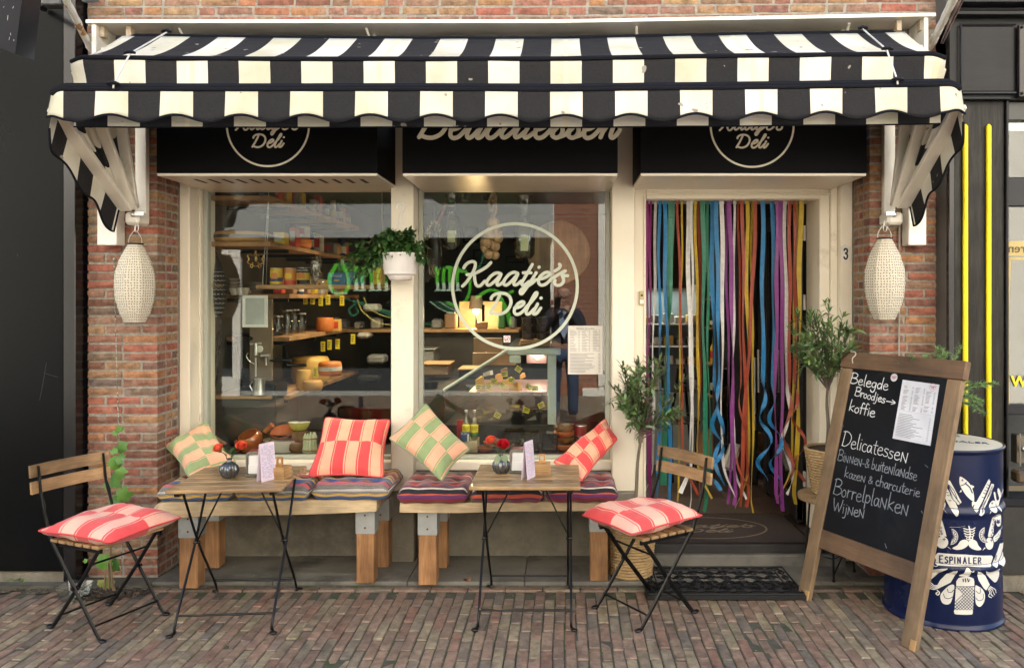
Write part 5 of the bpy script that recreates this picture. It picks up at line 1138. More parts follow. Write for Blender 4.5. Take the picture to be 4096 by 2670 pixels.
HW = {  # single-line handwriting, unit height = capitals, (advance, strokes)
 'B': (.62, [[(.08,.98),(.06,.5),(.03,.02)],[(.0,.9),(.25,1.0),(.5,.86),(.42,.6),(.12,.5)],[(.12,.52),(.5,.46),(.56,.2),(.3,.0),(.02,.04)]]),
 'e': (.42, [[(.03,.26),(.32,.32),(.30,.48),(.14,.48),(.04,.28),(.10,.04),(.26,.0),(.40,.10)]]),
 'l': (.20, [[(.08,1.0),(.07,.5),(.08,.06),(.14,.0)]]),
 'g': (.42, [[(.34,.46),(.14,.48),(.04,.28),(.12,.06),(.28,.12),(.35,.44)],[(.35,.46),(.34,.0),(.28,-.32),(.12,-.36),(.02,-.22)]]),
 'd': (.44, [[(.34,.42),(.16,.46),(.04,.26),(.12,.02),(.28,.08),(.36,.4)],[(.37,1.0),(.36,.5),(.37,.0)]]),
 'r': (.34, [[(.06,.5),(.06,.0)],[(.06,.28),(.14,.44),(.30,.46)]]),
 'o': (.40, [[(.18,.47),(.04,.30),(.08,.04),(.24,.0),(.34,.20),(.28,.42),(.18,.47)]]),
 'j': (.26, [[(.14,.48),(.14,.0),(.08,-.32),(-.08,-.34)],[(.14,.70),(.15,.71)]]),
 's': (.36, [[(.30,.44),(.12,.48),(.06,.34),(.26,.20),(.26,.04),(.10,.0),(.02,.06)]]),
 'k': (.46, [[(.07,1.0),(.06,.5),(.06,.0)],[(.36,.50),(.10,.24),(.38,.0)]]),
 'f': (.32, [[(.30,.92),(.18,1.0),(.12,.8),(.12,.3),(.12,-.04)],[(.0,.5),(.28,.52)]]),
 'i': (.18, [[(.08,.48),(.08,.0)],[(.08,.68),(.09,.69)]]),
 'D': (.66, [[(.10,1.0),(.08,.5),(.05,.0)],[(-.02,.94),(.3,.98),(.58,.72),(.54,.3),(.28,.02),(.04,.02)]]),
 'c': (.36, [[(.30,.44),(.14,.48),(.04,.28),(.08,.06),(.22,.0),(.33,.08)]]),
 'a': (.42, [[(.32,.44),(.14,.46),(.04,.26),(.10,.02),(.24,.06),(.33,.42)],[(.33,.44),(.33,.1),(.40,.0)]]),
 't': (.30, [[(.14,.82),(.12,.4),(.14,.06),(.26,.0)],[(.0,.54),(.28,.56)]]),
 'N': (.52, [[(.06,.0),(.07,.6)],[(.07,.6),(.22,.3),(.40,.02)],[(.40,.0),(.42,.62)]]),
 'n': (.42, [[(.06,.48),(.06,.0)],[(.06,.30),(.18,.47),(.30,.40),(.33,.0)]]),
 'b': (.42, [[(.07,1.0),(.06,.5),(.06,.02)],[(.06,.34),(.22,.46),(.35,.26),(.26,.02),(.06,.04)]]),
 'u': (.44, [[(.06,.48),(.06,.12),(.18,.0),(.32,.12),(.34,.48)],[(.34,.48),(.36,.0)]]),
 'z': (.36, [[(.04,.44),(.30,.46)],[(.30,.46),(.16,.24),(.03,.02)],[(.03,.02),(.33,.02)]]),
 'h': (.42, [[(.07,1.0),(.06,.5),(.06,.0)],[(.06,.30),(.18,.46),(.31,.38),(.33,.0)]]),
 'p': (.42, [[(.07,.48),(.06,.0),(.06,-.36)],[(.07,.38),(.22,.48),(.35,.28),(.24,.04),(.07,.06)]]),
 'W': (.84, [[(.0,1.0),(.08,.4),(.20,.02)],[(.20,.02),(.30,.4),(.38,.7)],[(.38,.7),(.46,.3),(.54,.02)],[(.54,.02),(.68,.5),(.76,.98)]]),
 '&': (.50, [[(.44,.06),(.28,.3),(.12,.58),(.20,.74),(.32,.62),(.2,.42),(.06,.22),(.14,.02),(.32,.10),(.42,.34)]]),
 '-': (.30, [[(.04,.26),(.26,.27)]]), ' ': (.22, []), '>': (.8, [[(.05,.25),(.4,.27),(.78,.26)],[(.5,.56),(.80,.27),(.5,.0)]])}
def write(s, p0, p1, hpx, mat, wd=.0043, ws=1.0):
    """one line from p0 to p1 (where its foot starts and ends on the photograph), capitals hpx high"""
    a, b = on_board(*p0), on_board(*p1); hh = (on_board(p0[0], p0[1]-hpx)-a).length; tot = sum(HW[c][0]*(1.0) for c in s); dx = (b-a); sc = dx.length/tot; ux = dx.normalized(); uy = Vector((-ux.y, ux.x)); pen = 0; g = G(); i = 0; random.seed(len(s))
    for c in s:
        adv, sts = HW[c]; jy = random.uniform(-.03, .03); js = random.uniform(.94, 1.06)
        for st in sts:
            pts = [(a+ux*((pen+x*js)*sc)+uy*((y*js+jy)*hh)) for x, y in st]
            pts = [(q.x, q.y) for q in catmull([(p.x, p.y, 0) for p in pts], 4)]
            ribbon2d(g, pts, wd*ws*random.uniform(.85, 1.15), .0007, (0, .0095, 0), (1,0,0), (0,0,1), (0,-1,0), i); i += 1
        pen += adv
    o = mk('handwriting', g, mat, None); o.parent = ab; o.matrix_local = Matrix.Translation(-Vector(ab.location)) @ MB_
write('Belegde', (3400, 1530), (3552, 1562), 44, chalk, ws=1.2); write('Broodjes', (3418, 1580), (3540, 1612), 34, chalk, ws=1.2); write('>', (3542, 1610), (3578, 1618), 30, chalk, ws=1.1); write('koffie', (3394, 1640), (3498, 1668), 42, chalk, ws=1.2)
write('DelicatesseN', (3366, 1780), (3632, 1850), 58, chalk); write('BiNNeN-& buiteNlaNdse', (3350, 1838), (3668, 1922), 44, chalkf); write('kazeN & charcuterie', (3376, 1905), (3680, 1988), 40, chalkf)
write('BorrelplaNkeN', (3332, 1972), (3634, 2062), 62, chalkf, ws=1.15); write('WijNeN', (3330, 2040), (3458, 2072), 48, chalkf, ws=1.1)
def board_sheet(name, quad, y, mat, par=None):
    q = [on_board(*p) for p in quad]; vs = [(p.x, .0095-y, p.y) for p in q]+[(p.x, .0098, p.y) for p in q]
    o = mk(name, G().add(vs, [(0,1,2,3),(4,5,6,7),(0,1,5,4),(1,2,6,5),(2,3,7,6),(3,0,4,7)]), mat, None); o.parent = par or ab
    o.matrix_local = (Matrix.Translation(-Vector(ab.location)) @ MB_) if par is None else Matrix.Identity(4); return o
pq = [(3612, 1518), (3758, 1538), (3722, 1782), (3571, 1752)]
sh = board_sheet('menu_sheet', pq, .0015, pm('laminated_paper', (.74, .76, .80), rough=.25))
def on_sheet(u, v):                                     # u across, v down
    a, b, c, d = [on_board(*p) for p in pq]; return (a*(1-u)+b*u)*(1-v)+(d*(1-u)+c*u)*v
g = G(); random.seed(4)
def dash(g, u0, u1, v, t=.004):
    p = [on_sheet(u0, v), on_sheet(u1, v), on_sheet(u1, v+t), on_sheet(u0, v+t)]; g.add([(q.x, .0075, q.y) for q in p], [(0,1,2,3)])
for col in ((.08, .33), (.40, .64), (.70, .92)):
    for k in range(20 if col[0] < .6 else 17):
        if random.random() < .12: continue
        v = .10+(.04 if col[0] > .6 else 0)+k*.0205; dash(g, col[0], col[0]+random.uniform(.08, .15), v, .007); dash(g, col[1]-.02, col[1]+.02, v, .007)
for k in range(15): v = .565+k*.0265; dash(g, .06, random.uniform(.4, .75), v, .007); dash(g, .88, .92, v, .007)
for a in ((.04, .95, .515), (.04, .95, .97)): dash(g, a[0], a[1], a[2], .002)
o = mk('sheet_print', g, pm('grey_print', (.16, .16, .18), rough=.8), None); o.parent = sh
def script_at(par, c2, R, mat, y, ring=True):
    k = R/735.0; f = lambda p: ((p[0]-743)*k, -(p[1]-757)*k); g = G(); c = on_board(*c2)
    for i, st in enumerate(smooth_strokes(['K','a1','a2','t','j','e','ap','s','D','e2','l','i'], f)): ribbon2d(g, st, 44*k, .0004, (c.x, y, c.y), (1,0,0), (0,0,1), (0,-1,0), i)
    if ring: ribbon2d(g, [(R*cos(a*pi/16), R*sin(a*pi/16)) for a in range(33)], 46*k, .0004, (c.x, y, c.y), (1,0,0), (0,0,1), (0,-1,0))
    o = mk('badge_lettering', g, mat, None); o.parent = par
    if par is ab: o.matrix_local = Matrix.Translation(-Vector(ab.location)) @ MB_
pinkm = pm('pink_print', (.45, .05, .16), rough=.6); script_at(sh, (3733, 1548), .019, pinkm, .0074)
c = on_board(3577, 1509); o = mk('badge', G().lathe([(.021, 0), (.021, .0018), (0, .0018)], 28, (c.x, .0095, c.y), M=Matrix.Rotation(pi/2, 4, 'X')), pm('badge_white', (.75, .72, .74), rough=.4), None); o.parent = ab; o.matrix_local = Matrix.Translation(-Vector(ab.location)) @ MB_; script_at(ab, (3577, 1509), .019, pinkm, .0074, False)
g = G()
for pts in (((3640, 1725), (3646, 1735)), ((3362, 1690), (3368, 1715), (3374, 1700)), ((3700, 1858), (3712, 1868)), ((3686, 2042), (3690, 2052)), ((3540, 2172), (3546, 2190))):
    q = [on_board(*p) for p in pts]; ribbon2d(g, [(p.x, p.y) for p in q], .003, .0003, (0, .0095, 0), (1,0,0), (0,0,1), (0,-1,0))
o = mk('chalk_smudges', g, chalkf, None); o.parent = ab; o.matrix_local = Matrix.Translation(-Vector(ab.location)) @ MB_
rp_ = thing('rope_tie', 'short twist of pale rope looped over the top of the chalkboard', 'rope', P(3412, 1420, 4.42)); mk('rope', G().tube(catmull([P(3402, 1405, 4.44), P(3420, 1408, 4.415), P(3422, 1420, 4.41), P(3410, 1432, 4.41), P(3411, 1452, 4.405)], 4), .003, 6), pm('pale_rope', (.5, .47, .4), rough=.9), rp_)

# ------------------------------------------------------------------ blue drum
DC = Vector((2.0, 4.19, 0)); DR_ = .2925; DH = .885
blue = pm('drum_blue', (.003, .010, .052), (.0025, .008, .042), 2, .22, rough2=.34, spec=.35, dirt=(.025, .03, .05), dlo=.66, dhi=.8, dscale=5); lidm = pm('drum_lid', (.74, .70, .56), (.66, .62, .50), 5, .5, dirt=(.4, .32, .2), dlo=.6, dhi=.8)
drum = thing('oil_drum', 'dark blue steel oil drum with white seafood print and ESPINALER banner', 'drum', DC)
def Rz(z):
    r = DR_-.012
    for zc in (.30, .575): r += .0125*max(0, 1-((z-zc)/.024)**2)
    return r
prof = [(DR_-.012, .004), (DR_-.003, .0), (DR_, .006), (DR_-.002, .014), (DR_-.012, .022)]+[(Rz(.022+(DH-.022-.02)*i/90), .022+(DH-.042)*i/90) for i in range(1, 90)]+[(DR_-.012, DH-.02), (DR_-.002, DH-.014), (DR_, DH-.006), (DR_-.004, DH), (DR_-.012, DH-.003)]
mk('body', G().lathe(prof, 96, DC), blue, drum, smooth=60); mk('lid', G().lathe([(DR_-.013, DH-.0025), (DR_-.02, DH-.002), (.0, DH-.0015)], 64, DC), lidm, drum)
mk('bung', G().lathe([(.03, DH-.001), (.03, DH+.003), (0, DH+.003)], 20, DC+Vector((.12, .12, 0))), steel, drum)
# the print: drawn flat (x to the right, y up, metres, centred under the banner) and wrapped round the barrel
th0 = atan2(-(DC.y), -(DC.x))                          # direction from the drum to the camera
def drum_uv(px, py):
    d = Vector(((px-CX)/F, 1, -(py-CY)/F)); o = Vector((0, 0, H)); r = DR_-.008; a = d.x**2+d.y**2; b = -2*(d.x*DC.x+d.y*DC.y); c_ = DC.x**2+DC.y**2-r*r; D_ = b*b-4*a*c_
    t = (-b-sqrt(max(D_, 0)))/(2*a); p = o+d*t; an = atan2(p.y-DC.y, p.x-DC.x)-th0
    an = (an+pi) % (2*pi)-pi; return Vector((an*r, p.z))
def dwrap(x, y, h_=.0): a = th0+x/(DR_-.008); r = Rz(y)+.0012+h_; return Vector((DC.x+r*cos(a), DC.y+r*sin(a), y))
def decal(g, poly, h_=0.0):
    """poly in drum space, sliced into small strips so that it follows the barrel"""
    bm = bmesh.new(); f = bm.faces.new([bm.verts.new((p[0], p[1], 0)) for p in poly]); bmesh.ops.triangulate(bm, faces=[f])
    xs_ = [p[0] for p in poly]; ys_ = [p[1] for p in poly]; s_ = .014
    k = floor(min(xs_)/s_)+1
    while k*s_ < max(xs_): bmesh.ops.bisect_plane(bm, geom=bm.verts[:]+bm.edges[:]+bm.faces[:], plane_co=(k*s_, 0, 0), plane_no=(1, 0, 0)); k += 1
    for zc in (.30, .575):
        for q in range(-4, 5):
            z = zc+q*.006
            if min(ys_) < z < max(ys_): bmesh.ops.bisect_plane(bm, geom=bm.verts[:]+bm.edges[:]+bm.faces[:], plane_co=(0, z, 0), plane_no=(0, 1, 0))
    bm.verts.index_update(); g.add([dwrap(v.co.x, v.co.y, h_) for v in bm.verts], [tuple(v.index for v in f.verts) for f in bm.faces]); bm.free()
# pixel positions read from a 2.2158x view of the photograph whose corner is (3600,1850)
Q = lambda x, y: drum_uv(3600+x/2.2158, 1850+y/2.2158)
def poly(pts, sm=True): 
    pts = [Q(*p) for p in pts]; return [(q.x, q.y) for q in catmull([(p.x, p.y, 0) for p in pts], 3, closed=True)] if sm else [(p.x, p.y) for p in pts]
wh, bl = G(), G()  # white print, blue lines on it
def fill(pts, sm=True): decal(wh, poly(pts, sm))
def line(pts, wd=.004, g_=None, h_=.0014):
    q = [Q(*p) for p in pts]; q = catmull([(p.x, p.y, 0) for p in q], 5) if len(q) > 2 else [Vector((p.x, p.y, 0)) for p in q]
    if len(q) == 2: q = [q[0].lerp(q[1], i/6) for i in range(7)]
    ribbon2d(g_ if g_ is not None else bl, [(p.x, p.y) for p in q], wd, .0006, None, None, None, None, len(bl.v) % 5, wrap=lambda x, y, z: dwrap(x, y, z+(h_ if g_ is not wh else 0)))
fill([(530,130),(545,125),(590,155),(630,200),(655,270),(660,340),(640,335),(590,290),(550,230),(530,185)]); fill([(640,345),(660,345),(690,350),(680,368),(655,372),(645,390),(640,370)], False); fill([(632,195),(662,208),(650,224),(635,226)], False); fill([(545,235),(528,262),(548,258)], False)
line([(540,203),(568,192),(592,170)]); line([(585,185),(618,215),(642,265)], .006); line([(556,147),(560,155),(553,160),(549,152),(556,147)], .003)
fill([(410,165),(428,152),(445,160),(548,350),(520,372),(490,355)], False); line([(420,180),(470,270),(530,355)]); line([(430,200),(455,300),(505,360)], .003); line([(436,196),(480,250),(515,340)], .003)
fill([(392,215),(405,205),(510,390),(505,470),(470,440),(395,300)]); 
for a in ((398, 235), (408, 258), (418, 285), (432, 330)): line([a, (a[0]+14, a[1]+6), (a[0]+20, a[1]+2)], .003)
fill([(785,155),(800,160),(800,185),(690,420),(655,400),(690,330)]); fill([(815,185),(838,190),(835,215),(735,440),(712,470),(690,455)], False); line([(820,205),(780,300),(715,440)]); line([(828,215),(800,320),(730,430)], .003); line([(818,240),(765,330),(715,400)], .003)
for a in ((775, 190), (765, 215), (752, 240), (740, 265), (725, 300)): line([a, (a[0]+14, a[1]+8), (a[0]+24, a[1]+4)], .003)
fill([(825,335),(850,345),(852,400),(835,438),(800,420),(795,370)]); line([(812,358),(826,356)], .003); line([(819,350),(820,366)], .003); fill([(798,415),(795,432),(778,452)], False)
fill([(835,270),(850,265),(862,330),(885,318),(870,260),(872,225),(890,240),(900,290),(880,370),(885,430),(862,390)]); line([(918,235),(905,275),(900,300)], .007, wh)
fill([(375,340),(400,350),(402,385),(385,412),(366,410)]); fill([(388,412),(398,420),(425,452)], False)
fill([(350,480),(375,520),(410,640),(400,652),(345,640)]); fill([(875,452),(900,470),(900,540),(880,565),(862,550),(850,500),(838,560),(830,640),(800,655),(785,640),(820,500),(845,460)])
fill([(860,500),(872,512),(888,505),(884,520),(896,532),(880,535),(872,548),(862,533),(852,528),(862,518)], False); decal(bl, poly([(860,498),(872,508),(888,503),(884,518),(894,530),(880,533),(872,544),(862,531),(852,526),(862,516)], False), .0016)
for a in ((842, 475, 7), (832, 500, 8), (838, 522, 7), (826, 545, 8), (832, 570, 7), (820, 595, 8), (824, 620, 7), (812, 640, 6), (350, 545, 8), (362, 575, 9), (346, 600, 7), (364, 605, 9), (372, 628, 9), (350, 630, 6)):
    x, y, r = a; line([(x-r*.8, y), (x, y-r), (x+r*.8, y), (x, y+r), (x-r*.8, y)], .0025)
for cx_, cy_, R_, sgn in ((470, 655, 72, 1), (750, 640, 72, -1)):   # lemon wedges
    a0, a1 = (-80, 95) if sgn > 0 else (85, 260); pts = [(cx_-sgn*25+R_*cos(radians(a)), cy_-R_*1.0*sin(radians(a))*-1) for a in range(a0, a1, 12)]
    pts = [(cx_-sgn*2, cy_)]+pts; fill(pts, False); c0_ = (cx_-sgn*2, cy_)
    for a in range(a0+12, a1-5, 26): line([(c0_[0], c0_[1]), (cx_-sgn*25+R_*.82*cos(radians(a)), cy_+R_*.82*sin(radians(a)))], .0028)
    line([(cx_-sgn*25+R_*.86*cos(radians(a)), cy_+R_*.86*sin(radians(a))) for a in range(a0, a1, 12)], .0028)
for cx_, cy_, r in ((375, 705, 53), (797, 715, 36)): fill([(cx_+r*cos(a*pi/8), cy_+r*sin(a*pi/8)*(1 if r > 40 else 1.5)) for a in range(16)]); line([(cx_+5, cy_-28), (cx_+28, cy_-28)], .003); line([(cx_+16, cy_-40), (cx_+16, cy_-16)], .003)
fill([(418,742),(430,745),(458,772)], False); fill([(765,752),(752,750),(735,778)], False)
fill([(833,660),(850,640),(890,592),(900,600),(890,650),(850,700),(835,690)]); line([(898,590),(912,562)], .004, wh)
for a in ((848, 660), (860, 650), (872, 635), (850, 680), (868, 668), (880, 645)): line([a, (a[0]+6, a[1]-3)], .003)
fill([(608,720),(602,690),(570,680),(535,695),(510,730),(465,755),(500,770),(550,765),(590,745)]); fill([(608,720),(614,690),(645,680),(680,695),(700,735),(725,765),(695,775),(650,765),(620,745)])
fill([(330,800),(345,797),(580,812),(815,820),(828,832),(825,850),(805,905),(790,917),(600,913),(330,902),(312,890),(318,860),(305,830)], False)
line([(440,540+30),(520,570),(580,560)], .001, wh)
line([(612,562),(622,600),(624,650),(612,682)], .006, wh)
for k, w2 in enumerate((55, 50, 48, 40, 28)): y = 575+k*22; line([(620-w2, y+5), (600, y+16), (624, y+12), (645, y+14), (622+w2*.85, y)], .005, wh)
# banner lettering
let = {'E': [[(.5,1),(0,1),(0,0),(.5,0)],[(0,.52),(.4,.52)]], 'S': [[(.5,.88),(.3,1),(.05,.85),(.1,.62),(.42,.42),(.48,.15),(.25,0),(.0,.12)]], 'P': [[(0,0),(0,1)],[(0,1),(.4,1),(.5,.75),(.4,.48),(0,.48)]], 'I': [[(.1,0),(.1,1)],[(-.02,0),(.22,0)],[(-.02,1),(.22,1)]], 'N': [[(0,0),(0,1)],[(0,1),(.5,0)],[(.5,0),(.5,1)]], 'A': [[(0,0),(.28,1)],[(.28,1),(.56,0)],[(.1,.35),(.46,.35)]], 'L': [[(0,1),(0,0)],[(0,0),(.45,0)]], 'R': [[(0,0),(0,1)],[(0,1),(.4,.98),(.46,.75),(.35,.52),(0,.5)],[(.2,.5),(.55,0)]]}
x = 352; 
for i, c in enumerate('ESPINALER'):
    hh = 62 if i == 0 else 50-(abs(i-4.5)*-1.0); wd = 52 if i == 0 else (24 if c == 'I' else 45); y0 = 884+ (i*1.2)
    for st in let[c]:
        q = [Q(x+px*wd, y0-py*hh) for px, py in st]; sm = c in 'SPR' and len(q) > 2
        q = catmull([(p.x, p.y, 0) for p in q], 5) if sm else [Vector((p.x, p.y, 0)) for p in q]
        for a_, b_ in ([(0, len(q))] if sm else [(k, k+2) for k in range(len(q)-1)]): ribbon2d(bl, [(p.x, p.y) for p in q[a_:b_]], .0062 if (st[0][0] == st[-1][0] or c in 'SA') else .0042, .0006, None, None, None, None, i, wrap=lambda x_, y_, z_: dwrap(x_, y_, z_+.0014))
    x += wd*.62+(14 if i else 16)+ (8 if c in 'AN' else 0)
fill([(575,940),(592,925),(610,935),(620,960),(615,1005),(555,1005),(525,998),(560,975)]); line([(612,952),(640,960),(645,950)], .004, wh)
fill([(500,1050),(520,1022),(560,1010),(620,1010),(655,1025),(662,1050),(662,1092),(500,1092)], False); line([(560,1030),(562,1052)], .005); line([(580,1025),(583,1054)], .005); line([(600,1025),(608,1052)], .005); line([(620,1030),(612,1050)], .003)
fill([(497,1096),(662,1100),(650,1308),(484,1304)], False)
for k in range(-3, 9): a = 500+k*22
for k in range(13):
    def seg(dx, dy, sx):
        pts_ = []
        for t in range(41):
            x_, y_ = dx+sx*t*5.5, dy+t*5.5
            if 1100 < y_ < 1304 and 492-(y_-1100)*.06 < x_ < 660-(y_-1100)*.05 and not ((x_-490)**2+(y_-1175)**2 < 58**2): pts_.append((x_, y_))
        if len(pts_) > 2: line([pts_[0], pts_[-1]], .0026)
    seg(300+k*29, 1097, 1); seg(480+k*29, 1097, -1)
fill([(480,1312),(500,1304),(635,1308),(648,1318),(645,1335),(630,1344),(500,1342),(484,1330)])
fill([(330,1085),(355,1040),(410,985),(470,955),(508,950),(500,975),(450,1060),(355,1105)], False); fill([(678,955),(712,965),(760,1000),(800,1080),(768,1130),(745,1110),(700,1040)], False)
for k in range(4):
    line([(335+k*6, 1085+k*6), (300, 1085+k*12), (270-k*6, 1062+k*16), (245-k*2, 1080+k*18)], .0045, wh); line([(785+k*6, 1118-k*8), (800+k*12, 1150-k*12), (790+k*20, 1180-k*18), (815+k*14, 1195-k*14)], .0045, wh)
line([(330,1130),(350,1150),(335,1170),(318,1158),(330,1148)], .005, wh)
fill([(357,1190),(370,1150),(420,1100),(455,1080),(480,1085),(480,1130),(455,1230),(420,1255),(375,1240)]); line([(385,1160),(400,1195),(440,1200),(475,1180)], .003); line([(420,1115),(430,1145),(455,1145),(478,1125)], .003)
fill([(670,1095),(690,1090),(735,1120),(757,1170),(750,1230),(715,1275),(680,1255),(670,1200)]); line([(674,1135),(700,1155),(715,1145),(712,1110)], .003); line([(672,1195),(700,1220),(738,1205),(740,1160)], .003)
fill([(268,965),(300,940),(400,930),(418,935),(360,965),(330,985),(275,1030),(255,1020)]); fill([(748,955),(790,965),(850,945),(870,930),(884,970),(880,1010),(850,1060),(800,1020)])
fill([(815,905),(890,715),(925,700),(915,760),(840,925)], False); fill([(868,890),(915,780),(925,830),(900,915)], False); line([(850,830),(862,820),(855,850),(845,862),(850,830)], .003); fill([(283,835),(300,830),(300,885),(285,890)], False); line([(298,905),(320,912),(335,905)], .003, wh)
wh.add(bl.v, bl.f, None, 1); mk('seafood_print', wh, [pm('drum_white', (.74, .74, .68), rough=.35), pm('drum_line_blue', (.006, .018, .09), rough=.35)], drum)
text('lid_lettering', 'ESPINALER', pm('lid_print', (.03, .05, .13), rough=.5), drum, (DC.x+.055, DC.y-.05, DH-.0005), .062, rot=(0, 0, radians(-24)))
# ------------------------------------------------------------------ plants
olm = pm('olive_leaf', (.055, .11, .032), (.12, .19, .065), 6, .42, vary=.35, hue=.02, spec=.6); olv = pm('olive_leaf_young', (.11, .18, .04), (.14, .22, .06), 6, .45, vary=.2); bark = pm('olive_bark', (.17, .14, .10), (.10, .08, .06), 20, .85, bump=.6, st=(1, 1, .3))
rosm = pm('rosemary_leaf', (.11, .21, .05), (.19, .32, .10), 10, .6, vary=.3); vinem = pm('vine_leaf', (.06, .16, .02), (.11, .24, .035), 12, .5, vary=.25, spec=.4); petm = pm('basket_plant_leaf', (.025, .075, .016), (.05, .12, .03), 10, .38, vary=.35)
soil = pm('soil', (.05, .035, .022), (.02, .014, .01), 30, .95, bump=1, bscale=60, bdist=.01); raff = pm('woven_seagrass', (.46, .32, .15), (.34, .22, .10), 20, .85, vary=.1)
def leafmeshes(mat, L, W, curl=.2, n=5, fold=.12):
    out = []
    for k in range(n):
        g = G(); leaf_geo(g, (0, 0, 0), (1, 0, 0), L*random.uniform(.8, 1.15), W*random.uniform(.85, 1.1), curl=curl*random.uniform(-.3, 1.5), fold=fold); me = g.mesh('leaf', smooth='all', recalc=False); me.materials.append(mat); out.append(me)
    return out
def orient(d, roll): return (Vector(d).to_track_quat('X', 'Z').to_matrix() @ Matrix.Rotation(roll, 3, 'X')).to_euler()
def basket(parent, c, r0, r1, h_, rows=17):
    c = Vector(c); g = G(); nseg = 56
    for k in range(rows):
        z = h_*(k+.5)/rows; r = r0+(r1-r0)*((k+.5)/rows); pts = []
        for i in range(nseg):
            a = 2*pi*i/nseg; rr = r+.0035*(1 if (i+k) % 2 else -1); pts.append(c+Vector((rr*cos(a), rr*sin(a), z+.0012*sin(i*.9+k))))
        g.tube(pts, h_/rows*.56, 5, closed=True)
    mk('weave', g, raff, parent, smooth=60); mk('liner', G().lathe([(r0-.004, .004), (r1-.01, h_-.01), (r1-.016, h_-.01), (r1-.02, h_-.02)], 28, c), pm('basket_inside', (.05, .035, .02), rough=.9), parent); mk('soil', G().lathe([(r1-.02, h_-.035), (0, h_-.03)], 24, c), soil, parent)
def olive(label, base, trunk_top, crown_c, rad, hgt, nb, lab_group, seed, nleaf=270, pot=None):
    random.seed(seed); t = thing('olive_tree', label, 'olive tree', base, group=None)
    base, tt, cc = Vector(base), Vector(trunk_top), Vector(crown_c); mk('trunk', G().tube(catmull([base, base.lerp(tt, .35)+Vector((.006, 0, 0)), base.lerp(tt, .7)-Vector((.005, 0, 0)), tt], 4), [.012-.0045*i/12 for i in range(13)], 8), bark, t, smooth=True)
    tips = []; lst = []
    for k in range(nb):
        th = random.uniform(0, 2*pi); ph = random.uniform(-.35, 1.35); d = Vector((cos(th)*cos(ph), sin(th)*cos(ph), sin(ph))); 
        tgt = cc+Vector((d.x*rad, d.y*rad*.8, d.z*hgt))*random.uniform(.72, 1.08); mid = tt.lerp(tgt, .45)+Vector((random.uniform(-.02, .02), random.uniform(-.02, .02), random.uniform(-.03, .01)))
        pts = catmull([tt+Vector((random.uniform(-.004, .004), random.uniform(-.004, .004), random.uniform(-.05, .02))), mid, tgt], 7); g = G().tube(pts, [.0042-.0030*i/(len(pts)-1) for i in range(len(pts))], 5); mk('branch', g, bark, t); lst.append(pts)
    LM, LV = leafmeshes(olm, .060, .0165), leafmeshes(olv, .047, .014)
    cand = []
    for pts in lst:
        n = len(pts)
        for q in range(42):
            f_ = random.uniform(.22, 1.0)**.8; i = min(n-2, int(f_*(n-1))); p = pts[i].lerp(pts[i+1], f_*(n-1)-i); dr = (pts[i+1]-pts[i]).normalized(); off = Vector((random.gauss(0, 1), random.gauss(0, 1), random.gauss(.15, .8))).normalized(); d = (dr*.9+off*.85).normalized(); cand.append((p, d, f_))
        for q in range(2):                             # side twigs
            i = random.randrange(3, n-1); p = pts[i]; d = (Vector((random.gauss(0, 1), random.gauss(0, 1), random.gauss(.3, .7))).normalized()+(pts[i]-pts[i-1]).normalized()*.5).normalized(); e = p+d*random.uniform(.05, .10)
            mk('twig', G().tube([p, e], .0013, 4), bark, t)
            for w_ in range(9): f_ = random.uniform(.2, 1); off = Vector((random.gauss(0, 1), random.gauss(0, 1), random.gauss(.1, .8))).normalized(); cand.append((p.lerp(e, f_), (d*.9+off*.8).normalized(), .9))
    random.shuffle(cand); cand.sort(key=lambda c: -c[0].y*0+c[0].y)
    g = G(); rest = cand[nleaf:]
    for p, d, f_ in cand[:nleaf]: inst('leaf', random.choice(LV if f_ > .93 and random.random() < .6 else LM), t, p, orient(d, random.uniform(-1.2, 1.2)), (random.uniform(.75, 1.2),)*3)
    for p, d, f_ in rest: leaf_geo(g, p, d, random.uniform(.035, .055), .012, curl=.15)
    if g.v: mk('leaves', g, olm, t, smooth='all', kind='stuff')
    return t
bk1 = thing('basket_pot', 'round woven seagrass basket pot behind the right bistro chair', 'plant pot', (.41, 4.64, .033)); basket(bk1, (.41, 4.64, .033), .115, .138, .29)
olive('young olive tree standing in the seagrass basket between bench and door', (.415, 4.64, .30), (.47, 4.61, .845), (.50, 4.58, 1.03), .235, .28, 30, None, 3, 295)
stool = thing('plant_stool', 'round wooden plant stool on thin black legs behind the chalkboard', 'stool', (1.56, 4.66, .03))
mk('seat', G().lathe([(.155, .455), (.168, .460), (.170, .475), (.168, .488), (.158, .493), (0, .493)], 40, (1.56, 4.66, 0)), wood('stool_wood', (.33, .22, .11), (.22, .14, .07), 'x', .6, .6), stool, smooth=40)
for dx, dy in ((-.14, -.05), (-.02, -.15), (.14, .0), (.02, .13)): 
    lg = mk('leg', G().tube([(1.56+dx*.85, 4.66+dy*.85, .455), (1.56+dx*1.1, 4.66+dy*1.1, .04)], .0062, 7), blackm, stool); mk('foot', G().blob((1.56+dx*1.1, 4.66+dy*1.1, .042), .011, 8, 5), blackm, lg)
mk('crossbar', G().tube([(1.56-.148, 4.66-.05, .17), (1.56-.02, 4.66-.16, .16), (1.56+.15, 4.66, .17), (1.56+.02, 4.66+.14, .16), (1.56-.148, 4.66-.05, .17)], .0042, 5).tube([(1.56-.02, 4.66-.15, .06), (1.56+.12, 4.66, .2)], .0042, 5), blackm, stool)
bk2 = thing('basket_pot', 'tapered seagrass basket pot on the plant stool beside the door', 'plant pot', (1.585, 4.66, .494)); basket(bk2, (1.585, 4.66, .494), .105, .150, .265)
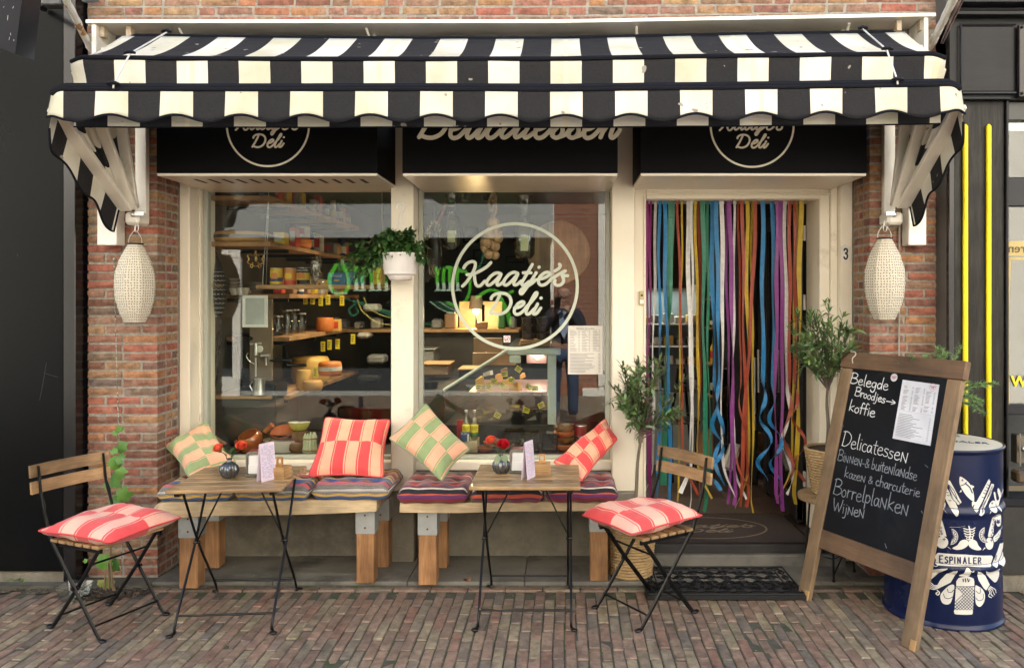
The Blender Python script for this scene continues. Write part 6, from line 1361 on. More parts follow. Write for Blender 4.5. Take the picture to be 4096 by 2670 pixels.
olive('small olive tree on the plant stool in front of the door casing', (1.555, 4.66, .74), (1.555, 4.64, 1.13), (1.50, 4.58, 1.36), .215, .25, 28, None, 8, 290)
# rosemary on the drum
rz_ = thing('rosemary_pot', 'rosemary bush in a pot standing on the blue drum behind the chalkboard', 'potted plant', (1.98, 4.24, DH-.01))
mk('pot', G().lathe([(.075, 0), (.085, .01), (.105, .15), (.11, .16), (.11, .18), (.10, .18), (.09, .15), (0, .15)], 28, (1.98, 4.24, DH-.010)), pm('grey_pot', (.10, .10, .10), rough=.5), rz_, smooth=40)
random.seed(12); needles = G()
for k in range(60):
    a = random.uniform(0, 6.28); r = random.uniform(.05, .30); zt_ = random.uniform(-.05, .28)-r*.12; p0 = Vector((1.98+cos(a)*.04, 4.24+sin(a)*.04, DH+.15)); e = Vector((1.99+cos(a)*r*1.15, 4.22+sin(a)*r*.75, DH+.18+zt_+.04)); pts = catmull([p0, p0.lerp(e, .5)+Vector((0, 0, .05)), e], 9)
    mk('stem', G().tube(pts, .0018, 4), pm('rosemary_stem', (.12, .13, .05), rough=.8), rz_)
    for i, p in enumerate(pts[4:]):
        for q in range(9): 
            d = (Vector((random.gauss(0, 1), random.gauss(0, 1), random.gauss(.3, .6))).normalized()+(pts[min(i+5, len(pts)-1)]-pts[i+3]).normalized()*.8).normalized(); s_ = d.orthogonal().normalized()*.0024; L_ = random.uniform(.016, .030); needles.add([p-s_, p+s_, p+d*L_+s_*.3, p+d*L_-s_*.3], [(0,1,2,3)])
mk('needles', needles, rosm, rz_, kind='stuff')
# hanging basket
hx, hy = -.945, 4.735; hp = thing('hanging_flowerpot', 'white plastic hanging flowerpot with a bushy green plant on the cream post', 'hanging pot', (hx, hy, 1.73))
potm = pm('white_plastic', (.78, .77, .74), (.74, .72, .70), 4, .3)
mk('pot', G().lathe([(.058, 0), (.066, .006), (.075, .022), (.078, .028), (.093, .034), (.097, .06), (.0985, .062), (.102, .098), (.1035, .10), (.106, .145), (.112, .15), (.112, .158), (.104, .158), (.098, .14), (.0, .14)], 48, (hx, hy, 1.735)), potm, hp, smooth=50)
mk('drip_tray', G().lathe([(.0, -.004), (.055, -.004), (.062, .0), (.060, .004), (0, .004)], 40, (hx, hy, 1.735)), pm('stained_plastic', (.62, .56, .46), (.5, .42, .3), 14, .5), hp, smooth=50)
hk = P(1596, 870, hy); mk('hook', G().tube(catmull([P(1586, 836, hy), P(1590, 818, hy), P(1606, 814, hy), P(1616, 830, hy), P(1606, 850, hy), P(1600, 872, hy)], 5), .0065, 8), potm, hp, smooth=True)
mk('nail', G().tube([P(1605, 812, 4.862), P(1605, 812, 4.75)], .003, 6), blackm, hp)
for dx, dy in ((-.10, 0), (.10, 0), (.03, -.09), (-.03, .09)): mk('hanger', G().tube([hk, (hx+dx, hy+dy, 1.89)], .0018, 5), potm, hp)
random.seed(21); LM = leafmeshes(petm, .048, .026, .35, 6); LY = leafmeshes(pm('basket_leaf_young', (.06, .12, .02), (.09, .16, .03), 10, .45), .03, .016, .3, 3); stuff_ = G(); cand = []
for k in range(62):
    a = random.uniform(0, 6.28); r = random.uniform(.05, .15); e = Vector((hx+cos(a)*r*1.25, hy-.02+sin(a)*r*.8, 1.92+random.uniform(-.05, .11)-r*.15)); p0 = Vector((hx+cos(a)*.03, hy+sin(a)*.03, 1.87))
    if k < 16: e = Vector((hx-random.uniform(.12, .31), hy-.03+random.uniform(-.05, .05), 1.955-random.uniform(.0, .22)))
    if k in (4, 5, 6): e = Vector((hx-random.uniform(.27, .34), hy-.03, 1.87+random.uniform(-.03, .03)))
    pts = catmull([p0, p0.lerp(e, .5)+Vector((0, 0, .05)), e], 6); mk('stem', G().tube(pts, .0017, 4), petm, hp)
    for i, p in enumerate(pts[3:]):
        for q in range(2): cand.append((p, (Vector((random.gauss(0, 1), random.gauss(-.4, .8), random.gauss(-.35, .7))).normalized()+(e-p0).normalized()*.6).normalized(), i))
for j, (p, d, i) in enumerate(sorted(cand, key=lambda c: c[0].y)):
    if j < 285: inst('leaf', random.choice(LY if (i > 7 and random.random() < .5) else LM), hp, p, orient(d, random.uniform(-.8, .8)), (random.uniform(.7, 1.15),)*3)
    else: leaf_geo(stuff_, p, d, .045, .024)
if stuff_.v: mk('leaves', stuff_, petm, hp, smooth='all', kind='stuff')
# grape vine at the left pier
vn = thing('grape_vine', 'young grape vine climbing the left brick pier from a patch of soil', 'vine', (-2.52, 4.5, .0)); vy = 4.53
vb = P(432, 2385, 4.47)
stemp = [Vector((-2.455, 4.42, .0)), P(440, 2280, 4.48), P(452, 2100, 4.52), P(490, 2020, vy), P(478, 1900, vy), P(476, 1790, vy), P(462, 1730, 4.56)]
mk('trunk', G().tube(catmull(stemp, 6), [.006-.0042*i/36 for i in range(37)], 6), pm('vine_stem', (.22, .15, .08), rough=.85), vn)
for a, b in (((-2.47, 4.42, 0), P(428, 2030, 4.50)), ((-2.50, 4.44, 0), P(432, 2250, 4.45)), ((-2.44, 4.45, 0), P(478, 2340, 4.45)), ((-2.53, 4.44, 0), P(420, 2290, 4.44))): mk('cane', G().tube([a, b], .0045, 5), MATS['vine_stem'], vn)
def vleaf(c, R, nrm, roll, mat=vinem):
    out = []
    for k in range(30):
        a = 2*pi*k/30; l = 1+.13*cos(5*(a-pi/2))+random.uniform(-.05, .05); l *= (.45+.55*min(1, abs(((a+pi/2+pi) % (2*pi))-pi)*2.2)); out.append((l*cos(a)*R*.72, l*sin(a)*R*.72+R*.25, ))
    n = Vector(nrm).normalized(); q = n.to_track_quat('Z', 'Y').to_matrix() @ Matrix.Rotation(roll, 3, 'Z'); c = Vector(c); vs = [c+q @ Vector((0, R*.25, R*.06))]
    for x, y in out: vs.append(c+q @ Vector((x, y, -R*.12*((x/R)**2*3)+random.uniform(-.03, .03)*R)))
    mk('leaf', G().add(vs, [(0, i+1, (i+1) % 30+1) for i in range(30)]), mat, vn, smooth='all')
random.seed(2); dry = pm('dry_leaf', (.30, .26, .08), (.22, .30, .06), 25, .7)
for px, py, Rp in ((470, 1712, 12), (486, 1714, 10), (466, 1732, 12), (478, 1782, 24), (452, 1800, 14), (465, 1846, 28), (486, 1835, 22), (440, 1868, 16), (462, 1910, 32), (492, 1893, 22), (420, 1942, 16), (505, 1968, 30), (470, 2000, 24), (502, 2045, 24), (450, 2058, 22), (465, 2020, 22), (430, 2240, 30), (450, 2262, 28), (410, 2250, 18), (425, 2330, 24), (405, 2335, 14), (440, 2342, 14), (338, 2240, 9)):
    vleaf(P(px, py, vy-.03-random.uniform(0, .06)), Rp*1.4*4.5/F, (random.uniform(-.5, .5), -1, random.uniform(.0, .7)), random.uniform(-2.6, 2.6), dry if py > 2250 and random.random() < .4 else vinem)
sp = thing('soil_patch', 'dark patch of soil with crumbs where pavers were lifted by the pier', 'soil', (-2.45, 4.38, 0), kind='stuff'); g = G()
for k in range(150): a, r = random.uniform(0, 6.28), random.random()**.5; g.blob((-2.46+.21*r*cos(a), 4.40+.11*r*sin(a), .008), random.uniform(.006, .018)*(1.2-r*.6), 6, 4, (1.3, 1, .6), nz=.6)
mk('crumbs', g, soil, sp)
dirtm = pm('dirt_strip', (.12, .10, .07), (.06, .05, .035), 14, .95, bump=1, bscale=50, bdist=.01); g = G()
for k in range(220): g.blob((random.uniform(-3.6, -2.3), random.uniform(4.40, 4.52), .006), random.uniform(.004, .014), 5, 3, (1.6, 1, .5))
mk('dirt', g, dirtm, kind='stuff')
wd_ = thing('weed', 'small green weed growing at the foot of the black panel', 'weed', P(70, 2310, 4.46)); random.seed(5)
for k in range(16): g = G(); leaf_geo(g, P(70+random.uniform(-25, 25), 2322, 4.44), (random.uniform(-1, 1), -.4, random.uniform(.1, 1)), random.uniform(.02, .045), .012); mk('leaf', g, vinem, wd_, smooth=True)
tub = thing('plastic_tub', 'clear plastic food tub with a little water standing on the pavers', 'tub', (-2.62, 4.32, .005)); clearp = glassmat('clear_plastic', (.80, .84, .84), base=.12, rough=.12)
def rrect(w2, d2, r, z, c, n=5):
    out = []
    for sx, sy, a0 in ((1, 1, 0), (-1, 1, pi/2), (-1, -1, pi), (1, -1, 3*pi/2)):
        for k in range(n): a = a0+k*pi/2/(n-1); out.append(Vector((c[0]+sx*(w2-r)+r*cos(a), c[1]+sy*(d2-r)+r*sin(a), z)))
    return out
g = G(); rings = [rrect(.055, .045, .015, .006, (-2.62, 4.32)), rrect(.075, .062, .018, .085, (-2.62, 4.32)), rrect(.082, .068, .02, .086, (-2.62, 4.32)), rrect(.082, .068, .02, .082, (-2.62, 4.32))]; n = len(rings[0]); vs = [p for r in rings for p in r]
g.add(vs, [(j*n+i, j*n+(i+1) % n, (j+1)*n+(i+1) % n, (j+1)*n+i) for j in range(3) for i in range(n)]+[tuple(range(n))]); mk('shell', g, clearp, tub, smooth=30); mk('water', G().add(rrect(.060, .049, .015, .03, (-2.62, 4.32)), [tuple(range(20))]), glassmat('water', (.8, .85, .82), base=.2), tub)
# cords
for lab, pts, r, m_ in (('thin twisted pull cord hanging down the left pier through the vine', [P(457, 1036, 4.57), P(462, 1300, 4.57), P(474, 1700, 4.56), P(484, 2050, 4.55), P(488, 2290, 4.52)], .0032, pm('twisted_cord', (.45, .42, .33), (.05, .05, .04), 160, .9, lo=.45, hi=.55)),
                        ('grey cable running down the right brick pier', [P(3598, 858, 4.58), P(3597, 1100, 4.585), P(3596, 1430, 4.585)], .005, pm('cable_grey', (.36, .33, .27), rough=.6)),):
    t = thing('cord', lab, 'cord', pts[0]); mk('strand', G().tube(catmull(pts, 8), r, 6), m_, t)
    mk('hook', G().blob(pts[0], .008, 6, 5), steel, t)
# lanterns
lanm = bpy.data.materials.new('pierced_paper'); lanm.use_nodes = True; N = lanm.node_tree.nodes; L = lanm.node_tree.links; b = N['Principled BSDF']; uv = N.new('ShaderNodeUVMap'); mp = N.new('ShaderNodeMapping'); mp.inputs['Scale'].default_value = (44, 30, 1); L.new(uv.outputs[0], mp.inputs[0])
vo = N.new('ShaderNodeTexVoronoi'); vo.inputs['Randomness'].default_value = .25; vo.inputs['Scale'].default_value = 1; vo.voronoi_dimensions = '2D'; L.new(mp.outputs[0], vo.inputs[0]); r_ = N.new('ShaderNodeMapRange'); r_.inputs[1].default_value = .16; r_.inputs[2].default_value = .26; L.new(vo.outputs['Distance'], r_.inputs[0])
mx = N.new('ShaderNodeMix'); mx.data_type = 'RGBA'; mx.inputs[6].default_value = (.05, .04, .03, 1); mx.inputs[7].default_value = (.55, .51, .41, 1); L.new(r_.outputs[0], mx.inputs[0]); L.new(mx.outputs[2], b.inputs['Base Color']); b.inputs['Roughness'].default_value = .9
tc = N.new('ShaderNodeTexCoord'); n0 = N.new('ShaderNodeTexNoise'); n0.inputs['Scale'].default_value = 60; L.new(tc.outputs['Object'], n0.inputs[0]); ad = N.new('ShaderNodeMath'); ad.operation = 'ADD'; L.new(r_.outputs[0], ad.inputs[0]); L.new(n0.outputs[0], ad.inputs[1]); bp = N.new('ShaderNodeBump'); bp.inputs['Strength'].default_value = .8; bp.inputs['Distance'].default_value = .003; L.new(ad.outputs[0], bp.inputs['Height']); L.new(bp.outputs[0], b.inputs['Normal'])
def lantern(label, c, ztop, zbot, R, hk):
    t = thing('lantern', label, 'lantern', (c[0], c[1], zbot), group='pierced paper lanterns under the awning ends'); n = 8; m_ = 48; hh = ztop-zbot
    def fn(u, v):
        a = 2*pi*u; r = R*sin(pi*(.115+.72*(1-v)+.0))**.9 if False else None
        pr_ = [(0, .50), (.12, .74), (.3, .95), (.47, 1.0), (.62, .97), (.8, .76), (.92, .52), (1, .36)]
        for i in range(len(pr_)-1):
            if pr_[i][0] <= v <= pr_[i+1][0]: f_ = (v-pr_[i][0])/(pr_[i+1][0]-pr_[i][0]); f_ = f_*f_*(3-2*f_) if False else f_; rr = pr_[i][1]+(pr_[i+1][1]-pr_[i][1])*f_
        rr *= R*(1-.05*abs(sin(a*4))+.010*sin(v*75)); rr += .0016*noise.noise((cos(a)*5, sin(a)*5, v*22)); return Vector((c[0]+rr*cos(a), c[1]+rr*sin(a), zbot+hh*v))
    mk('shade', G().grid(fn, 96, 56), lanm, t, smooth='all')
    mk('top_ring', G().lathe([(R*.40, ztop-.001), (R*.40, ztop+.007), (R*.30, ztop+.008), (0, ztop+.006)], 28, (c[0], c[1], 0)), blackm, t)
    mk('handle', G().tube(catmull([(c[0]-R*.34, c[1], ztop), (c[0]-R*.30, c[1], ztop+.04), (c[0], c[1], ztop+.078), (c[0]+R*.30, c[1], ztop+.04), (c[0]+R*.34, c[1], ztop)], 4), .0013, 5), steel, t)
    mk('wire', G().tube([(c[0], c[1], ztop+.077), hk], .0015, 5), steel, t)
    mk('carabiner', G().tube(catmull([(hk[0], hk[1], hk[2]+.01), (hk[0]+.012, hk[1], hk[2]-.02), (hk[0]+.006, hk[1], hk[2]-.05), (hk[0]-.008, hk[1], hk[2]-.045), (hk[0]-.006, hk[1], hk[2]-.01)], 4, closed=True), .002, 6, closed=True), steel, t)
lantern('pierced cream paper lantern hanging in front of the left brick pier', (X(541, 4.45), 4.45), 1.925, 1.492, .108, (X(545, 4.45), 4.45, 2.045)); lantern('pierced cream paper lantern hanging in front of the right brick pier', (X(3538, 4.45), 4.45), 1.955, 1.508, .112, (X(3540, 4.45), 4.45, 2.05))

# ------------------------------------------------------------------ mats
rub = pm('rubber', (.005, .0055, .006), (.010, .010, .011), 12, .55, spec=.2, bump=.3, bscale=80); mt = thing('rubber_mat', 'black rubber scrollwork mat on the slabs in front of the door step', 'doormat', (.88, 4.53, .034))
x0_, x1_, y0_, y1_, zt_ = .47, 1.325, 4.30, 4.745, .040
mk('base', G().box(x0_, x1_, y0_, y1_, .006, .030, c=.003), pm('rubber_base', (.006, .006, .006), rough=.8), mt)
g = G(); random.seed(6)
def loop(cx_, cy_, rx, ry, turns=1.0, n=16, sp_=0): return [(cx_+rx*(1-sp_*i/n)*cos(2*pi*turns*i/n), cy_+ry*(1-sp_*i/n)*sin(2*pi*turns*i/n), .034) for i in range(n+1)]
for q in ((x0_+.01, y0_+.012), (x0_+.055, y0_+.07)): pass
for ins in (.010, .072):
    a, b_, c_, d_ = x0_+ins, x1_-ins, y0_+ins*.8, y1_-ins*.8; g.tube([(a, c_, .034), (b_, c_, .034), (b_, d_, .034), (a, d_, .034)], .008, 6, closed=True)
for k in range(9):
    x = x0_+.075+k*.088
    for y in (y0_+.037, y1_-.037): g.tube(loop(x, y, .034, .016), .006, 5)
for k in range(4):
    y = y0_+.095+k*.085
    for x in (x0_+.040, x1_-.040): g.tube(loop(x, y, .018, .034, 1.6, 20, .6), .006, 5)
for i in range(8):
    for j in range(4):
        x, y = x0_+.125+i*.087, y0_+.105+j*.078; s_ = 1 if (i+j) % 2 else -1
        g.tube([(x+s_*q[0], q[1], q[2]) for q in loop(0, y, .038, .032, 1.5, 18, .75)], .0065, 5); g.tube(catmull([(x-.04, y-.02*s_, .034), (x, y+.03*s_, .036), (x+.045, y, .034)], 4), .006, 5)
mk('scrollwork', g, rub, mt, smooth=True)
dm = thing('logo_mat', 'dark entrance mat with the shop logo just inside the door', 'doormat', (1.08, 5.1, .153)); matm = pm('mat_pile', (.028, .017, .015), (.018, .012, .011), 40, .95, bump=.6, bscale=300)
mk('pile', G().box(.58, 1.515, 4.83, 5.44, .151, .158, c=.002), matm, dm); mk('edge', G().box(.565, 1.53, 4.815, 5.455, .1505, .1535, c=.001), rub, dm)
matl = pm('mat_logo', (.16, .13, .09), (.12, .095, .07), 60, .95)
def matlogo(g, sts, wd):
    for i, st in enumerate(sts): ribbon2d(g, [(x, y*.42) for x, y in st], wd, .0008, (.93, 5.13, .158), (1,0,0), (0,1,0), (0,0,1), i)
k_ = .40/735; f = lambda p: ((p[0]-743)*k_, -(p[1]-757)*k_*1.35); g = G(); matlogo(g, smooth_strokes(['K','a1','a2','t','j','e','ap','s','D','e2','l','i'], f), .013); ribbon2d(g, [(.39*cos(a*pi/32), .235*sin(a*pi/32)) for a in range(65)], .013, .0008, (.93, 5.13, .158), (1,0,0), (0,1,0), (0,0,1)); mk('mat_lettering', g, matl, dm)
lv = thing('dry_leaf', 'curled dry brown leaf lying on the slabs by the right bench', 'leaf', P(1867, 2322, 4.5)); g = G(); c = P(1867, 2322, 4.52); g.grid(lambda u, v: c+Vector(((u-.5)*.045, (v-.5)*.03, .006+.012*sin(u*5)*cos(v*4)+.004*random.random())), 6, 5); mk('blade', g, pm('brown_leaf', (.28, .11, .05), (.18, .07, .03), 40, .8), lv, smooth=True)
# ------------------------------------------------------------------ ribbon curtain
def plast(name, c, rough=.28, al=1.0):
    m = pm(name, c, tuple(q*.8 for q in c), 30, rough, spec=.6); N = m.node_tree.nodes; L = m.node_tree.links; b = N['Principled BSDF']
    uv = N.new('ShaderNodeUVMap'); sx = N.new('ShaderNodeSeparateXYZ'); L.new(uv.outputs[0], sx.inputs[0]); mu = N.new('ShaderNodeMath'); mu.operation = 'MULTIPLY'; mu.inputs[1].default_value = 31; L.new(sx.outputs[0], mu.inputs[0]); si = N.new('ShaderNodeMath'); si.operation = 'SINE'; L.new(mu.outputs[0], si.inputs[0])
    nz = N.new('ShaderNodeTexNoise'); nz.inputs['Scale'].default_value = 16; tc = N.new('ShaderNodeTexCoord'); mp = N.new('ShaderNodeMapping'); mp.inputs['Scale'].default_value = (.3, 1, 1.6); L.new(tc.outputs['Object'], mp.inputs[0]); L.new(mp.outputs[0], nz.inputs[0]); ma = N.new('ShaderNodeMath'); ma.operation = 'MULTIPLY_ADD'; ma.inputs[1].default_value = 5; L.new(nz.outputs[0], ma.inputs[0]); L.new(si.outputs[0], ma.inputs[2])
    bp = N.new('ShaderNodeBump'); bp.inputs['Strength'].default_value = .8; bp.inputs['Distance'].default_value = .0015; L.new(ma.outputs[0], bp.inputs['Height']); L.new(bp.outputs[0], b.inputs['Normal']); b.inputs['Subsurface Weight'].default_value = 0; b.inputs['Transmission Weight'].default_value = 0
    return m
RC = dict(m=plast('ribbon_magenta', (.28, .02, .17)), p=plast('ribbon_purple', (.26, .05, .26)), w=plast('ribbon_white', (.78, .77, .74)), b=plast('ribbon_blue', (.02, .20, .44)), g=plast('ribbon_green', (.015, .18, .10)), r=plast('ribbon_rust', (.36, .06, .025)), y=plast('ribbon_yellow', (.55, .38, .025)))
rc = thing('ribbon_curtain', 'curtain of coloured plastic ribbons hanging in the open shop door', 'door curtain', (1.06, 5.0, 2.236))
RB = [(2587,2592,'m',11,1960,0),(2601,2600,'m',14,2010,1),(2622,2608,'w',14,2010,2),(2638,2636,'b',15,1990,1),(2659,2683,'b',14,2030,0),(2684,2650,'g',24,1940,1),(2711,2744,'r',15,1995,2),(2730,2708,'y',13,2012,0),(2753,2772,'w',16,1990,2),(2769,2766,'w',15,2040,0),(2782,2800,'y',15,2010,2),(2797,2798,'r',15,1990,1),(2813,2822,'g',17,2052,0),(2829,2842,'g',17,2000,2),(2848,2864,'b',16,1985,4),(2867,2880,'b',15,1960,3),(2887,2892,'w',15,2005,2),(2904,2925,'p',16,2020,0),(2919,2942,'p',15,2024,0),(2936,2934,'w',14,2015,2),(2954,2968,'r',14,1960,3),(2970,2990,'r',13,2035,0),(2989,2990,'y',17,2052,2),(3006,3012,'y',15,2055,0),(3022,2960,'r',13,2025,1),(3052,3050,'b',15,1945,4),(3090,3098,'b',14,1950,4),(3108,3102,'p',14,2018,0),(3125,3130,'p',14,2046,0),(3140,3150,'w',13,1995,3),(3160,3150,'r',13,1960,3),(3177,3190,'r',12,1950,4),(3190,3158,'y',15,2010,2),(3204,3182,'y',16,2020,0)]
random.seed(31)
for k, (xa, xb, c, wd, yb, ty) in enumerate(RB):
    Y0 = 4.99+.012*(k % 3); s_ = F/Y0; W_r = wd/s_*1.15; ztop = 2.234; zb = Z(yb, Y0); xs0, xs1 = X(xa, Y0), X(xb, Y0); n = 84; ph = random.uniform(0, 6); tw = random.choice([-1, 1])
    if random.random() < .3: W_r *= random.uniform(.5, .8)
    pts = []
    for i in range(n+1):
        t = i/n; z = ztop+(zb-ztop)*t; x = xs0+(xs1-xs0)*(t**1.2)+.009*sin(t*7+ph)*t**.7+.004*sin(t*17+ph*2); y = Y0+.01*sin(2*t*3+ph)*t; th = 1.05*sin(ph*3+t*(4+k % 4*2))*min(1, t*2.2)
        if ty == 1 and t > .3: th += (t-.3)*2.0*tw
        if ty in (3, 4) and t > .62:
            q = (t-.62)/.38; nt = 1.6 if ty == 3 else 2.2; A = .030*min(1, q*2.2)*(1 if ty == 3 else 1.25); th += tw*2*pi*nt*q*.75; x += A*sin(2*pi*nt*q)*tw; y += A*cos(2*pi*nt*q)-A; z += .045*q*q
        if ty == 2 and t > .86:
            q = (t-.86)/.14; x += .045*(1-cos(q*2.2))*tw; z += .035*q*q; y -= .02*q; th += tw*q*1.1
        if ty == 0 and t > .96: q = (t-.96)/.04; x -= .012*q*tw*(k % 3 != 1); z += .008*q
        pts.append((Vector((x, y, z)), th))
    g = G(); vs = []; uv = []
    for i, (p, th) in enumerate(pts):
        w_ = Vector((cos(th), sin(th), 0))
        tdir = (pts[min(i+1, n)][0]-pts[max(i-1, 0)][0]).normalized(); w_ = (w_-tdir*w_.dot(tdir)); w_ = w_.normalized() if w_.length > .1 else Vector((1, 0, 0)); nn = w_.cross(tdir)
        for j in range(3): vs.append(p+w_*W_r*(j-1)/2+nn*.0018*(1 if j == 1 else 0)); uv.append((j/2*1.0, i/n))
    g.add(vs, [(i*3+j, i*3+j+1, (i+1)*3+j+1, (i+1)*3+j) for i in range(n) for j in range(2)], uv); mk('ribbon', g, RC[c], rc, smooth='all')
mk('rail', G().box(.53, 1.60, 4.975, 5.03, 2.236, 2.2375), whitem, rc)
# open black shop door folded inwards on the right
sdm = pm('door_black', (.010, .010, .011), (.015, .015, .016), 3, .35)
sdr = thing('shop_door', 'black shop door standing open inwards with a steel bar handle', 'door', (1.59, 5.22, .16))
for a, b_, c_, d_ in ((5.22, 6.07, .18, .32), (5.22, 6.07, 2.12, 2.22)): mk('rail', G().box(1.545, 1.585, a, b_, c_, d_, c=.003), sdm, sdr)
for a, b_ in ((5.22, 5.32), (5.97, 6.07)): mk('stile', G().box(1.543, 1.587, a, b_, .16, 2.225, c=.003), sdm, sdr)
mk('pane', G().box(1.562, 1.568, 5.32, 5.97, .32, 2.12), darkp, sdr); mk('handle', G().tube([(1.49, 6.0, .92), (1.49, 6.0, 1.24)], .011, 8).tube([(1.49, 6.0, 1.0), (1.55, 6.0, 1.0)], .006, 6).tube([(1.49, 6.0, 1.18), (1.55, 6.0, 1.18)], .006, 6), steel, sdr)
for z in (.4, 1.55, 2.0): mk('hinge', G().box(1.585, 1.60, 5.205, 5.23, z, z+.1, c=.002), whitem, sdr)
d2 = thing('door_side_panel', 'narrow black inner door leaf with long steel bar behind the ribbons', 'door', (1.24, 6.2, .16)); mk('leaf', G().box(1.21, 1.56, 6.30, 6.35, .16, 2.15, c=.003), sdm, d2); mk('glass', G().box(1.27, 1.36, 6.292, 6.299, .4, 1.9), darkp, d2)
mk('bar_handle', G().tube([(X(3022, 6.2), 6.22, Z(1720, 6.2)), (X(3022, 6.2), 6.22, Z(1430, 6.2))], .014, 8), steel, d2)

# ------------------------------------------------------------------ shop interior
shw = wood('shelf_pine', (.42, .25, .11), (.30, .16, .065), 'x', .6, .6, .08, .3); shy = wood('shelf_pine_deep', (.38, .21, .09), (.26, .135, .055), 'y', .6, .6, .08, .3)
clear = glassmat('clear_glass', (.90, .92, .90), base=.10)
def col(name, c, **k): return pm(name, c, tuple(q*.85 for q in c), 8, k.get('rough', .5), spec=.5)
C_ = dict(yel=col('tin_yellow', (.70, .48, .04)), red=col('tin_red', (.55, .05, .03)), blk=col('tin_black', (.012, .012, .012)), blu=col('tin_blue', (.02, .13, .26)), dbl=col('pack_dark_blue', (.015, .04, .11)), wht=col('pack_white', (.6, .58, .52)), org=col('pack_orange', (.6, .22, .04)), che=col('cheese_yellow', (.62, .38, .09)), cho=col('cheese_orange', (.58, .17, .03)), chd=col('cheese_tan', (.5, .28, .09)), brn=col('kraft_brown', (.28, .17, .09)), gry=col('grey_box', (.2, .2, .19)), grn=col('pack_green', (.05, .2, .06)), crm=col('cream_china', (.62, .58, .5), rough=.2), tag=col('price_tag_yellow', (.75, .6, .03)), gold=pm('brass', (.55, .38, .14), rough=.35, metal=1), mint=col('mint_white_enamel', (.50, .56, .50)))
def cyl(name, c, r, h, mat, par, n=28, **k): return mk(name, G().lathe([(r*.96, 0), (r, .003), (r, h-.003), (r*.96, h)], n, c), mat, par, smooth=50, **k)
def plank(lab, x0, x1, y0, y1, z, th=.03, mat=None, fl=None):
    t = thing('shelf', lab, 'shelf', ((x0+x1)/2, y0, z)); mk('board', G().box(x0, x1, y0, y1, z, z+th, c=.003), mat or shw, t); 
    return t
hs_ = plank('light wooden shelf hung on chains just behind the left window', X(1033, 5.2), -.95, 5.16, 5.30, 1.686, .027)
for px in (1052, 1528): mk('chain', G().tube(catmull([P(1075 if px < 1200 else px, 770, 5.2), P(px, 1100, 5.19), (X(px, 5.19), 5.19, 1.713)], 12), .0028, 4), steel, hs_); mk('chain', G().tube([P(1075 if px < 1200 else px, 790, 5.2), P(px+12, 1138, 5.22)], .0025, 4), steel, hs_)
def tin(lab, px0, px1, py0, mat, band, bandmat, Y=5.22, zb=1.7135, lid_=True, word=None):
    r = (px1-px0)*Y/F/2; c = (X((px0+px1)/2, Y), Y, zb); h = Z(py0, Y-r)-zb; t = thing('food_tin', lab, 'tin', c); cyl('can', c, r, h, steel, t); mk('label', G().lathe([(r+.0006, .006), (r+.0006, h-.006)], 28, c), mat, t, smooth=True)
    if band: mk('label_band', G().lathe([(r+.0012, h*band[0]), (r+.0012, h*band[1])], 28, c), bandmat, t, smooth=True)
    mk('picture', G().prism([(-.45*r, h*.35), (.5*r, h*.35), (.62*r, h*.5), (.45*r, h*.68), (-.4*r, h*.7), (-.58*r, h*.5)], .001, (c[0], c[1]-r-.0015, zb)), C_['org'] if mat is not C_['org'] else C_['yel'], t)
    if word: text('label_lettering', word, C_['wht'], t, (c[0], c[1]-r-.002, zb+h*.78), r*.42, ext=.0003)
    return t
tin('yellow tin with dark blue band, leftmost on the hanging shelf', 1081, 1130, 1070, C_['yel'], (.2, .42), C_['dbl']); tin('orange red tin beside the yellow tin on the hanging shelf', 1137, 1184, 1070, C_['org'], (.0, .25), C_['red'])
t = tin('black round tin with yellow fish picture on the hanging shelf', 1188, 1238, 1068, C_['blk'], (.28, .68), C_['yel'], word='la belle-iloise'); text('label_lettering', 'SOUPE de POISSONS', C_['wht'], t, (X(1213, 5.2), 5.192, 1.722), .009, ext=.0003)
c = (X(1266, 5.22), 5.22, 1.7135); sn = thing('snail_tube', 'clear tube full of snail shells on the hanging shelf', 'jar', c); cyl('tube', c, .043, .185, clear, sn); random.seed(3)
for k in range(16): mk('snail_shell', G().blob((c[0]+random.uniform(-.024, .024), c[1]+random.uniform(-.024, .0), c[2]+.016+k*.0105), .019, 9, 6, (1, .9, .85), nz=.3), pm('shell_brown', (.34, .25, .17), (.15, .10, .07), 60, .5, vary=.4), sn, smooth=True)
for i, (a, b_) in enumerate(((1311, 1381), (1387, 1458))):
    t = thing('seafood_box', ('dark blue seafood box lettered Espinaler with mussels, left of the pair' if i == 0 else 'dark blue seafood box lettered Espinaler with a fish, right of the pair'), 'box', P((a+b_)/2, 1134, 5.22)); mk('box', G().box(X(a, 5.2), X(b_, 5.2), 5.20, 5.235, 1.7135, Z(1090, 5.2), c=.001), C_['blu'], t)
    text('lettering', 'ESPINALER', C_['wht'], t, (X((a+b_)/2, 5.2), 5.1985, Z(1107, 5.2)), .018, ext=.0003, sx=.85); mk('picture', G().prism([(-.02, -.004), (0, -.009), (.02, -.003), (.015, .004), (-.01, .006)], .001, (X((a+b_)/2, 5.2), 5.199, Z(1120, 5.2))), C_['chd'] if i == 0 else C_['gry'], t)
t = thing('clear_pouch', 'clear pouch standing on the dark blue seafood boxes', 'packet', P(1383, 1090, 5.22)); mk('pouch', G().box(X(1348, 5.2), X(1420, 5.2), 5.205, 5.23, Z(1090, 5.2)+.001, Z(1047, 5.2), c=.003), glassmat('pouch_film', (.55, .42, .5), base=.15, rough=.1), t)
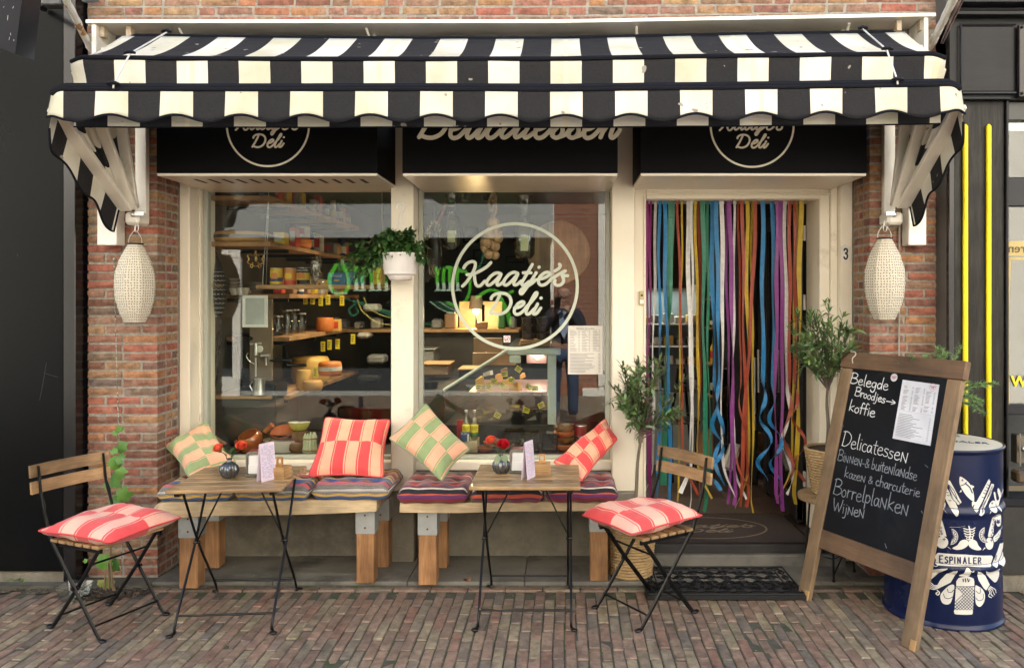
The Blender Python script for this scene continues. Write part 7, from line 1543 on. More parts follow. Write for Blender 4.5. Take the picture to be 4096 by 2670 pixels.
t = thing('mustard_tin', 'tall yellow mustard tin at the right end of the hanging shelf', 'tin', P(1512, 1134, 5.22)); mk('box', G().box(X(1492, 5.2), X(1532, 5.2), 5.20, 5.24, 1.7135, Z(1068, 5.2), c=.003), C_['yel'], t); text('lettering', "Colman's", C_['red'], t, (X(1512, 5.2), 5.198, Z(1096, 5.2)), .016, ext=.0003, sx=.85); text('lettering', 'Mustard', C_['red'], t, (X(1512, 5.2), 5.198, Z(1116, 5.2)), .016, ext=.0003, sx=.85)
# wall shelves running back along the left wall
SX = -1.86; levels = [2.285, 1.99, 1.655, 1.36, .96]; labs = ['topmost pine shelf on the left wall with yellow boxes', 'second pine shelf from the top with cheese wheels', 'middle pine shelf on the left wall with price tags', 'fourth pine shelf from the top with glass jars', 'lowest pine shelf on the left wall with big cheeses']
for z, lb in zip(levels, labs):
    t = plank(lb, -2.295, SX, 5.14 if z > 1.9 else 5.5, 7.4, z-.03, .03, shy)
    for y in (5.5, 6.1, 6.7, 7.2): mk('bracket', G().box(-2.29, SX+.03-.04, y, y+.02, z-.055, z-.0305), blackm, t)
if True:
    t = thing('shelf_upright', 'wooden side panel of the wall shelving behind the white picture frame', 'panel', (-2.1, 5.47, .9)); mk('panel', G().box(-2.12, X(1090, 5.47), 5.46, 5.485, .66, 1.62, c=.003), pm('taupe_panel', (.24, .18, .12), rough=.6), t)
def item(kind, lab, cat, x, y, z, w_, d_, h, mat, grp=None):
    t = thing(kind, lab, cat, (x, y, z), group=grp); mk('pack', G().box(x-w_/2, x+w_/2, y-d_/2, y+d_/2, z, z+h, c=.004), mat, t); mk('label', G().box(x-w_*.36, x+w_*.36, y-d_/2-.0015, y-d_/2-.0002, z+h*.25, z+h*.8), C_['wht'] if mat in (C_['red'], C_['dbl'], C_['org'], C_['yel']) else C_['red'], t); return t
GX = 'boxes and tins on the upper wall shelves'
for k, (px, py0, m_, wpx, lb) in enumerate(((1092, 752, 'dbl', 22, 'dark blue box at the near end of the topmost wall shelf'), (1118, 756, 'red', 18, 'dark red box second along the topmost wall shelf'), (1145, 760, 'yel', 28, 'yellow box third along the topmost wall shelf'), (1178, 765, 'gry', 24, 'dark tin between yellow boxes on the topmost wall shelf'), (1203, 772, 'yel', 26, 'yellow box with red print at the middle of the topmost wall shelf'))):
    Y = 5.2+k*.22; xx = -1.93; z = 2.286; item('grocery_box', lb, 'box', X(px, Y) if X(px, Y) < SX-.03 else -1.92, Y, z, wpx*Y/F, .1, .14, C_[m_])
for k, (px, py0, py1, m_, wpx, lb) in enumerate(((1143, 912, 968, 'yel', 44, 'yellow packet at the near end of the second wall shelf'), (1184, 878, 970, 'red', 26, 'red and blue bottle-shaped pack beside the yellow packet'), (1212, 885, 935, 'wht', 40, 'pale box lying on the cheese on the second wall shelf'), (1298, 925, 1000, 'wht', 32, 'white cut-out letter box standing on the second wall shelf'), (1360, 910, 960, 'gry', 55, 'pale grey box at the far end of the second wall shelf'))):
    Y = 5.45+k*.28; item('grocery_box', lb, 'box', min(X(px, Y), SX-.04), Y, 1.991 if k != 2 else 2.085, wpx*Y/F, .1, (py1-py0)*Y/F*.85, C_[m_])
def wheel(lab, c, r, h, m_, band=None, cut=False):
    t = thing('round_cheese', lab, 'cheese', c); mk('rind', G().lathe([(r*.86, 0), (r*.97, h*.15), (r, h*.5), (r*.97, h*.85), (r*.86, h), (0, h*1.02)], 40, c), m_, t, smooth=60)
    if band: mk('band', G().lathe([(r*1.0, h*.36), (r*1.006, h*.5), (r*1.0, h*.66)], 40, c), band, t, smooth=True)
    return t
wheel('golden cheese wheel at the middle of the second wall shelf', (-1.98, 5.95, 1.991), .13, .085, C_['cho']); wheel('pale golden cheese wheel further along the second wall shelf', (-1.99, 6.75, 1.991), .14, .10, C_['chd']); 
wheel('broad flat cheese in dark wrapper on the second shelf near the window corner', (-2.10, 5.30, 1.991), .19, .07, C_['chd'], C_['blk'])
wheel('orange cheese wheel with white and red band on the lowest shelf', P(1320, 1500, 5.9), .085, .10, C_['cho'], C_['wht']); wheel('large golden cheese block behind the orange wheel on the lowest shelf', (-1.98, 6.35, .961), .15, .20, C_['che']); wheel('round golden cheese to the left of the orange wheel', (X(1215, 5.85), 5.85, .961), .055, .14, C_['che']); wheel('wrapped pale cheese in front on the lowest shelf', (X(1250, 5.75), 5.75, .961), .07, .075, C_['chd'])
wheel('half orange cheese on the fourth wall shelf', (X(1300, 6.4), 6.4, 1.361), .07, .11, C_['cho'], None); t = item('cheese_block', 'square golden cheese block on the fourth wall shelf', 'cheese', X(1340, 6.4), 6.45, 1.361, .06, .08, .095, C_['che'])
for k, (px, py, Y) in enumerate(((1222, 1197, 6.0), (1250, 1197, 6.1), (1283, 1203, 6.2), (1312, 1198, 6.35), (1368, 1202, 6.5), (1350, 1375, 6.5), (1318, 1378, 6.3), (1412, 1355, 6.7), (1292, 1385, 6.1), (1262, 1490, 5.6))):
    t = thing('price_tag', ['first', 'second', 'third', 'fourth', 'fifth', 'sixth', 'seventh', 'eighth', 'ninth', 'tenth'][k]+' yellow handwritten price tag counted along the left wall shelves from the top', 'price tag', P(px, py, Y)); s_ = Y/F; mk('card', G().box(X(px, Y)-9*s_, X(px, Y)+9*s_, Y-.001, Y, Z(py, Y)-20*s_, Z(py, Y)+20*s_), C_['tag'], t)
    g = G(); 
    for q in range(3): g.box(X(px, Y)-6*s_, X(px, Y)+(5-q*2)*s_, Y-.0025, Y-.0015, Z(py, Y)-(q*9-8)*s_, Z(py, Y)-(q*9-11)*s_)
    mk('writing', g, ink, t)
for k, (px, Y, h) in enumerate(((1112, 5.7, .13), (1150, 5.8, .17), (1178, 6.0, .17), (1205, 6.1, .14))):
    c = (X(px, Y), Y, 1.361 if True else 0); t = thing('glass_jar', ['leftmost', 'second', 'third', 'rightmost'][k]+' of the four clear glass jars on the fourth wall shelf', 'jar', c); cyl('jar', c, .035, h, clear, t); cyl('lid', (c[0], c[1], c[2]+h+.0005), .036, .012, steel, t)
t = thing('kitchen_counter', 'long light wooden counter edge running through the back of the shop', 'counter', (-1.3, 7.0, 1.32)); mk('top', G().box(X(1117, 7.0), X(2075, 7.0), 7.0, 7.5, 1.325, 1.352, c=.003), shw, t); mk('front', G().box(X(1640, 7.0), X(2075, 7.0), 7.05, 7.4, .16, 1.32), pm('dark_front', (.035, .03, .025), rough=.6), t)
t = thing('espresso_machine', 'black and chrome lever espresso machine behind the left window', 'coffee machine', P(1020, 1585, 5.5)); Ye = 5.35
for nm, a in (('body', (950, 1092, 1335, 1580, 5.55, 5.75)), ('base', (950, 1100, 1520, 1585, 5.30, 5.549)), ('side_panel', (945, 975, 1345, 1519, 5.36, 5.549))): mk(nm, G().box(X(a[0], a[4]), X(a[1], a[4]), a[4], a[5], Z(a[3], 5.5), Z(a[2], 5.5), c=.012), blackp, t)
mk('dome', G().blob(P(990, 1352, 5.5), .055, 16, 10, (1.5, 1, .55)), blackp, t, smooth=True)
for nm, pts, r in (('steam_pipe', [(992, 1410), (986, 1425), (1000, 1445), (1018, 1455)], .0035), ('spout', [(1023, 1430), (1023, 1505)], .006), ('group_head', [(1023, 1372), (1023, 1420)], .016), ('cross_pipe', [(1000, 1375), (1045, 1372)], .007), ('portafilter', [(1045, 1422), (1078, 1422)], .014), ('portafilter_spout', [(1063, 1430), (1065, 1460)], .006)): mk(nm, G().tube(catmull([P(a, b_, Ye) for a, b_ in pts], 4), r, 10), steel, t, smooth=True)
mk('handle', G().tube([P(1080, 1440, Ye), P(1165, 1440, Ye)], [.010, .014], 10), blackm, t); mk('handle', G().tube([P(1150, 1460, Ye), P(1225, 1460, Ye)], .011, 10), blackm, t)
mk('gauge', G().lathe([(.022, 0), (.022, .01), (0, .012)], 20, P(1040, 1395, Ye), M=Matrix.Rotation(pi/2, 4, 'X')), C_['wht'], t)
t = thing('milk_jug', 'polished steel milk jug under the espresso machine', 'jug', P(1037, 1577, 5.3)); mk('jug', G().lathe([(.042, 0), (.042, .003), (.036, .085), (.038, .105), (.034, .105), (.033, .08), (.036, .01), (0, .01)], 32, P(1037, 1577, 5.3)), steel, t, smooth=50); mk('handle', G().tube(catmull([P(1010, 1525, 5.3), P(1000, 1540, 5.3), P(1010, 1562, 5.3)], 4), .004, 6), steel, t)
t = thing('round_black_tray', 'large round black tray standing behind the espresso machine', 'tray', P(1050, 1430, 5.75)); mk('disc', G().lathe([(.17, 0), (.175, .012), (.17, .02), (0, .02)], 48, P(1060, 1425, 5.80), M=Matrix.Rotation(pi/2, 4, 'X')), pm('black_tray', (.008, .012, .011), rough=.4), t, smooth=50)
mk('bar_top', G().box(X(840, 5.3), X(1090, 5.3), 5.28, 5.8, Z(1595, 5.28), Z(1582, 5.28), c=.003), shw, thing('bar_top', 'wooden worktop carrying the espresso machine', 'worktop', P(960, 1595, 5.3)))
mk('rear_dark', G().box(X(840, 5.35), X(1105, 5.35), 5.35, 5.8, .64, Z(1597, 5.3)), pm('dark_front', (.035,.03,.025)), bpy.data.objects['bar_top'])
fr = thing('picture_frame', 'empty white picture frame hanging behind the left window', 'picture frame', P(1022, 1245, 5.15)); Yp = 5.15
for a in ((972, 1072, 1181, 1192), (972, 1072, 1297, 1308), (972, 984, 1192, 1297), (1060, 1072, 1192, 1297)): mk('frame', G().box(X(a[0], Yp), X(a[1], Yp), Yp-.012, Yp, Z(a[3], Yp), Z(a[2], Yp), c=.001), pm('frame_white', (.7, .7, .66), rough=.4), fr)
mk('mount', G().box(X(983, Yp), X(1061, Yp), Yp-.003, Yp-.001, Z(1298, Yp), Z(1191, Yp)), pm('mount_grey', (.42, .44, .42), rough=.5), fr)
cr = thing('brass_crest', 'small openwork brass crest ornament on the back of the left window', 'ornament', P(1022, 1035, 5.12)); g = G()
for sx in (-1, 1):
    g.tube(catmull([P(1022+sx*a, b_, 5.12) for a, b_ in ((0, 1012), (8, 1022), (20, 1018), (32, 1022), (26, 1036), (32, 1048), (20, 1056), (8, 1050))], 4), .004, 6); g.tube(catmull([P(1022+sx*a, b_, 5.12) for a, b_ in ((2, 1066), (14, 1058), (22, 1064), (14, 1070), (10, 1062))], 4), .003, 5)
g.blob(P(1022, 1006, 5.12), .008, 8, 5); g.blob(P(1024, 1035, 5.12), .016, 8, 6, (.7, .5, 1.3)); mk('ornament', g, C_['gold'], cr, smooth=True)
# cups and plates beside the crest
for k, (px, py0, py1, r, lb, n_) in enumerate(((1022, 1128, 1178, .055, 'stack of white plates on the bar shelf behind the left window', 9), (935, 1110, 1150, .045, 'stack of white bowls at the left edge of the left window', 3))):
    t = thing('crockery_stack', lb, 'crockery', P(px, py1, 5.6)); hh = (py1-py0)*5.6/F
    for q in range(n_): mk('dish', G().lathe([(r*.55, 0), (r, hh/n_*.75), (r*1.02, hh/n_*.8), (r*.95, hh/n_*.8), (r*.5, hh/n_*.2), (0, hh/n_*.2)], 28, P(px, py1, 5.6)+Vector((0, 0, q*hh/n_))), C_['crm'], t, smooth=50)
for k, px in enumerate((935, 962, 980)): t = thing('cup', ['leftmost', 'middle', 'rightmost'][k]+' white cup under the stacked bowls in the left window', 'cup', P(px, 1180, 5.5)); mk('cup', G().lathe([(.018, 0), (.03, .04), (.032, .05), (.029, .05), (.015, .006), (0, .006)], 22, P(px, 1180, 5.5)), C_['crm'], t, smooth=50); mk('handle', G().tube(catmull([P(px+14, 1162, 5.48), P(px+24, 1166, 5.48), P(px+14, 1174, 5.48)], 3), .003, 5), C_['crm'], t)
plank('short wooden shelf carrying the cups and plates', -2.28, X(1090, 5.55), 5.50, 5.8, Z(1192, 5.5)-.0, .022)
# net bag with the black parcel hanging at the window's left edge
nb_ = thing('net_bag', 'black cloth parcel in a white net hanging at the left edge of the window', 'net bag', P(862, 1160, 5.2)); cc = P(862, 1160, 5.22)
def nbf(a, v): r = .105*(sin(pi*min(1, v*1.0))**.55)*(1-.35*v); return cc+Vector((r*cos(a)*.80, r*sin(a)*.6, -.19+.42*v))
mk('parcel', G().grid(lambda u, v: nbf(2*pi*u, .02+.96*v), 28, 16), pm('black_cloth', (.010, .010, .011), rough=.9), nb_, smooth='all'); g = G()
for k in range(16):
    for s_ in (-1, 1): g.tube([nbf(2*pi*k/16+s_*v*.09*10, .04+.07*v)+Vector((0, -.002, 0)) for v in range(0, 11)], .0016, 3)
mk('net', g, pm('net_white', (.6, .6, .55), rough=.8), nb_); mk('loop', G().tube([nbf(0, .98), P(835, 925, 5.18)], .004, 5), pm('black_cloth', (0,0,0)), nb_)
text('parcel_lettering', 'Can', pm('gold_print', (.32, .2, .06), rough=.6), nb_, P(868, 1150, 5.125), .045, ext=.0005)
for k in range(3): mk('cable', G().tube(catmull([P(855+k*8, 1235, 5.2), P(885-k*6, 1290, 5.2), P(868+k*10, 1360, 5.2), P(880-k*8, 1430, 5.2), P(862+k*3, 1520, 5.2), P(838, 1590, 5.2)], 5), .0045, 5), blackm, nb_)
# ---- logo window: hanging things
def bulb_braid(lab, px, y0, spots, Y):
    t = thing('garlic_braid', lab, 'garlic', P(px, y0, Y)); gm = pm('garlic_skin', (.58, .38, .20), (.30, .16, .08), 30, .5, st=(1, 1, .4)); g = G()
    for s_ in range(3): g.tube(catmull([P(px+(-6 if s_ % 2 else 6)+8*sin(i*1.3+s_*2), y0+i*22, Y) for i in range(6)], 3), .011, 6)
    mk('plait', g, pm('straw', (.35, .22, .10), (.2, .11, .05), 40, .8), t)
    for a, b_, r in spots: mk('bulb', G().lathe([(0, -1.0), (.45, -.92), (.9, -.5), (1, 0), (.8, .5), (.35, .85), (.15, 1.3), (.0, 1.35)], 16, P(a, b_, Y-.02), M=Matrix.Rotation(random.uniform(-.7, .7), 4, 'Y') @ Matrix.Scale(1.2*r*Y/F, 4), flute=(7, .05)), gm, t, smooth=True)
    return t
bulb_braid('braid of golden garlic bulbs hanging inside the logo window', 1970, 770, [(1972, 892, 22), (1985, 915, 16), (1960, 935, 23), (1990, 950, 19), (1945, 970, 21), (1978, 985, 18), (1955, 1015, 17), (1980, 1020, 15), (1938, 990, 14)], 5.35)
filmm = glassmat('cellophane', (.55, .56, .50), base=.14, rough=.05); hay = pm('dried_herbs', (.24, .20, .11), (.12, .11, .06), 60, .9, bump=1, bscale=70, bdist=.008)
for lab, px, yt_, yb_, w_, Y in (('cellophane bag of dried oregano with black price tag hanging in the logo window', 1802, 770, 1000, 30, 5.4), ('cellophane bag of dried herbs with yellow label hanging in the logo window', 2092, 775, 1035, 34, 5.35)):
    t = thing('herb_bag', lab, 'herb bag', P(px, yb_, Y)); r = w_*Y/F; h = (yb_-yt_)*Y/F
    mk('herbs', G().lathe([(r*.5, .01), (r*.95, .04), (r, h*.28), (r*.75, h*.5), (r*.25, h*.62), (0, h*.63)], 20, P(px+6, yb_, Y), flute=(5, .08)), hay, t, smooth=True); mk('film', G().lathe([(r*.7, 0), (r*1.06, .03), (r*1.1, h*.3), (r*.85, h*.55), (r*.3, h*.72), (r*.9, h*.98)], 20, P(px+6, yb_, Y), flute=(6, .12)), filmm, t, smooth=True)
    mk('label', G().box(X(px-8, Y), X(px+22, Y), Y-r-.004, Y-r-.002, Z(yb_-30, Y), Z(yb_-(90 if px > 2000 else 75), Y)), col('label_green_cream', (.5, .52, .30)), t)
    if px < 2000: mk('price_tag', G().box(X(1792, Y), X(1822, Y), Y-r*.6, Y-r*.6+.002, Z(868, Y), Z(808, Y)), ink, t); text('tag_lettering', 'Oregano', C_['wht'], t, (X(1807, Y), Y-r*.6-.001, Z(828, Y)), .013, ext=.0002); text('tag_lettering', '5.95', C_['wht'], t, (X(1807, Y), Y-r*.6-.001, Z(856, Y)), .018, ext=.0002)
t = thing('netted_ham', 'dark cured meat in a string net hanging behind the post', 'cured meat', P(1735, 1010, 5.35)); mk('meat', G().lathe([(0, 0), (.03, .02), (.048, .1), (.045, .22), (.02, .34), (.006, .48)], 20, P(1738, 1110, 5.35)), pm('dark_meat', (.02, .016, .014), rough=.5), t, smooth=True); g = G()
for k in range(9):
    for s_ in (-1, 1): g.tube([P(1738, 1110, 5.35)+Vector(((.05-.09*abs(v/10-.4)*.5)*cos(2*pi*k/9+s_*v*.33), (.05-.03*v/10)*sin(2*pi*k/9+s_*v*.33), .02+.036*v)) for v in range(11)], .0014, 3)
mk('string', g, pm('string', (.42, .34, .2), rough=.9), t)
mk('tassel', G().tube(catmull([P(1705, 960, 5.3), P(1712, 915, 5.3), P(1735, 890, 5.3), P(1760, 905, 5.3), P(1755, 930, 5.3)], 4), .009, 6), pm('rope_two_tone', (.5, .42, .25), (.05, .04, .03), 90, .9, lo=.45, hi=.55), t)
t = thing('peppers', 'string of dried dark red peppers hanging beside the oregano bag', 'dried peppers', P(1775, 850, 5.42))
for k in range(7): mk('pepper', G().tube([P(1790-k*5, 800+k*14, 5.42), P(1778-k*6, 822+k*13, 5.42), P(1770-k*4, 840+k*13, 5.42)], [.008, .010, .002], 6), pm('pepper_red', (.25, .02, .03), rough=.4), t, smooth=True)
t = thing('round_wood_board', 'large round wooden board hanging behind the logo circle', 'board', P(2235, 1000, 5.6)); mk('disc', G().lathe([(.215, 0), (.222, .008), (.222, .022), (.215, .03), (0, .03)], 56, P(2235, 1010, 5.62), M=Matrix.Rotation(pi/2, 4, 'X')), wood('rustic_board', (.42, .27, .13), (.16, .10, .06), 'z', .25, .5, .05), t, smooth=40)
# ceiling spots
spm = bpy.data.materials.new('lamp_glow'); spm.use_nodes = True; e = spm.node_tree.nodes['Principled BSDF']; e.inputs['Emission Color'].default_value = (1, .78, .45, 1); e.inputs['Emission Strength'].default_value = 4; e.inputs['Base Color'].default_value = (1, .8, .5, 1)
def spot(lab, c, lit=True, en=16):
    t = thing('ceiling_spot', lab, 'ceiling lamp', c); c = Vector(c); mk('shade', G().lathe([(.030, 0), (.042, .02), (.042, .05), (.026, .075), (.010, .082), (.008, 2.62-c.z)], 24, c), blackm, t, smooth=50); mk('bulb', G().lathe([(.026, .006), (0, .004)], 20, c), spm if lit else C_['gry'], t)
    if lit: ld = bpy.data.lights.new('spot_light', 'SPOT'); ld.energy = en; ld.color = (1, .80, .55); ld.spot_size = radians(120); ld.spot_blend = .7; ld.shadow_soft_size = .03; lo = bpy.data.objects.new('spot_light', ld); COL.objects.link(lo); lo.parent = t; lo.location = (0, 0, -.01)
spot('black ceiling spot with warm light, left one seen in the logo window', P(1831, 782, 6.3)); spot('black ceiling spot with warm light, right one seen in the logo window', P(1860, 802, 6.0)); spot('unlit black ceiling spot behind the garlic braid', P(1950, 805, 6.1), False)
spot('black ceiling spot over the wall shelves behind the left window', (-1.3, 5.9, 2.44), True, 24); spot('black ceiling spot deep inside the shop behind the door', (.9, 7.6, 2.45), True, 16)
t = thing('counter_lamp', 'small warm lamp glowing on the back counter', 'lamp', P(1925, 1310, 7.2)); mk('shade', G().lathe([(.05, .12), (.07, 0), (.068, 0), (.048, .12)], 24, P(1905, 1235, 7.3)), pm('lamp_shade', (.6, .5, .35)), t); mk('bulb', G().blob(P(1905, 1243, 7.3), .032, 12, 8), spm, t); mk('foot', G().tube([P(1905, 1316, 7.3), P(1905, 1200, 7.3)], .008, 8), blackm, t)
ld = bpy.data.lights.new('lamp_light', 'POINT'); ld.energy = 3.5; ld.color = (1, .66, .3); ld.shadow_soft_size = .04; lo = bpy.data.objects.new('lamp_light', ld); COL.objects.link(lo); lo.parent = t; lo.location = P(1905, 1262, 7.25)-P(1925, 1310, 7.2)
mk('back_panel', G().box(X(1840, 7.6), X(2010, 7.6), 7.55, 7.6, 1.0, Z(1205, 7.6)), pm('cream_tiles', (.55, .45, .28), rough=.4), thing('wall_panel', 'cream wall panel lit by the counter lamp', 'wall panel', P(1920, 1300, 7.6)))
t = thing('knife_block', 'dark wooden knife block on the back counter', 'knife block', P(1920, 1316, 7.1)); mk('block', G().box(X(1905, 7.1), X(1948, 7.1), 7.1, 7.2, 1.353, Z(1288, 7.1), c=.006), wood('block_wood', (.25, .12, .05), (.15, .07, .03), 'z'), t); mk('knife', G().box(X(1926, 7.1), X(1937, 7.1), 7.13, 7.15, Z(1286, 7.1), Z(1218, 7.1), c=.003), blackm, t)
for k, (a, b_, c_, d_) in enumerate(((1890, 1960, 995, 1062), (1850, 1915, 905, 970), (2020, 2100, 1020, 1052), (2050, 2075, 925, 965))):
    t = thing('wall_picture', ['framed picture at the middle of the back wall', 'framed picture high on the back wall left of the garlic', 'small framed picture right of the herb bag', 'narrow framed picture behind the herb bag'][k], 'picture', P((a+b_)/2, d_, 9.5)); mk('frame', G().box(X(a, 9.5), X(b_, 9.5), 9.55, 9.59, Z(d_, 9.5), Z(c_, 9.5), c=.01), blackm, t); mk('print', G().box(X(a+7, 9.5), X(b_-7, 9.5), 9.54, 9.5495, Z(d_-7, 9.5), Z(c_+7, 9.5)), pm('dark_print', (.10, .13, .10), (.03, .04, .03), 6), t)
t = thing('cardboard_box', 'open brown cardboard box behind the glass counter', 'box', P(1960, 1450, 5.9)); mk('box', G().box(X(1890, 5.9), X(2060, 5.9), 5.9, 6.2, Z(1460, 5.9), Z(1410, 5.9), c=.003), C_['brn'], t); mk('flap', G().box(X(1895, 5.9), X(2010, 5.9), 5.885, 5.899, Z(1409, 5.9), Z(1350, 5.9), c=.003), C_['brn'], t)
# glass deli counter
vc = thing('deli_counter', 'glass deli counter with pale frame full of cheese wedges behind the logo window', 'display counter', P(2100, 1700, 5.5)); Yv = 5.5; q_ = lambda x, y, Y=Yv: P(x, y, Y); mn = C_['mint']
mk('top_rail', G().box(X(2028, Yv), X(2243, Yv), Yv, Yv+.04, Z(1420, Yv), Z(1392, Yv), c=.008), mn, vc); mk('post', G().box(X(2190, Yv), X(2225, Yv), Yv+.003, Yv+.04, Z(1697, Yv), Z(1421, Yv), c=.003), mn, vc)
mk('sloping_bar', G().tube([q_(1774, 1560), q_(2030, 1398)], .011, 4), mn, vc); mk('hinge_plate', G().box(X(2037, Yv), X(2083, Yv), Yv, Yv+.02, Z(1452, Yv), Z(1422, Yv), c=.006), mn, vc)
mk('base', G().box(X(1775, Yv), X(2240, Yv), Yv, Yv+1.2, .55, Z(1698, Yv), c=.004), C_['blk'], vc); mk('deck', G().box(X(1640, Yv), X(1772, Yv), Yv+.01, Yv+.9, Z(1590, Yv), Z(1562, Yv), c=.004), C_['blk'], vc); mk('side_glass', G().add([q_(1776, 1565, Yv+.02), q_(2190, 1696, Yv+.02), q_(2190, 1421, Yv+.02), q_(2032, 1400, Yv+.02), q_(1776, 1696, Yv+.02)], [(0, 4, 1, 2, 3)]), clear, vc)
mk('top_glass', G().box(X(2028, Yv), X(2243, Yv), Yv, Yv+1.2, Z(1391, Yv), Z(1387, Yv)), C_['blk'], vc)
for py, xa in ((1640, 1900), (1570, 1870)): mk('tray', G().box(X(xa, Yv), X(2188, Yv), Yv+.06, Yv+.9, Z(py, Yv)-.004, Z(py, Yv), c=.002), pm('pink_steel_tray', (.45, .30, .27), rough=.3, metal=.5), vc)
for px in (1935, 2065): mk('screw', G().blob(q_(px+10, 1408, Yv-.002), .004, 8, 5), steel, vc)
mk('screw', G().blob(q_(2215, 1428, Yv), .005, 8, 5), steel, vc)
tl = bpy.data.lights.new('counter_tube', 'AREA'); tl.energy = 1.6; tl.color = (1, .72, .66); tl.shape = 'RECTANGLE'; tl.size = .1; tl.size_y = .9; lo = bpy.data.objects.new('counter_tube', tl); COL.objects.link(lo); lo.parent = vc; lo.location = Vector((X(2140, Yv), Yv+.5, Z(1425, Yv)))-vc.location
mk('lamp_tube', G().tube([q_(2150, 1430, Yv+.1), q_(2150, 1430, Yv+1.0)], .012, 8), spm, vc)
random.seed(44); GC = 'cheese wedges in the glass deli counter'
cw = [(1915, 1528, 'che', 42), (1955, 1490, 'wht', 34), (1985, 1515, 'chd', 46), (2015, 1480, 'brn', 30), (2035, 1535, 'che', 40), (2085, 1500, 'chd', 32), (2065, 1560, 'che', 44), (1945, 1560, 'chd', 40), (2110, 1560, 'brn', 42), (1985, 1568, 'wht', 34), (2145, 1570, 'chd', 36), (2010, 1638, 'wht', 40), (2060, 1632, 'che', 36), (2110, 1636, 'chd', 44), (2155, 1636, 'wht', 30), (1960, 1640, 'che', 40), (2130, 1688, 'wht', 38), (2040, 1690, 'chd', 40), (1900, 1690, 'brn', 44), (1960, 1690, 'che', 36)]
ordw = ['first', 'second', 'third', 'fourth', 'fifth', 'sixth', 'seventh', 'eighth', 'ninth', 'tenth', 'eleventh', 'twelfth', 'thirteenth', 'fourteenth', 'fifteenth', 'sixteenth', 'seventeenth', 'eighteenth', 'nineteenth', 'twentieth']
for k, (px, py, m_, w_) in enumerate(cw):
    Y = 5.62+.1*(k % 3)+random.uniform(0, .05); s_ = Y/F; w2 = w_*s_; hz = w2*random.uniform(.5, 1.0); d_ = w2*.8; zb = Z(py, Y)-.02; x = X(px, Y); a = random.uniform(-.8, .8); M = Matrix.Translation((x, Y, zb)) @ Matrix.Rotation(a, 4, 'Z') @ Matrix.Rotation(random.uniform(-.25, .25), 4, 'Y')
    t = thing('cheese_wedge', {'che': 'golden', 'wht': 'pale', 'chd': 'tan', 'brn': 'brown-rinded'}[m_]+' cheese wedge in the glass counter, '+('back row' if py < 1545 else 'middle row' if py < 1600 else 'lower tray' if py < 1660 else 'bottom row')+', '+ordw[k]+' from the top left', 'cheese', (x, Y, zb), group=GC)
    g = G(); vs = [Vector(q) for q in ((-w2/2, -d_/2, 0), (w2/2, -d_/3, 0), (w2/2, d_/3, 0), (-w2/2, -d_/2, hz*.8), (w2/2, -d_/3, hz), (w2/2, d_/3, hz))]; g.add([M @ v for v in vs], [(0, 2, 1), (3, 4, 5), (0, 1, 4, 3), (1, 2, 5, 4), (2, 0, 3, 5)]); mk('wedge', g, C_[m_], t)
for k, (px, py, r_) in enumerate(((2018, 1495, 0), (2074, 1476, .6), (2045, 1520, .1), (1975, 1525, .1), (1915, 1547, 0), (1955, 1548, .1), (2010, 1540, .7), (2115, 1545, .5), (2140, 1552, 0), (1990, 1660, .5), (2105, 1640, .3), (2165, 1620, -.4))):
    Y = 5.56; s_ = Y/F; t = thing('price_card', ordw[k]+' yellow price card stuck among the cheeses of the glass counter', 'price tag', P(px, py, Y)); M = Matrix.Translation(P(px, py, Y)) @ Matrix.Rotation(r_, 4, 'Y'); mk('card', G().box(-13*s_, 13*s_, -.001, .001, -11*s_, 11*s_, M=M), C_['tag'], t); g = G(); g.box(-9*s_, 8*s_, -.002, -.0012, 2*s_, 5*s_, M=M).box(-9*s_, 4*s_, -.002, -.0012, -5*s_, -2*s_, M=M); mk('writing', g, ink, t)
t = thing('steel_tray', 'shiny steel tray with a pink tone at the back of the glass counter', 'tray', q_(2150, 1450, 6.2)); mk('tray', G().box(X(2105, 5.8), X(2188, 5.8), 5.8, 5.81, Z(1452, 5.8), Z(1418, 5.8), c=.004), pm('pinkish_steel', (.75, .5, .5), rough=.3, metal=.9), t)  # the pink is set in the metal's base colour
tb_ = thing('board_stack', 'stack of pale wooden boards on the glass counter', 'boards', q_(2150, 1385, 5.65))
for k in range(3): mk('board', G().box(X(2072+k*4, 5.6), X(2212-k*6, 5.6), 5.6, 5.8, Z(1388, 5.6)+.002+k*.0165, Z(1388, 5.6)+k*.0165+.016, c=.002), shw, tb_)
tubm = col('tub_dark', (.05, .025, .02)); tlid = glassmat('tub_lid', (.6, .62, .6), base=.15, rough=.1)
for i, (px, ys_) in enumerate(((2112, (1350, 1320, 1290)), (2172, (1350, 1320, 1288)))):
    for j, py in enumerate(ys_):
        t = thing('preserve_tub', ('left' if i == 0 else 'right')+' stack of dark preserve tubs on the boards, '+['bottom', 'middle', 'top'][j]+' tub', 'tub', P(px, py, 5.65)); c = Vector((X(px, 5.65), 5.68, Z(1388, 5.6)+.052+j*.054)); mk('tub', G().lathe([(.040, 0), (.046, .045), (0, .045)], 28, c), tubm, t, smooth=40); mk('lid', G().lathe([(.049, .0455), (.050, .053), (0, .053)], 28, c), tlid, t, smooth=40)
t = thing('black_pan', 'black cooking pan on the dark counter behind the logo window', 'pan', P(1720, 1545, 5.6)); mk('pan', G().lathe([(.055, 0), (.06, .06), (.057, .06), (.052, .006), (0, .006)], 28, P(1718, 1560, 5.65)), blackm, t, smooth=50)
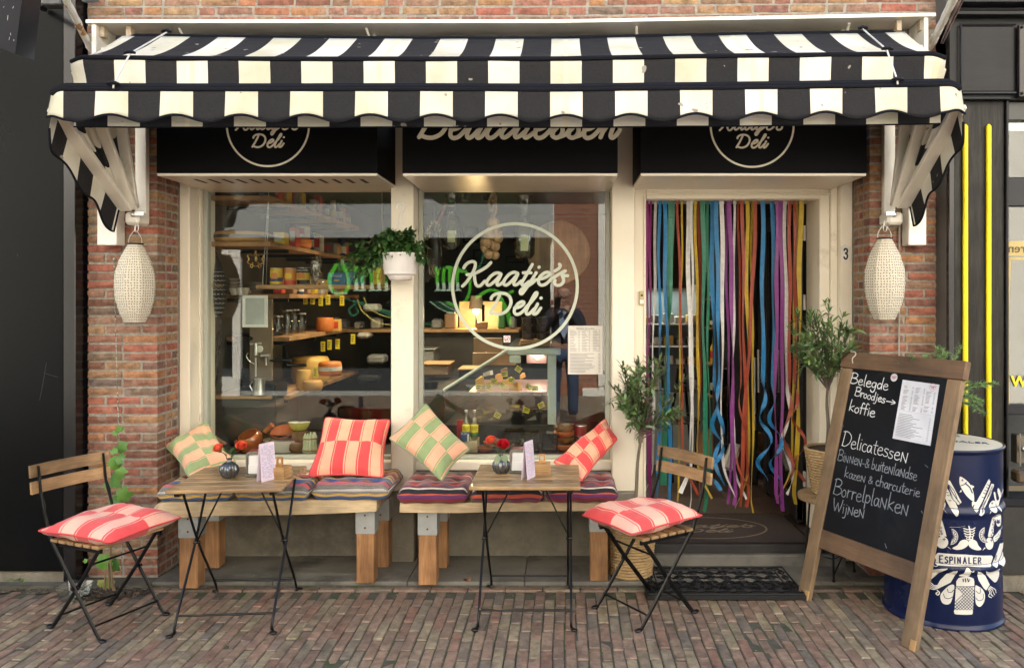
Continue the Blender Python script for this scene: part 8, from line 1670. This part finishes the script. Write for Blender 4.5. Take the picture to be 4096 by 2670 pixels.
# menus and sticker on the glass
mn_ = thing('window_menu', 'printed price list in a clear sleeve taped to the logo window', 'menu', P(2340, 1400, YG-.002)); a = (2272, 2410, 1302, 1496)
mk('sheet', G().box(X(a[0], YG), X(a[1], YG), YG-.002, YG-.0005, Z(a[3], YG), Z(a[2], YG)), pm('paper_warm', (.70, .68, .62), rough=.4), mn_); g = G(); random.seed(8)
for k in range(14):
    for c0_, c1_ in ((.06, .34), (.40, .64), (.72, .93)):
        v = .10+k*.032; f2 = lambda u: X(a[0]+(a[1]-a[0])*u, YG); zz = Z(a[2]+(a[3]-a[2])*v, YG); g.box(f2(c0_), f2(c0_+random.uniform(.1, .2)), YG-.0032, YG-.0024, zz, zz+.0022); g.box(f2(c1_-.04), f2(c1_), YG-.0032, YG-.0024, zz, zz+.0022)
for k in range(14): v = .58+k*.029; zz = Z(a[2]+(a[3]-a[2])*v, YG); g.box(f2(.06), f2(random.uniform(.45, .8)), YG-.0032, YG-.0024, zz, zz+.0022); g.box(f2(.88), f2(.94), YG-.0032, YG-.0024, zz, zz+.0022)
mk('print', g, MATS['grey_print'], mn_); text('heading', 'Belegde Broodjes', MATS['grey_print'], mn_, (X(2341, YG), YG-.003, Z(1316, YG)), .016, ext=.0003, shear=.25)
sk = thing('no_dogs_sticker', 'small square white sticker with red crossed circle on the logo window', 'sticker', P(2028, 1355, YG-.002)); c = P(2028, 1355, YG-.0005); mk('sticker', G().prism([(-.021, -.021), (.021, -.021), (.021, .021), (-.021, .021)], .001, c), paper, sk); rd_ = col('sticker_red', (.6, .02, .03)); g = G(); ribbon2d(g, [(.016*cos(i*pi/12), .016*sin(i*pi/12)) for i in range(25)], .0032, .0006, c+Vector((0, -.001, 0)), (1,0,0), (0,0,1), (0,-1,0)); ribbon2d(g, [(-.011, -.011), (.011, .011)], .003, .0007, c+Vector((0, -.001, 0)), (1,0,0), (0,0,1), (0,-1,0)); mk('symbol', g, rd_, sk)
g = G(); ribbon2d(g, [(-.009, -.003), (.006, -.002)], .005, .0004, c+Vector((0, -.0008, 0)), (1,0,0), (0,0,1), (0,-1,0)); ribbon2d(g, [(-.007, -.004), (-.007, -.009)], .002, .0004, c+Vector((0, -.0008, 0)), (1,0,0), (0,0,1), (0,-1,0)); ribbon2d(g, [(.005, -.003), (.005, -.009)], .002, .0004, c+Vector((0, -.0008, 0)), (1,0,0), (0,0,1), (0,-1,0)); mk('dog_shape', g, ink, sk)
# ------------------------------------------------------------------ pots and food standing on the window boards
zs = .634; terra = pm('glazed_terracotta', (.42, .12, .03), (.30, .07, .02), 9, .25, coat=.4); terd = pm('dark_glaze', (.05, .015, .012), rough=.2); crock = pm('brown_crock', (.20, .10, .025), (.12, .05, .015), 12, .22, coat=.4)
def pot(kind, lab, cat, prof, c, mat, n=40, M=None, sc=1.0): t = thing(kind, lab, cat, c); mk('bowl', G().lathe([(r*sc, z*sc) for r, z in prof], n, c, M=M), mat, t, smooth=50); return t
bw1 = [(.05, 0), (.085, .03), (.098, .055), (.095, .056), (.08, .032), (.045, .008), (0, .008)]
Yb = 5.2
t = thing('white_dish', 'large white oval oven dish with dark dish inside behind the left window', 'dish', (X(1135, Yb), Yb, zs)); c = Vector((X(1130, Yb), Yb, zs)); mk('dish', G().lathe([(.085, 0), (.118, .06), (.126, .078), (.120, .078), (.10, .03), (0, .02)], 44, c, M=Matrix.Diagonal((1.0, .72, 1, 1))), C_['crm'], t, smooth=50)
t = pot('dark_dish', 'dark brown dish resting in the white oval dish', 'dish', [(.06, 0), (.11, .022), (.122, .038), (.116, .038), (.06, .012), (0, .012)], c+Vector((0, 0, .080)), terd, M=Matrix.Diagonal((1, .72, 1, 1)))
t = pot('terracotta_scoop', 'shiny terracotta dish lying tilted in the dark dish', 'dish', [(.03, 0), (.06, .02), (.072, .04), (.068, .04), (.03, .01), (0, .01)], c+Vector((.01, -.02, .10)), terra, M=Matrix.Rotation(.5, 4, 'X'))
t = thing('clay_saucepan', 'orange clay saucepan with stubby handle tilted on a dark lid behind the left window', 'saucepan', P(1015, 1780, Yb)); Mp = Matrix.Rotation(-.25, 4, 'Y') @ Matrix.Rotation(.45, 4, 'X'); c = P(1015, 1785, Yb); mk('pot', G().lathe([(.04, 0), (.072, .02), (.083, .055), (.074, .085), (.062, .10), (.057, .10), (.066, .08), (.074, .055), (.05, .015), (0, .012)], 40, c, M=Mp), terra, t, smooth=50); mk('handle', G().tube([P(1060, 1725, Yb-.02), P(1090, 1698, Yb-.03)], [.016, .019], 12), terra, t, smooth=60)
t = pot('pot_lid', 'flat dark pot lid under the orange saucepan', 'lid', [(.10, 0), (.115, .012), (.10, .022), (0, .03)], P(1015, 1808, Yb+.02), terd, M=Matrix.Rotation(-.22, 4, 'Y'))  # a pot lid, tilted under the saucepan
t = pot('clay_dish', 'wide clay dish with dark rim carrying the pot lid', 'dish', [(.07, 0), (.105, .05), (.118, .07), (.112, .07), (.09, .03), (0, .02)], Vector((X(1010, Yb), Yb, zs)), terra)
t = pot('brown_pot', 'brown glazed crock, lower one of the stacked pair', 'pot', [(.038, 0), (.052, .02), (.056, .05), (.050, .066), (.046, .066), (.05, .04), (0, .01)], Vector((X(1192, Yb), Yb-.02, zs)), crock); t = pot('brown_pot', 'brown glazed crock with round belly, upper one of the pair', 'pot', [(.036, 0), (.05, .018), (.055, .048), (.052, .07), (.046, .07), (.05, .04), (0, .01)], Vector((X(1202, Yb), Yb-.02, zs+.067)), crock)
hb_ = thing('heart_bowl', 'yellow heart-shaped bowl with white inside on the brown crocks', 'bowl', P(1196, 1788, Yb)); hp_ = [(sin(a)**3*.072, (13*cos(a)-5*cos(2*a)-2*cos(3*a)-cos(4*a))/16*.062) for a in [2*pi*i/40 for i in range(40)]]; c = Vector((X(1196, Yb), Yb-.01, zs+.138))
def ring(s_, z): return [c+Vector((x*s_, y*s_, z)) for x, y in hp_]
vs = ring(.62, 0)+ring(.9, .028)+ring(1, .05)+ring(.94, .05)+ring(.6, .012); mk('bowl', G().add(vs, [(j*40+i, j*40+(i+1) % 40, (j+1)*40+(i+1) % 40, (j+1)*40+i) for j in range(2) for i in range(40)]+[tuple(range(39, -1, -1))]), col('bowl_yellow', (.42, .38, .06), rough=.2), hb_, smooth=50); mk('inside', G().add(vs[80:], [(j*40+i, j*40+(i+1) % 40, (j+1)*40+(i+1) % 40, (j+1)*40+i) for j in range(2) for i in range(40)]+[tuple(range(80, 120))]), C_['crm'], hb_, smooth=50)
t = thing('asparagus_jar', 'pale ceramic jar shaped like a bundle of asparagus behind the left window', 'jar', P(1245, 1860, Yb)); c = Vector((X(1245, Yb), Yb-.03, zs)); 
for k in range(11): a = 2*pi*k/11; d = Vector((.036*cos(a), .036*sin(a), 0)); mk('stalk', G().tube([c+d, c+d*.9+Vector((0, 0, .07)), c+d+Vector((0, 0, .10)), c+d*.9+Vector((0, 0, .125))], [.012, .011, .011, .003], 8), pm('celadon', (.50, .52, .42), (.42, .45, .2), 14, .25), t, smooth=True)
mk('band', G().lathe([(.047, .085), (.049, .089), (.047, .093)], 28, c).lathe([(.049, .01), (.051, .014), (.049, .018)], 28, c), col('band_orange', (.3, .14, .05)), t); mk('core', G().lathe([(.03, 0), (.03, .1), (0, .1)], 16, c), C_['crm'], t)
t = thing('tilted_round_tray', 'large wooden sieve rim leaning at the left corner behind the left window', 'tray', P(900, 1740, 5.15)); g = G(); cc = P(990, 1600, 5.2); g.tube([cc+Vector((.30*cos(a), -.05*sin(a*.5), .30*sin(a))) for a in [pi+.05+i*.1 for i in range(12)]], .012, 6, sq=(1.6, .7)); mk('rim', g, shw, t)
# right-hand board
t = thing('wooden_box', 'pale wooden box behind the logo window carrying bottles', 'box', (X(1880, Yb), Yb, zs)); bx0, bx1 = X(1845, Yb), X(1912, Yb); mk('box', G().box(bx0, bx1, 5.15, 5.30, zs, Z(1762, 5.15), c=.002), wood('plywood', (.48, .38, .22), (.40, .30, .17), 'z', .8), t)
zb_ = Z(1762, 5.15)
for px, gl, lab in ((1864, .0, 'left clear glass bottle with yellow label on the wooden box'), (1897, .0, 'right clear glass bottle with yellow and green label on the wooden box')):
    c = Vector((X(px, 5.2), 5.21, zb_+.001)); t = thing('bottle', lab, 'bottle', c); mk('glass', G().lathe([(.022, 0), (.025, .004), (.025, .095), (.021, .118), (.011, .145), (.010, .178), (.0, .178)], 28, c), clear, t, smooth=50); mk('drink', G().lathe([(.0225, .004), (.0225, .085), (0, .085)], 24, c), glassmat('amber_drink', (.42, .45, .16), base=.05), t, smooth=50); mk('cap', G().lathe([(.0115, .176), (.0115, .188), (.009, .190), (0, .190)], 20, c), steel, t)
    mk('label', G().lathe([(.0256, .045), (.0256, .092)], 28, c), C_['tag'], t, smooth=True); mk('label_foot', G().lathe([(.0257, .024), (.0257, .044)], 28, c), C_['grn'], t, smooth=True); text('lettering', 'ITALIAN', ink, t, c+Vector((0, -.0262, .074)), .012, ext=.0003); text('lettering', 'MULE', ink, t, c+Vector((0, -.0262, .062)), .011, ext=.0003)
t = thing('blue_box', 'dark blue box lettered ALER at the end of the row on the wooden box', 'box', P(1860, 1740, 5.15)); mk('box', G().box(X(1843, 5.15), X(1880, 5.15), 5.125, 5.165, zb_, Z(1727, 5.15), c=.001), C_['dbl'], t); text('lettering', 'ALER', C_['wht'], t, (X(1856, 5.13), 5.1245, Z(1737, 5.13)), .017, ext=.0003); mk('barcode', G().box(X(1871, 5.15), X(1878, 5.15), 5.1235, 5.1245, Z(1765, 5.12), Z(1735, 5.12)), C_['wht'], t)
t = thing('red_box', 'dark red carton leaning behind the bottles', 'box', P(1838, 1700, 5.25)); mk('box', G().box(X(1826, 5.25), X(1852, 5.25), 5.26, 5.28, zs, Z(1680, 5.25), c=.001), col('carton_red', (.30, .015, .03)), t)
t = thing('red_tin', 'small red tin on top of a glass jar at the right of the logo window', 'tin', P(2325, 1748, Yb)); c = Vector((X(2325, Yb), Yb, zs)); cyl('jar', c, .034, .095, clear, t); mk('jar_fill', G().lathe([(.031, .004), (.031, .085), (0, .085)], 20, c), pm('shell_brown', (.34, .25, .17)), t); c = c+Vector((0, 0, .096)); cyl('can', c, .037, .075, steel, t); mk('label', G().lathe([(.0376, .006), (.0376, .069)], 28, c), col('label_dark_red', (.30, .02, .02)), t, smooth=True)
for k, (lb, dz, r, m_) in enumerate((('bottom', 0, .066, terra), ('second', .045, .064, crock), ('third', .085, .062, terra), ('top', .125, .058, crock))):
    c = Vector((X(2262, Yb), Yb, zs+dz)); t = pot('clay_bowl', lb+' small brown handled bowl of the stack at the right of the logo window', 'bowl', [(r*.6, 0), (r*.95, .025), (r, .048), (r*.93, .048), (r*.8, .02), (0, .012)], c, m_); mk('handle', G().blob(c+Vector((-r*1.05, -.01, .035)), .017, 10, 7), m_, t, smooth=True)
for k, (px, lb) in enumerate(((1942, 'front'), (1958, 'middle'), (1976, 'rear'))): t = pot('tapas_dish', lb+' one of the nested small terracotta dishes behind the logo window', 'dish', [(.03, 0), (.046, .018), (.05, .03), (.046, .03), (.03, .008), (0, .008)], Vector((X(px, Yb), Yb-.02+k*.03, zs+k*.022)), pm('raw_terracotta', (.33, .11, .055), (.24, .08, .04), 18, .7), M=Matrix.Rotation(.25*k, 4, 'Y'))
gg = glassmat('grey_glass', (.38, .40, .38), base=.12, rough=.04); t = thing('kitchen_glassware', 'pair of old ribbed glass kitchen drawers behind the logo window', 'glass drawers', (X(2170, Yb), Yb, zs))
for k, (a, b_, c_, d_) in enumerate(((2100, 2160, 1770, 1845), (2165, 2228, 1778, 1848), (2020, 2090, 1765, 1845))): 
    Mx = Matrix.Translation((X((a+b_)/2, Yb), Yb-.03+.02*k, zs)) @ Matrix.Rotation((-.06, .08, 0)[k], 4, 'Y'); w2 = (b_-a)*Yb/F/2; hh = (d_-c_)*Yb/F; mk('drawer', G().box(-w2, w2, -.04, .05, .002, hh, c=.006, M=Mx), gg, t); mk('rim', G().box(-w2-.006, w2+.006, -.046, .056, hh+.001, hh+.009, c=.003, M=Mx), gg, t)
t = thing('glass_scoop', 'glass scoop lying on the glass drawers', 'scoop', P(2130, 1760, Yb)); mk('scoop', G().tube([P(2060, 1778, Yb), P(2120, 1752, Yb)], [.028, .022], 12).tube([P(2120, 1752, Yb), P(2150, 1738, Yb)], .010, 8), gg, t, smooth=True)
t = thing('bay_leaves', 'bundle of dried grey-green bay leaves behind the roses', 'bay leaves', P(2075, 1770, Yb)); random.seed(9); bay = pm('bay_leaf', (.14, .15, .08), (.20, .19, .10), 12, .7, vary=.2)
for k in range(24): g = G(); leaf_geo(g, P(2080+random.uniform(-28, 30), 1772+random.uniform(-10, 6), Yb-.05), (random.uniform(-1, 1), -.3, random.uniform(-.1, .8)), random.uniform(.035, .055), .016); mk('leaf', g, bay, t, smooth=True)
# ---- behind the ribbon curtain
sf = thing('fridge_cabinet', 'lit chiller cabinet with packs on wire shelves behind the left ribbons', 'fridge', (.85, 7.0, .15)); fm = pm('fridge_inner', (.25, .29, .28), rough=.5); mk('back', G().box(.72, 1.24, 7.6, 7.65, .8, 1.72), fm, sf); mk('side', G().box(.70, .72, 7.1, 7.65, .15, 1.75), C_['gry'], sf); mk('side', G().box(1.24, 1.26, 7.1, 7.65, .15, 1.75), C_['gry'], sf); mk('base', G().box(.72, 1.24, 7.1, 7.65, .15, .8), fm, sf)
fl_ = bpy.data.lights.new('fridge_light', 'AREA'); fl_.energy = .5; fl_.color = (.85, 1, .97); fl_.size = .35; lo = bpy.data.objects.new('fridge_light', fl_); COL.objects.link(lo); lo.parent = sf; lo.location = Vector((.98, 7.35, 1.70))-sf.location
for k, z in enumerate((.82, 1.02, 1.20, 1.40)):
    mk('wire_shelf', G().box(.722, 1.238, 7.15, 7.59, z-.012, z), steel, sf)
    for j in range(5): x = .77+j*.105; t = thing('chilled_pack', ['lowest', 'second', 'third', 'top'][k]+' chiller shelf, '+['first', 'second', 'third', 'fourth', 'fifth'][j]+' pale pack from the left', 'packet', (x, 7.25, z)); mk('pack', G().box(x-.042, x+.042, 7.2, 7.32, z+.001, z+.06+.03*((j*7+k*3) % 3)/2, c=.006), (C_['crm'], C_['wht'], C_['che'], C_['gry'])[(j+k*2) % 4], t)
wr_ = thing('wine_rack', 'wooden rack of wine bottles and jars behind the middle ribbons', 'wine rack', (1.6, 8.3, .15))
for z in (.62, .95, 1.32, 1.62, 1.92): mk('shelf', G().box(X(2840, 8.2), X(3070, 8.2), 8.2, 8.5, z-.02, z, c=.002), shw, wr_)
bt = [pm('bottle_dark', (.012, .016, .01), rough=.12), pm('bottle_red', (.09, .012, .012), rough=.15), pm('bottle_green', (.02, .05, .015), rough=.12), C_['yel']]; me_b = None
for r_i, z in enumerate((.62, .95, 1.32, 1.62)):
    for j in range(6):
        x = X(2858+j*38, 8.25); m_ = bt[(j*5+r_i*3) % 4]; hh = .27 if r_i < 2 else .15; t = thing('wine_bottle' if r_i < 2 else 'preserve_jar', ('dark wine bottle with white label, ' if r_i < 2 else 'small jar of preserves, ')+['lowest', 'second', 'third', 'fourth'][r_i]+' rack shelf, '+['first', 'second', 'third', 'fourth', 'fifth', 'sixth'][j]+' from left', 'bottle' if r_i < 2 else 'jar', (x, 8.3, z), group='bottles and jars in the rack behind the ribbons')
        mk('bottle', G().lathe([(.034, 0), (.036, .01), (.036, hh*.6), (.014, hh*.76), (.013, hh), (0, hh)] if r_i < 2 else [(.038, 0), (.04, .1), (.034, .115), (.034, .13), (0, .13)], 16, (x, 8.3, z+.001)), m_, t, smooth=50); mk('label', G().lathe([(.0367 if r_i < 2 else .0405, hh*.2), (.0367 if r_i < 2 else .0405, hh*.48)], 16, (x, 8.3, z+.001)), (C_['wht'], C_['red'], C_['crm'])[(j+r_i) % 3], t)
chx = thing('cafe_chair', 'dark folded chair just inside the shop door', 'chair', (1.0, 6.6, .15))
for a, b_ in (((.86, 6.7, .15), (.98, 6.6, 1.05)), ((1.12, 6.7, .15), (1.02, 6.6, 1.05)), ((.90, 6.4, .15), (.90, 6.5, .65)), ((1.10, 6.4, .15), (1.1, 6.5, .65))): mk('leg', G().tube([a, b_], .013, 8), blackm, chx)
mk('seat', G().box(.86, 1.12, 6.38, 6.64, .62, .65, c=.008), sdm, chx); mk('backrest', G().box(.88, 1.10, 6.61, 6.64, .85, 1.08, c=.008), sdm, chx)
for k, (px, py, r_) in enumerate(((2880, 1760, -.35), (2960, 1850, .3))): t = thing('wooden_crate', ('left' if k == 0 else 'right')+' wooden wine crate standing on the shop floor behind the ribbons', 'crate', (X(px, 6.9), 6.9, .153)); M = Matrix.Translation((X(px, 6.9), 6.9, .153)) @ Matrix.Rotation(r_, 4, 'Z'); mk('panel', G().box(-.16, .16, -.13, -.11, 0, .32, M=M).box(-.16, .16, .11, .13, 0, .32, M=M), shw, t); mk('panel', G().box(-.16, -.14, -.109, .109, 0, .32, M=M).box(.14, .16, -.109, .109, 0, .32, M=M), shw, t)
t = thing('flour_bag', 'white plastic bag with grey print hanging beside the crate', 'bag', P(2925, 1830, 6.3)); M = Matrix.Translation(P(2925, 1830, 6.3)) @ Matrix.Rotation(.3, 4, 'Y'); mk('bag', G().box(-.05, .05, -.02, .02, -.1, .12, c=.018, M=M), C_['wht'], t)

# ---- more stock on the shelves
OR10 = ['first', 'second', 'third', 'fourth', 'fifth', 'sixth', 'seventh', 'eighth', 'ninth', 'tenth', 'eleventh', 'twelfth']
CN = dict(yel='yellow', red='red', blk='black', dbl='dark blue', wht='white', org='orange', brn='kraft brown', gry='grey', grn='green', crm='cream')
random.seed(77)
def stock(shelf, z, x, ys, kinds, hmax):
    for k, Y in enumerate(ys):
        c_ = random.choice(list(CN)); kd = kinds[k % len(kinds)]; w_ = random.uniform(.05, .085); h = hmax*random.uniform(.6, 1); xx = x-random.uniform(0, .05)
        lb = CN[c_]+' '+kd+' on the '+shelf+', '+OR10[k]+' from the window'
        if kd in ('jar', 'tin', 'bottle'):
            t = thing('stock_'+kd, lb, kd, (xx, Y, z)); r = w_*.45
            mk('body', G().lathe([(r, 0), (r, h*.72), (r*(.45 if kd == 'bottle' else .92), h*.85), (r*(.4 if kd == 'bottle' else .92), h), (0, h)], 18, (xx, Y, z+.001)), C_[c_], t, smooth=45); mk('label', G().lathe([(r+.0008, h*.18), (r+.0008, h*.55)], 18, (xx, Y, z+.001)), C_['wht'] if c_ != 'wht' else C_['yel'], t)
        else:
            t = thing('stock_'+kd, lb, kd, (xx, Y, z)); mk('pack', G().box(xx-w_/2, xx+w_/2, Y-.04, Y+.04, z+.001, z+h, c=.006), C_[c_], t); mk('label', G().box(xx-w_*.35, xx+w_*.35, Y-.0425, Y-.0405, z+h*.3, z+h*.75), C_['wht'] if c_ != 'wht' else C_['red'], t)
stock('topmost wall shelf', 2.286, -1.92, [6.35, 6.5, 6.65, 6.8, 6.95, 7.1, 7.25], ('jar', 'box', 'bottle', 'tin'), .17)
stock('second wall shelf', 1.991, -1.92, [6.25, 6.4, 7.05, 7.2, 7.3], ('bottle', 'box', 'jar'), .17)
stock('middle wall shelf', 1.656, -1.93, [5.62, 5.8, 5.95, 6.1, 6.3, 6.5, 6.65, 6.85, 7.05], ('packet', 'packet', 'jar', 'box'), .13)
stock('fourth wall shelf', 1.361, -1.93, [6.62, 6.8, 6.95, 7.15], ('jar', 'tin', 'packet'), .13)
for k, (px, w_, h, c_) in enumerate(((1650, 60, 50, 'blk'), (1745, 40, 36, 'gry'), (1800, 46, 60, 'brn'), (1500, 40, 40, 'crm'), (1430, 30, 26, 'wht'), (2005, 30, 56, 'grn'), (2050, 26, 44, 'gry'), (1370, 28, 34, 'gry'))):
    Y = 7.12; s_ = Y/F; lb = ('black oven', 'grey scale', 'kraft brown bag', 'cream bowl stack', 'white paper stack', 'green bottle group', 'grey canister', 'grey pot')[k]+' standing on the long back counter'
    t = thing('counter_item', lb, 'kitchen item', P(px, 1316, Y)); mk('body', G().box(X(px, Y)-w_*s_/2, X(px, Y)+w_*s_/2, Y, Y+.15, 1.3525, 1.3525+h*s_, c=.012), C_[c_], t); mk('top', G().box(X(px, Y)-w_*s_*.35, X(px, Y)+w_*s_*.35, Y+.02, Y+.12, 1.353+h*s_, 1.353+h*s_*1.12, c=.004), steel, t)
for k, (px, py, w_, h, c_, Y) in enumerate(((1690, 1400, 90, 50, 'gry', 6.6), (1740, 1460, 110, 40, 'brn', 6.2), (1870, 1480, 70, 34, 'blk', 6.2))):
    s_ = Y/F; t = thing('work_surface', ('steel kitchen machine', 'wooden work surface', 'black knife tray')[k]+' in the dim kitchen behind the left of the logo window', 'kitchen item', P(px, py, Y)); mk('body', G().box(X(px-w_/2, Y), X(px+w_/2, Y), Y, Y+.3, Z(py+h, Y), Z(py, Y), c=.008), C_[c_], t); mk('edge', G().box(X(px-w_/2-4, Y), X(px+w_/2+4, Y), Y-.01, Y+.3, Z(py, Y)+.001, Z(py-7, Y), c=.003), steel if k == 0 else shw, t)
for k, (px, py, w_, h, m_) in enumerate(((1480, 1215, 60, 30, 'wht'), (1450, 1330, 50, 24, 'crm'), (1500, 1420, 70, 36, 'gry'), (1470, 1500, 90, 30, 'blk'))):
    Y = 6.9; t = thing('shop_stock', ('white striped roll of paper', 'cream folded cloths', 'clear bags of bread', 'black display stand')[k]+' at the far end of the wall shelves', 'goods', P(px, py, Y)); mk('body', G().box(X(px-w_/2, Y), X(px+w_/2, Y), Y, Y+.2, Z(py+h, Y), Z(py, Y), c=.02), C_[m_], t)
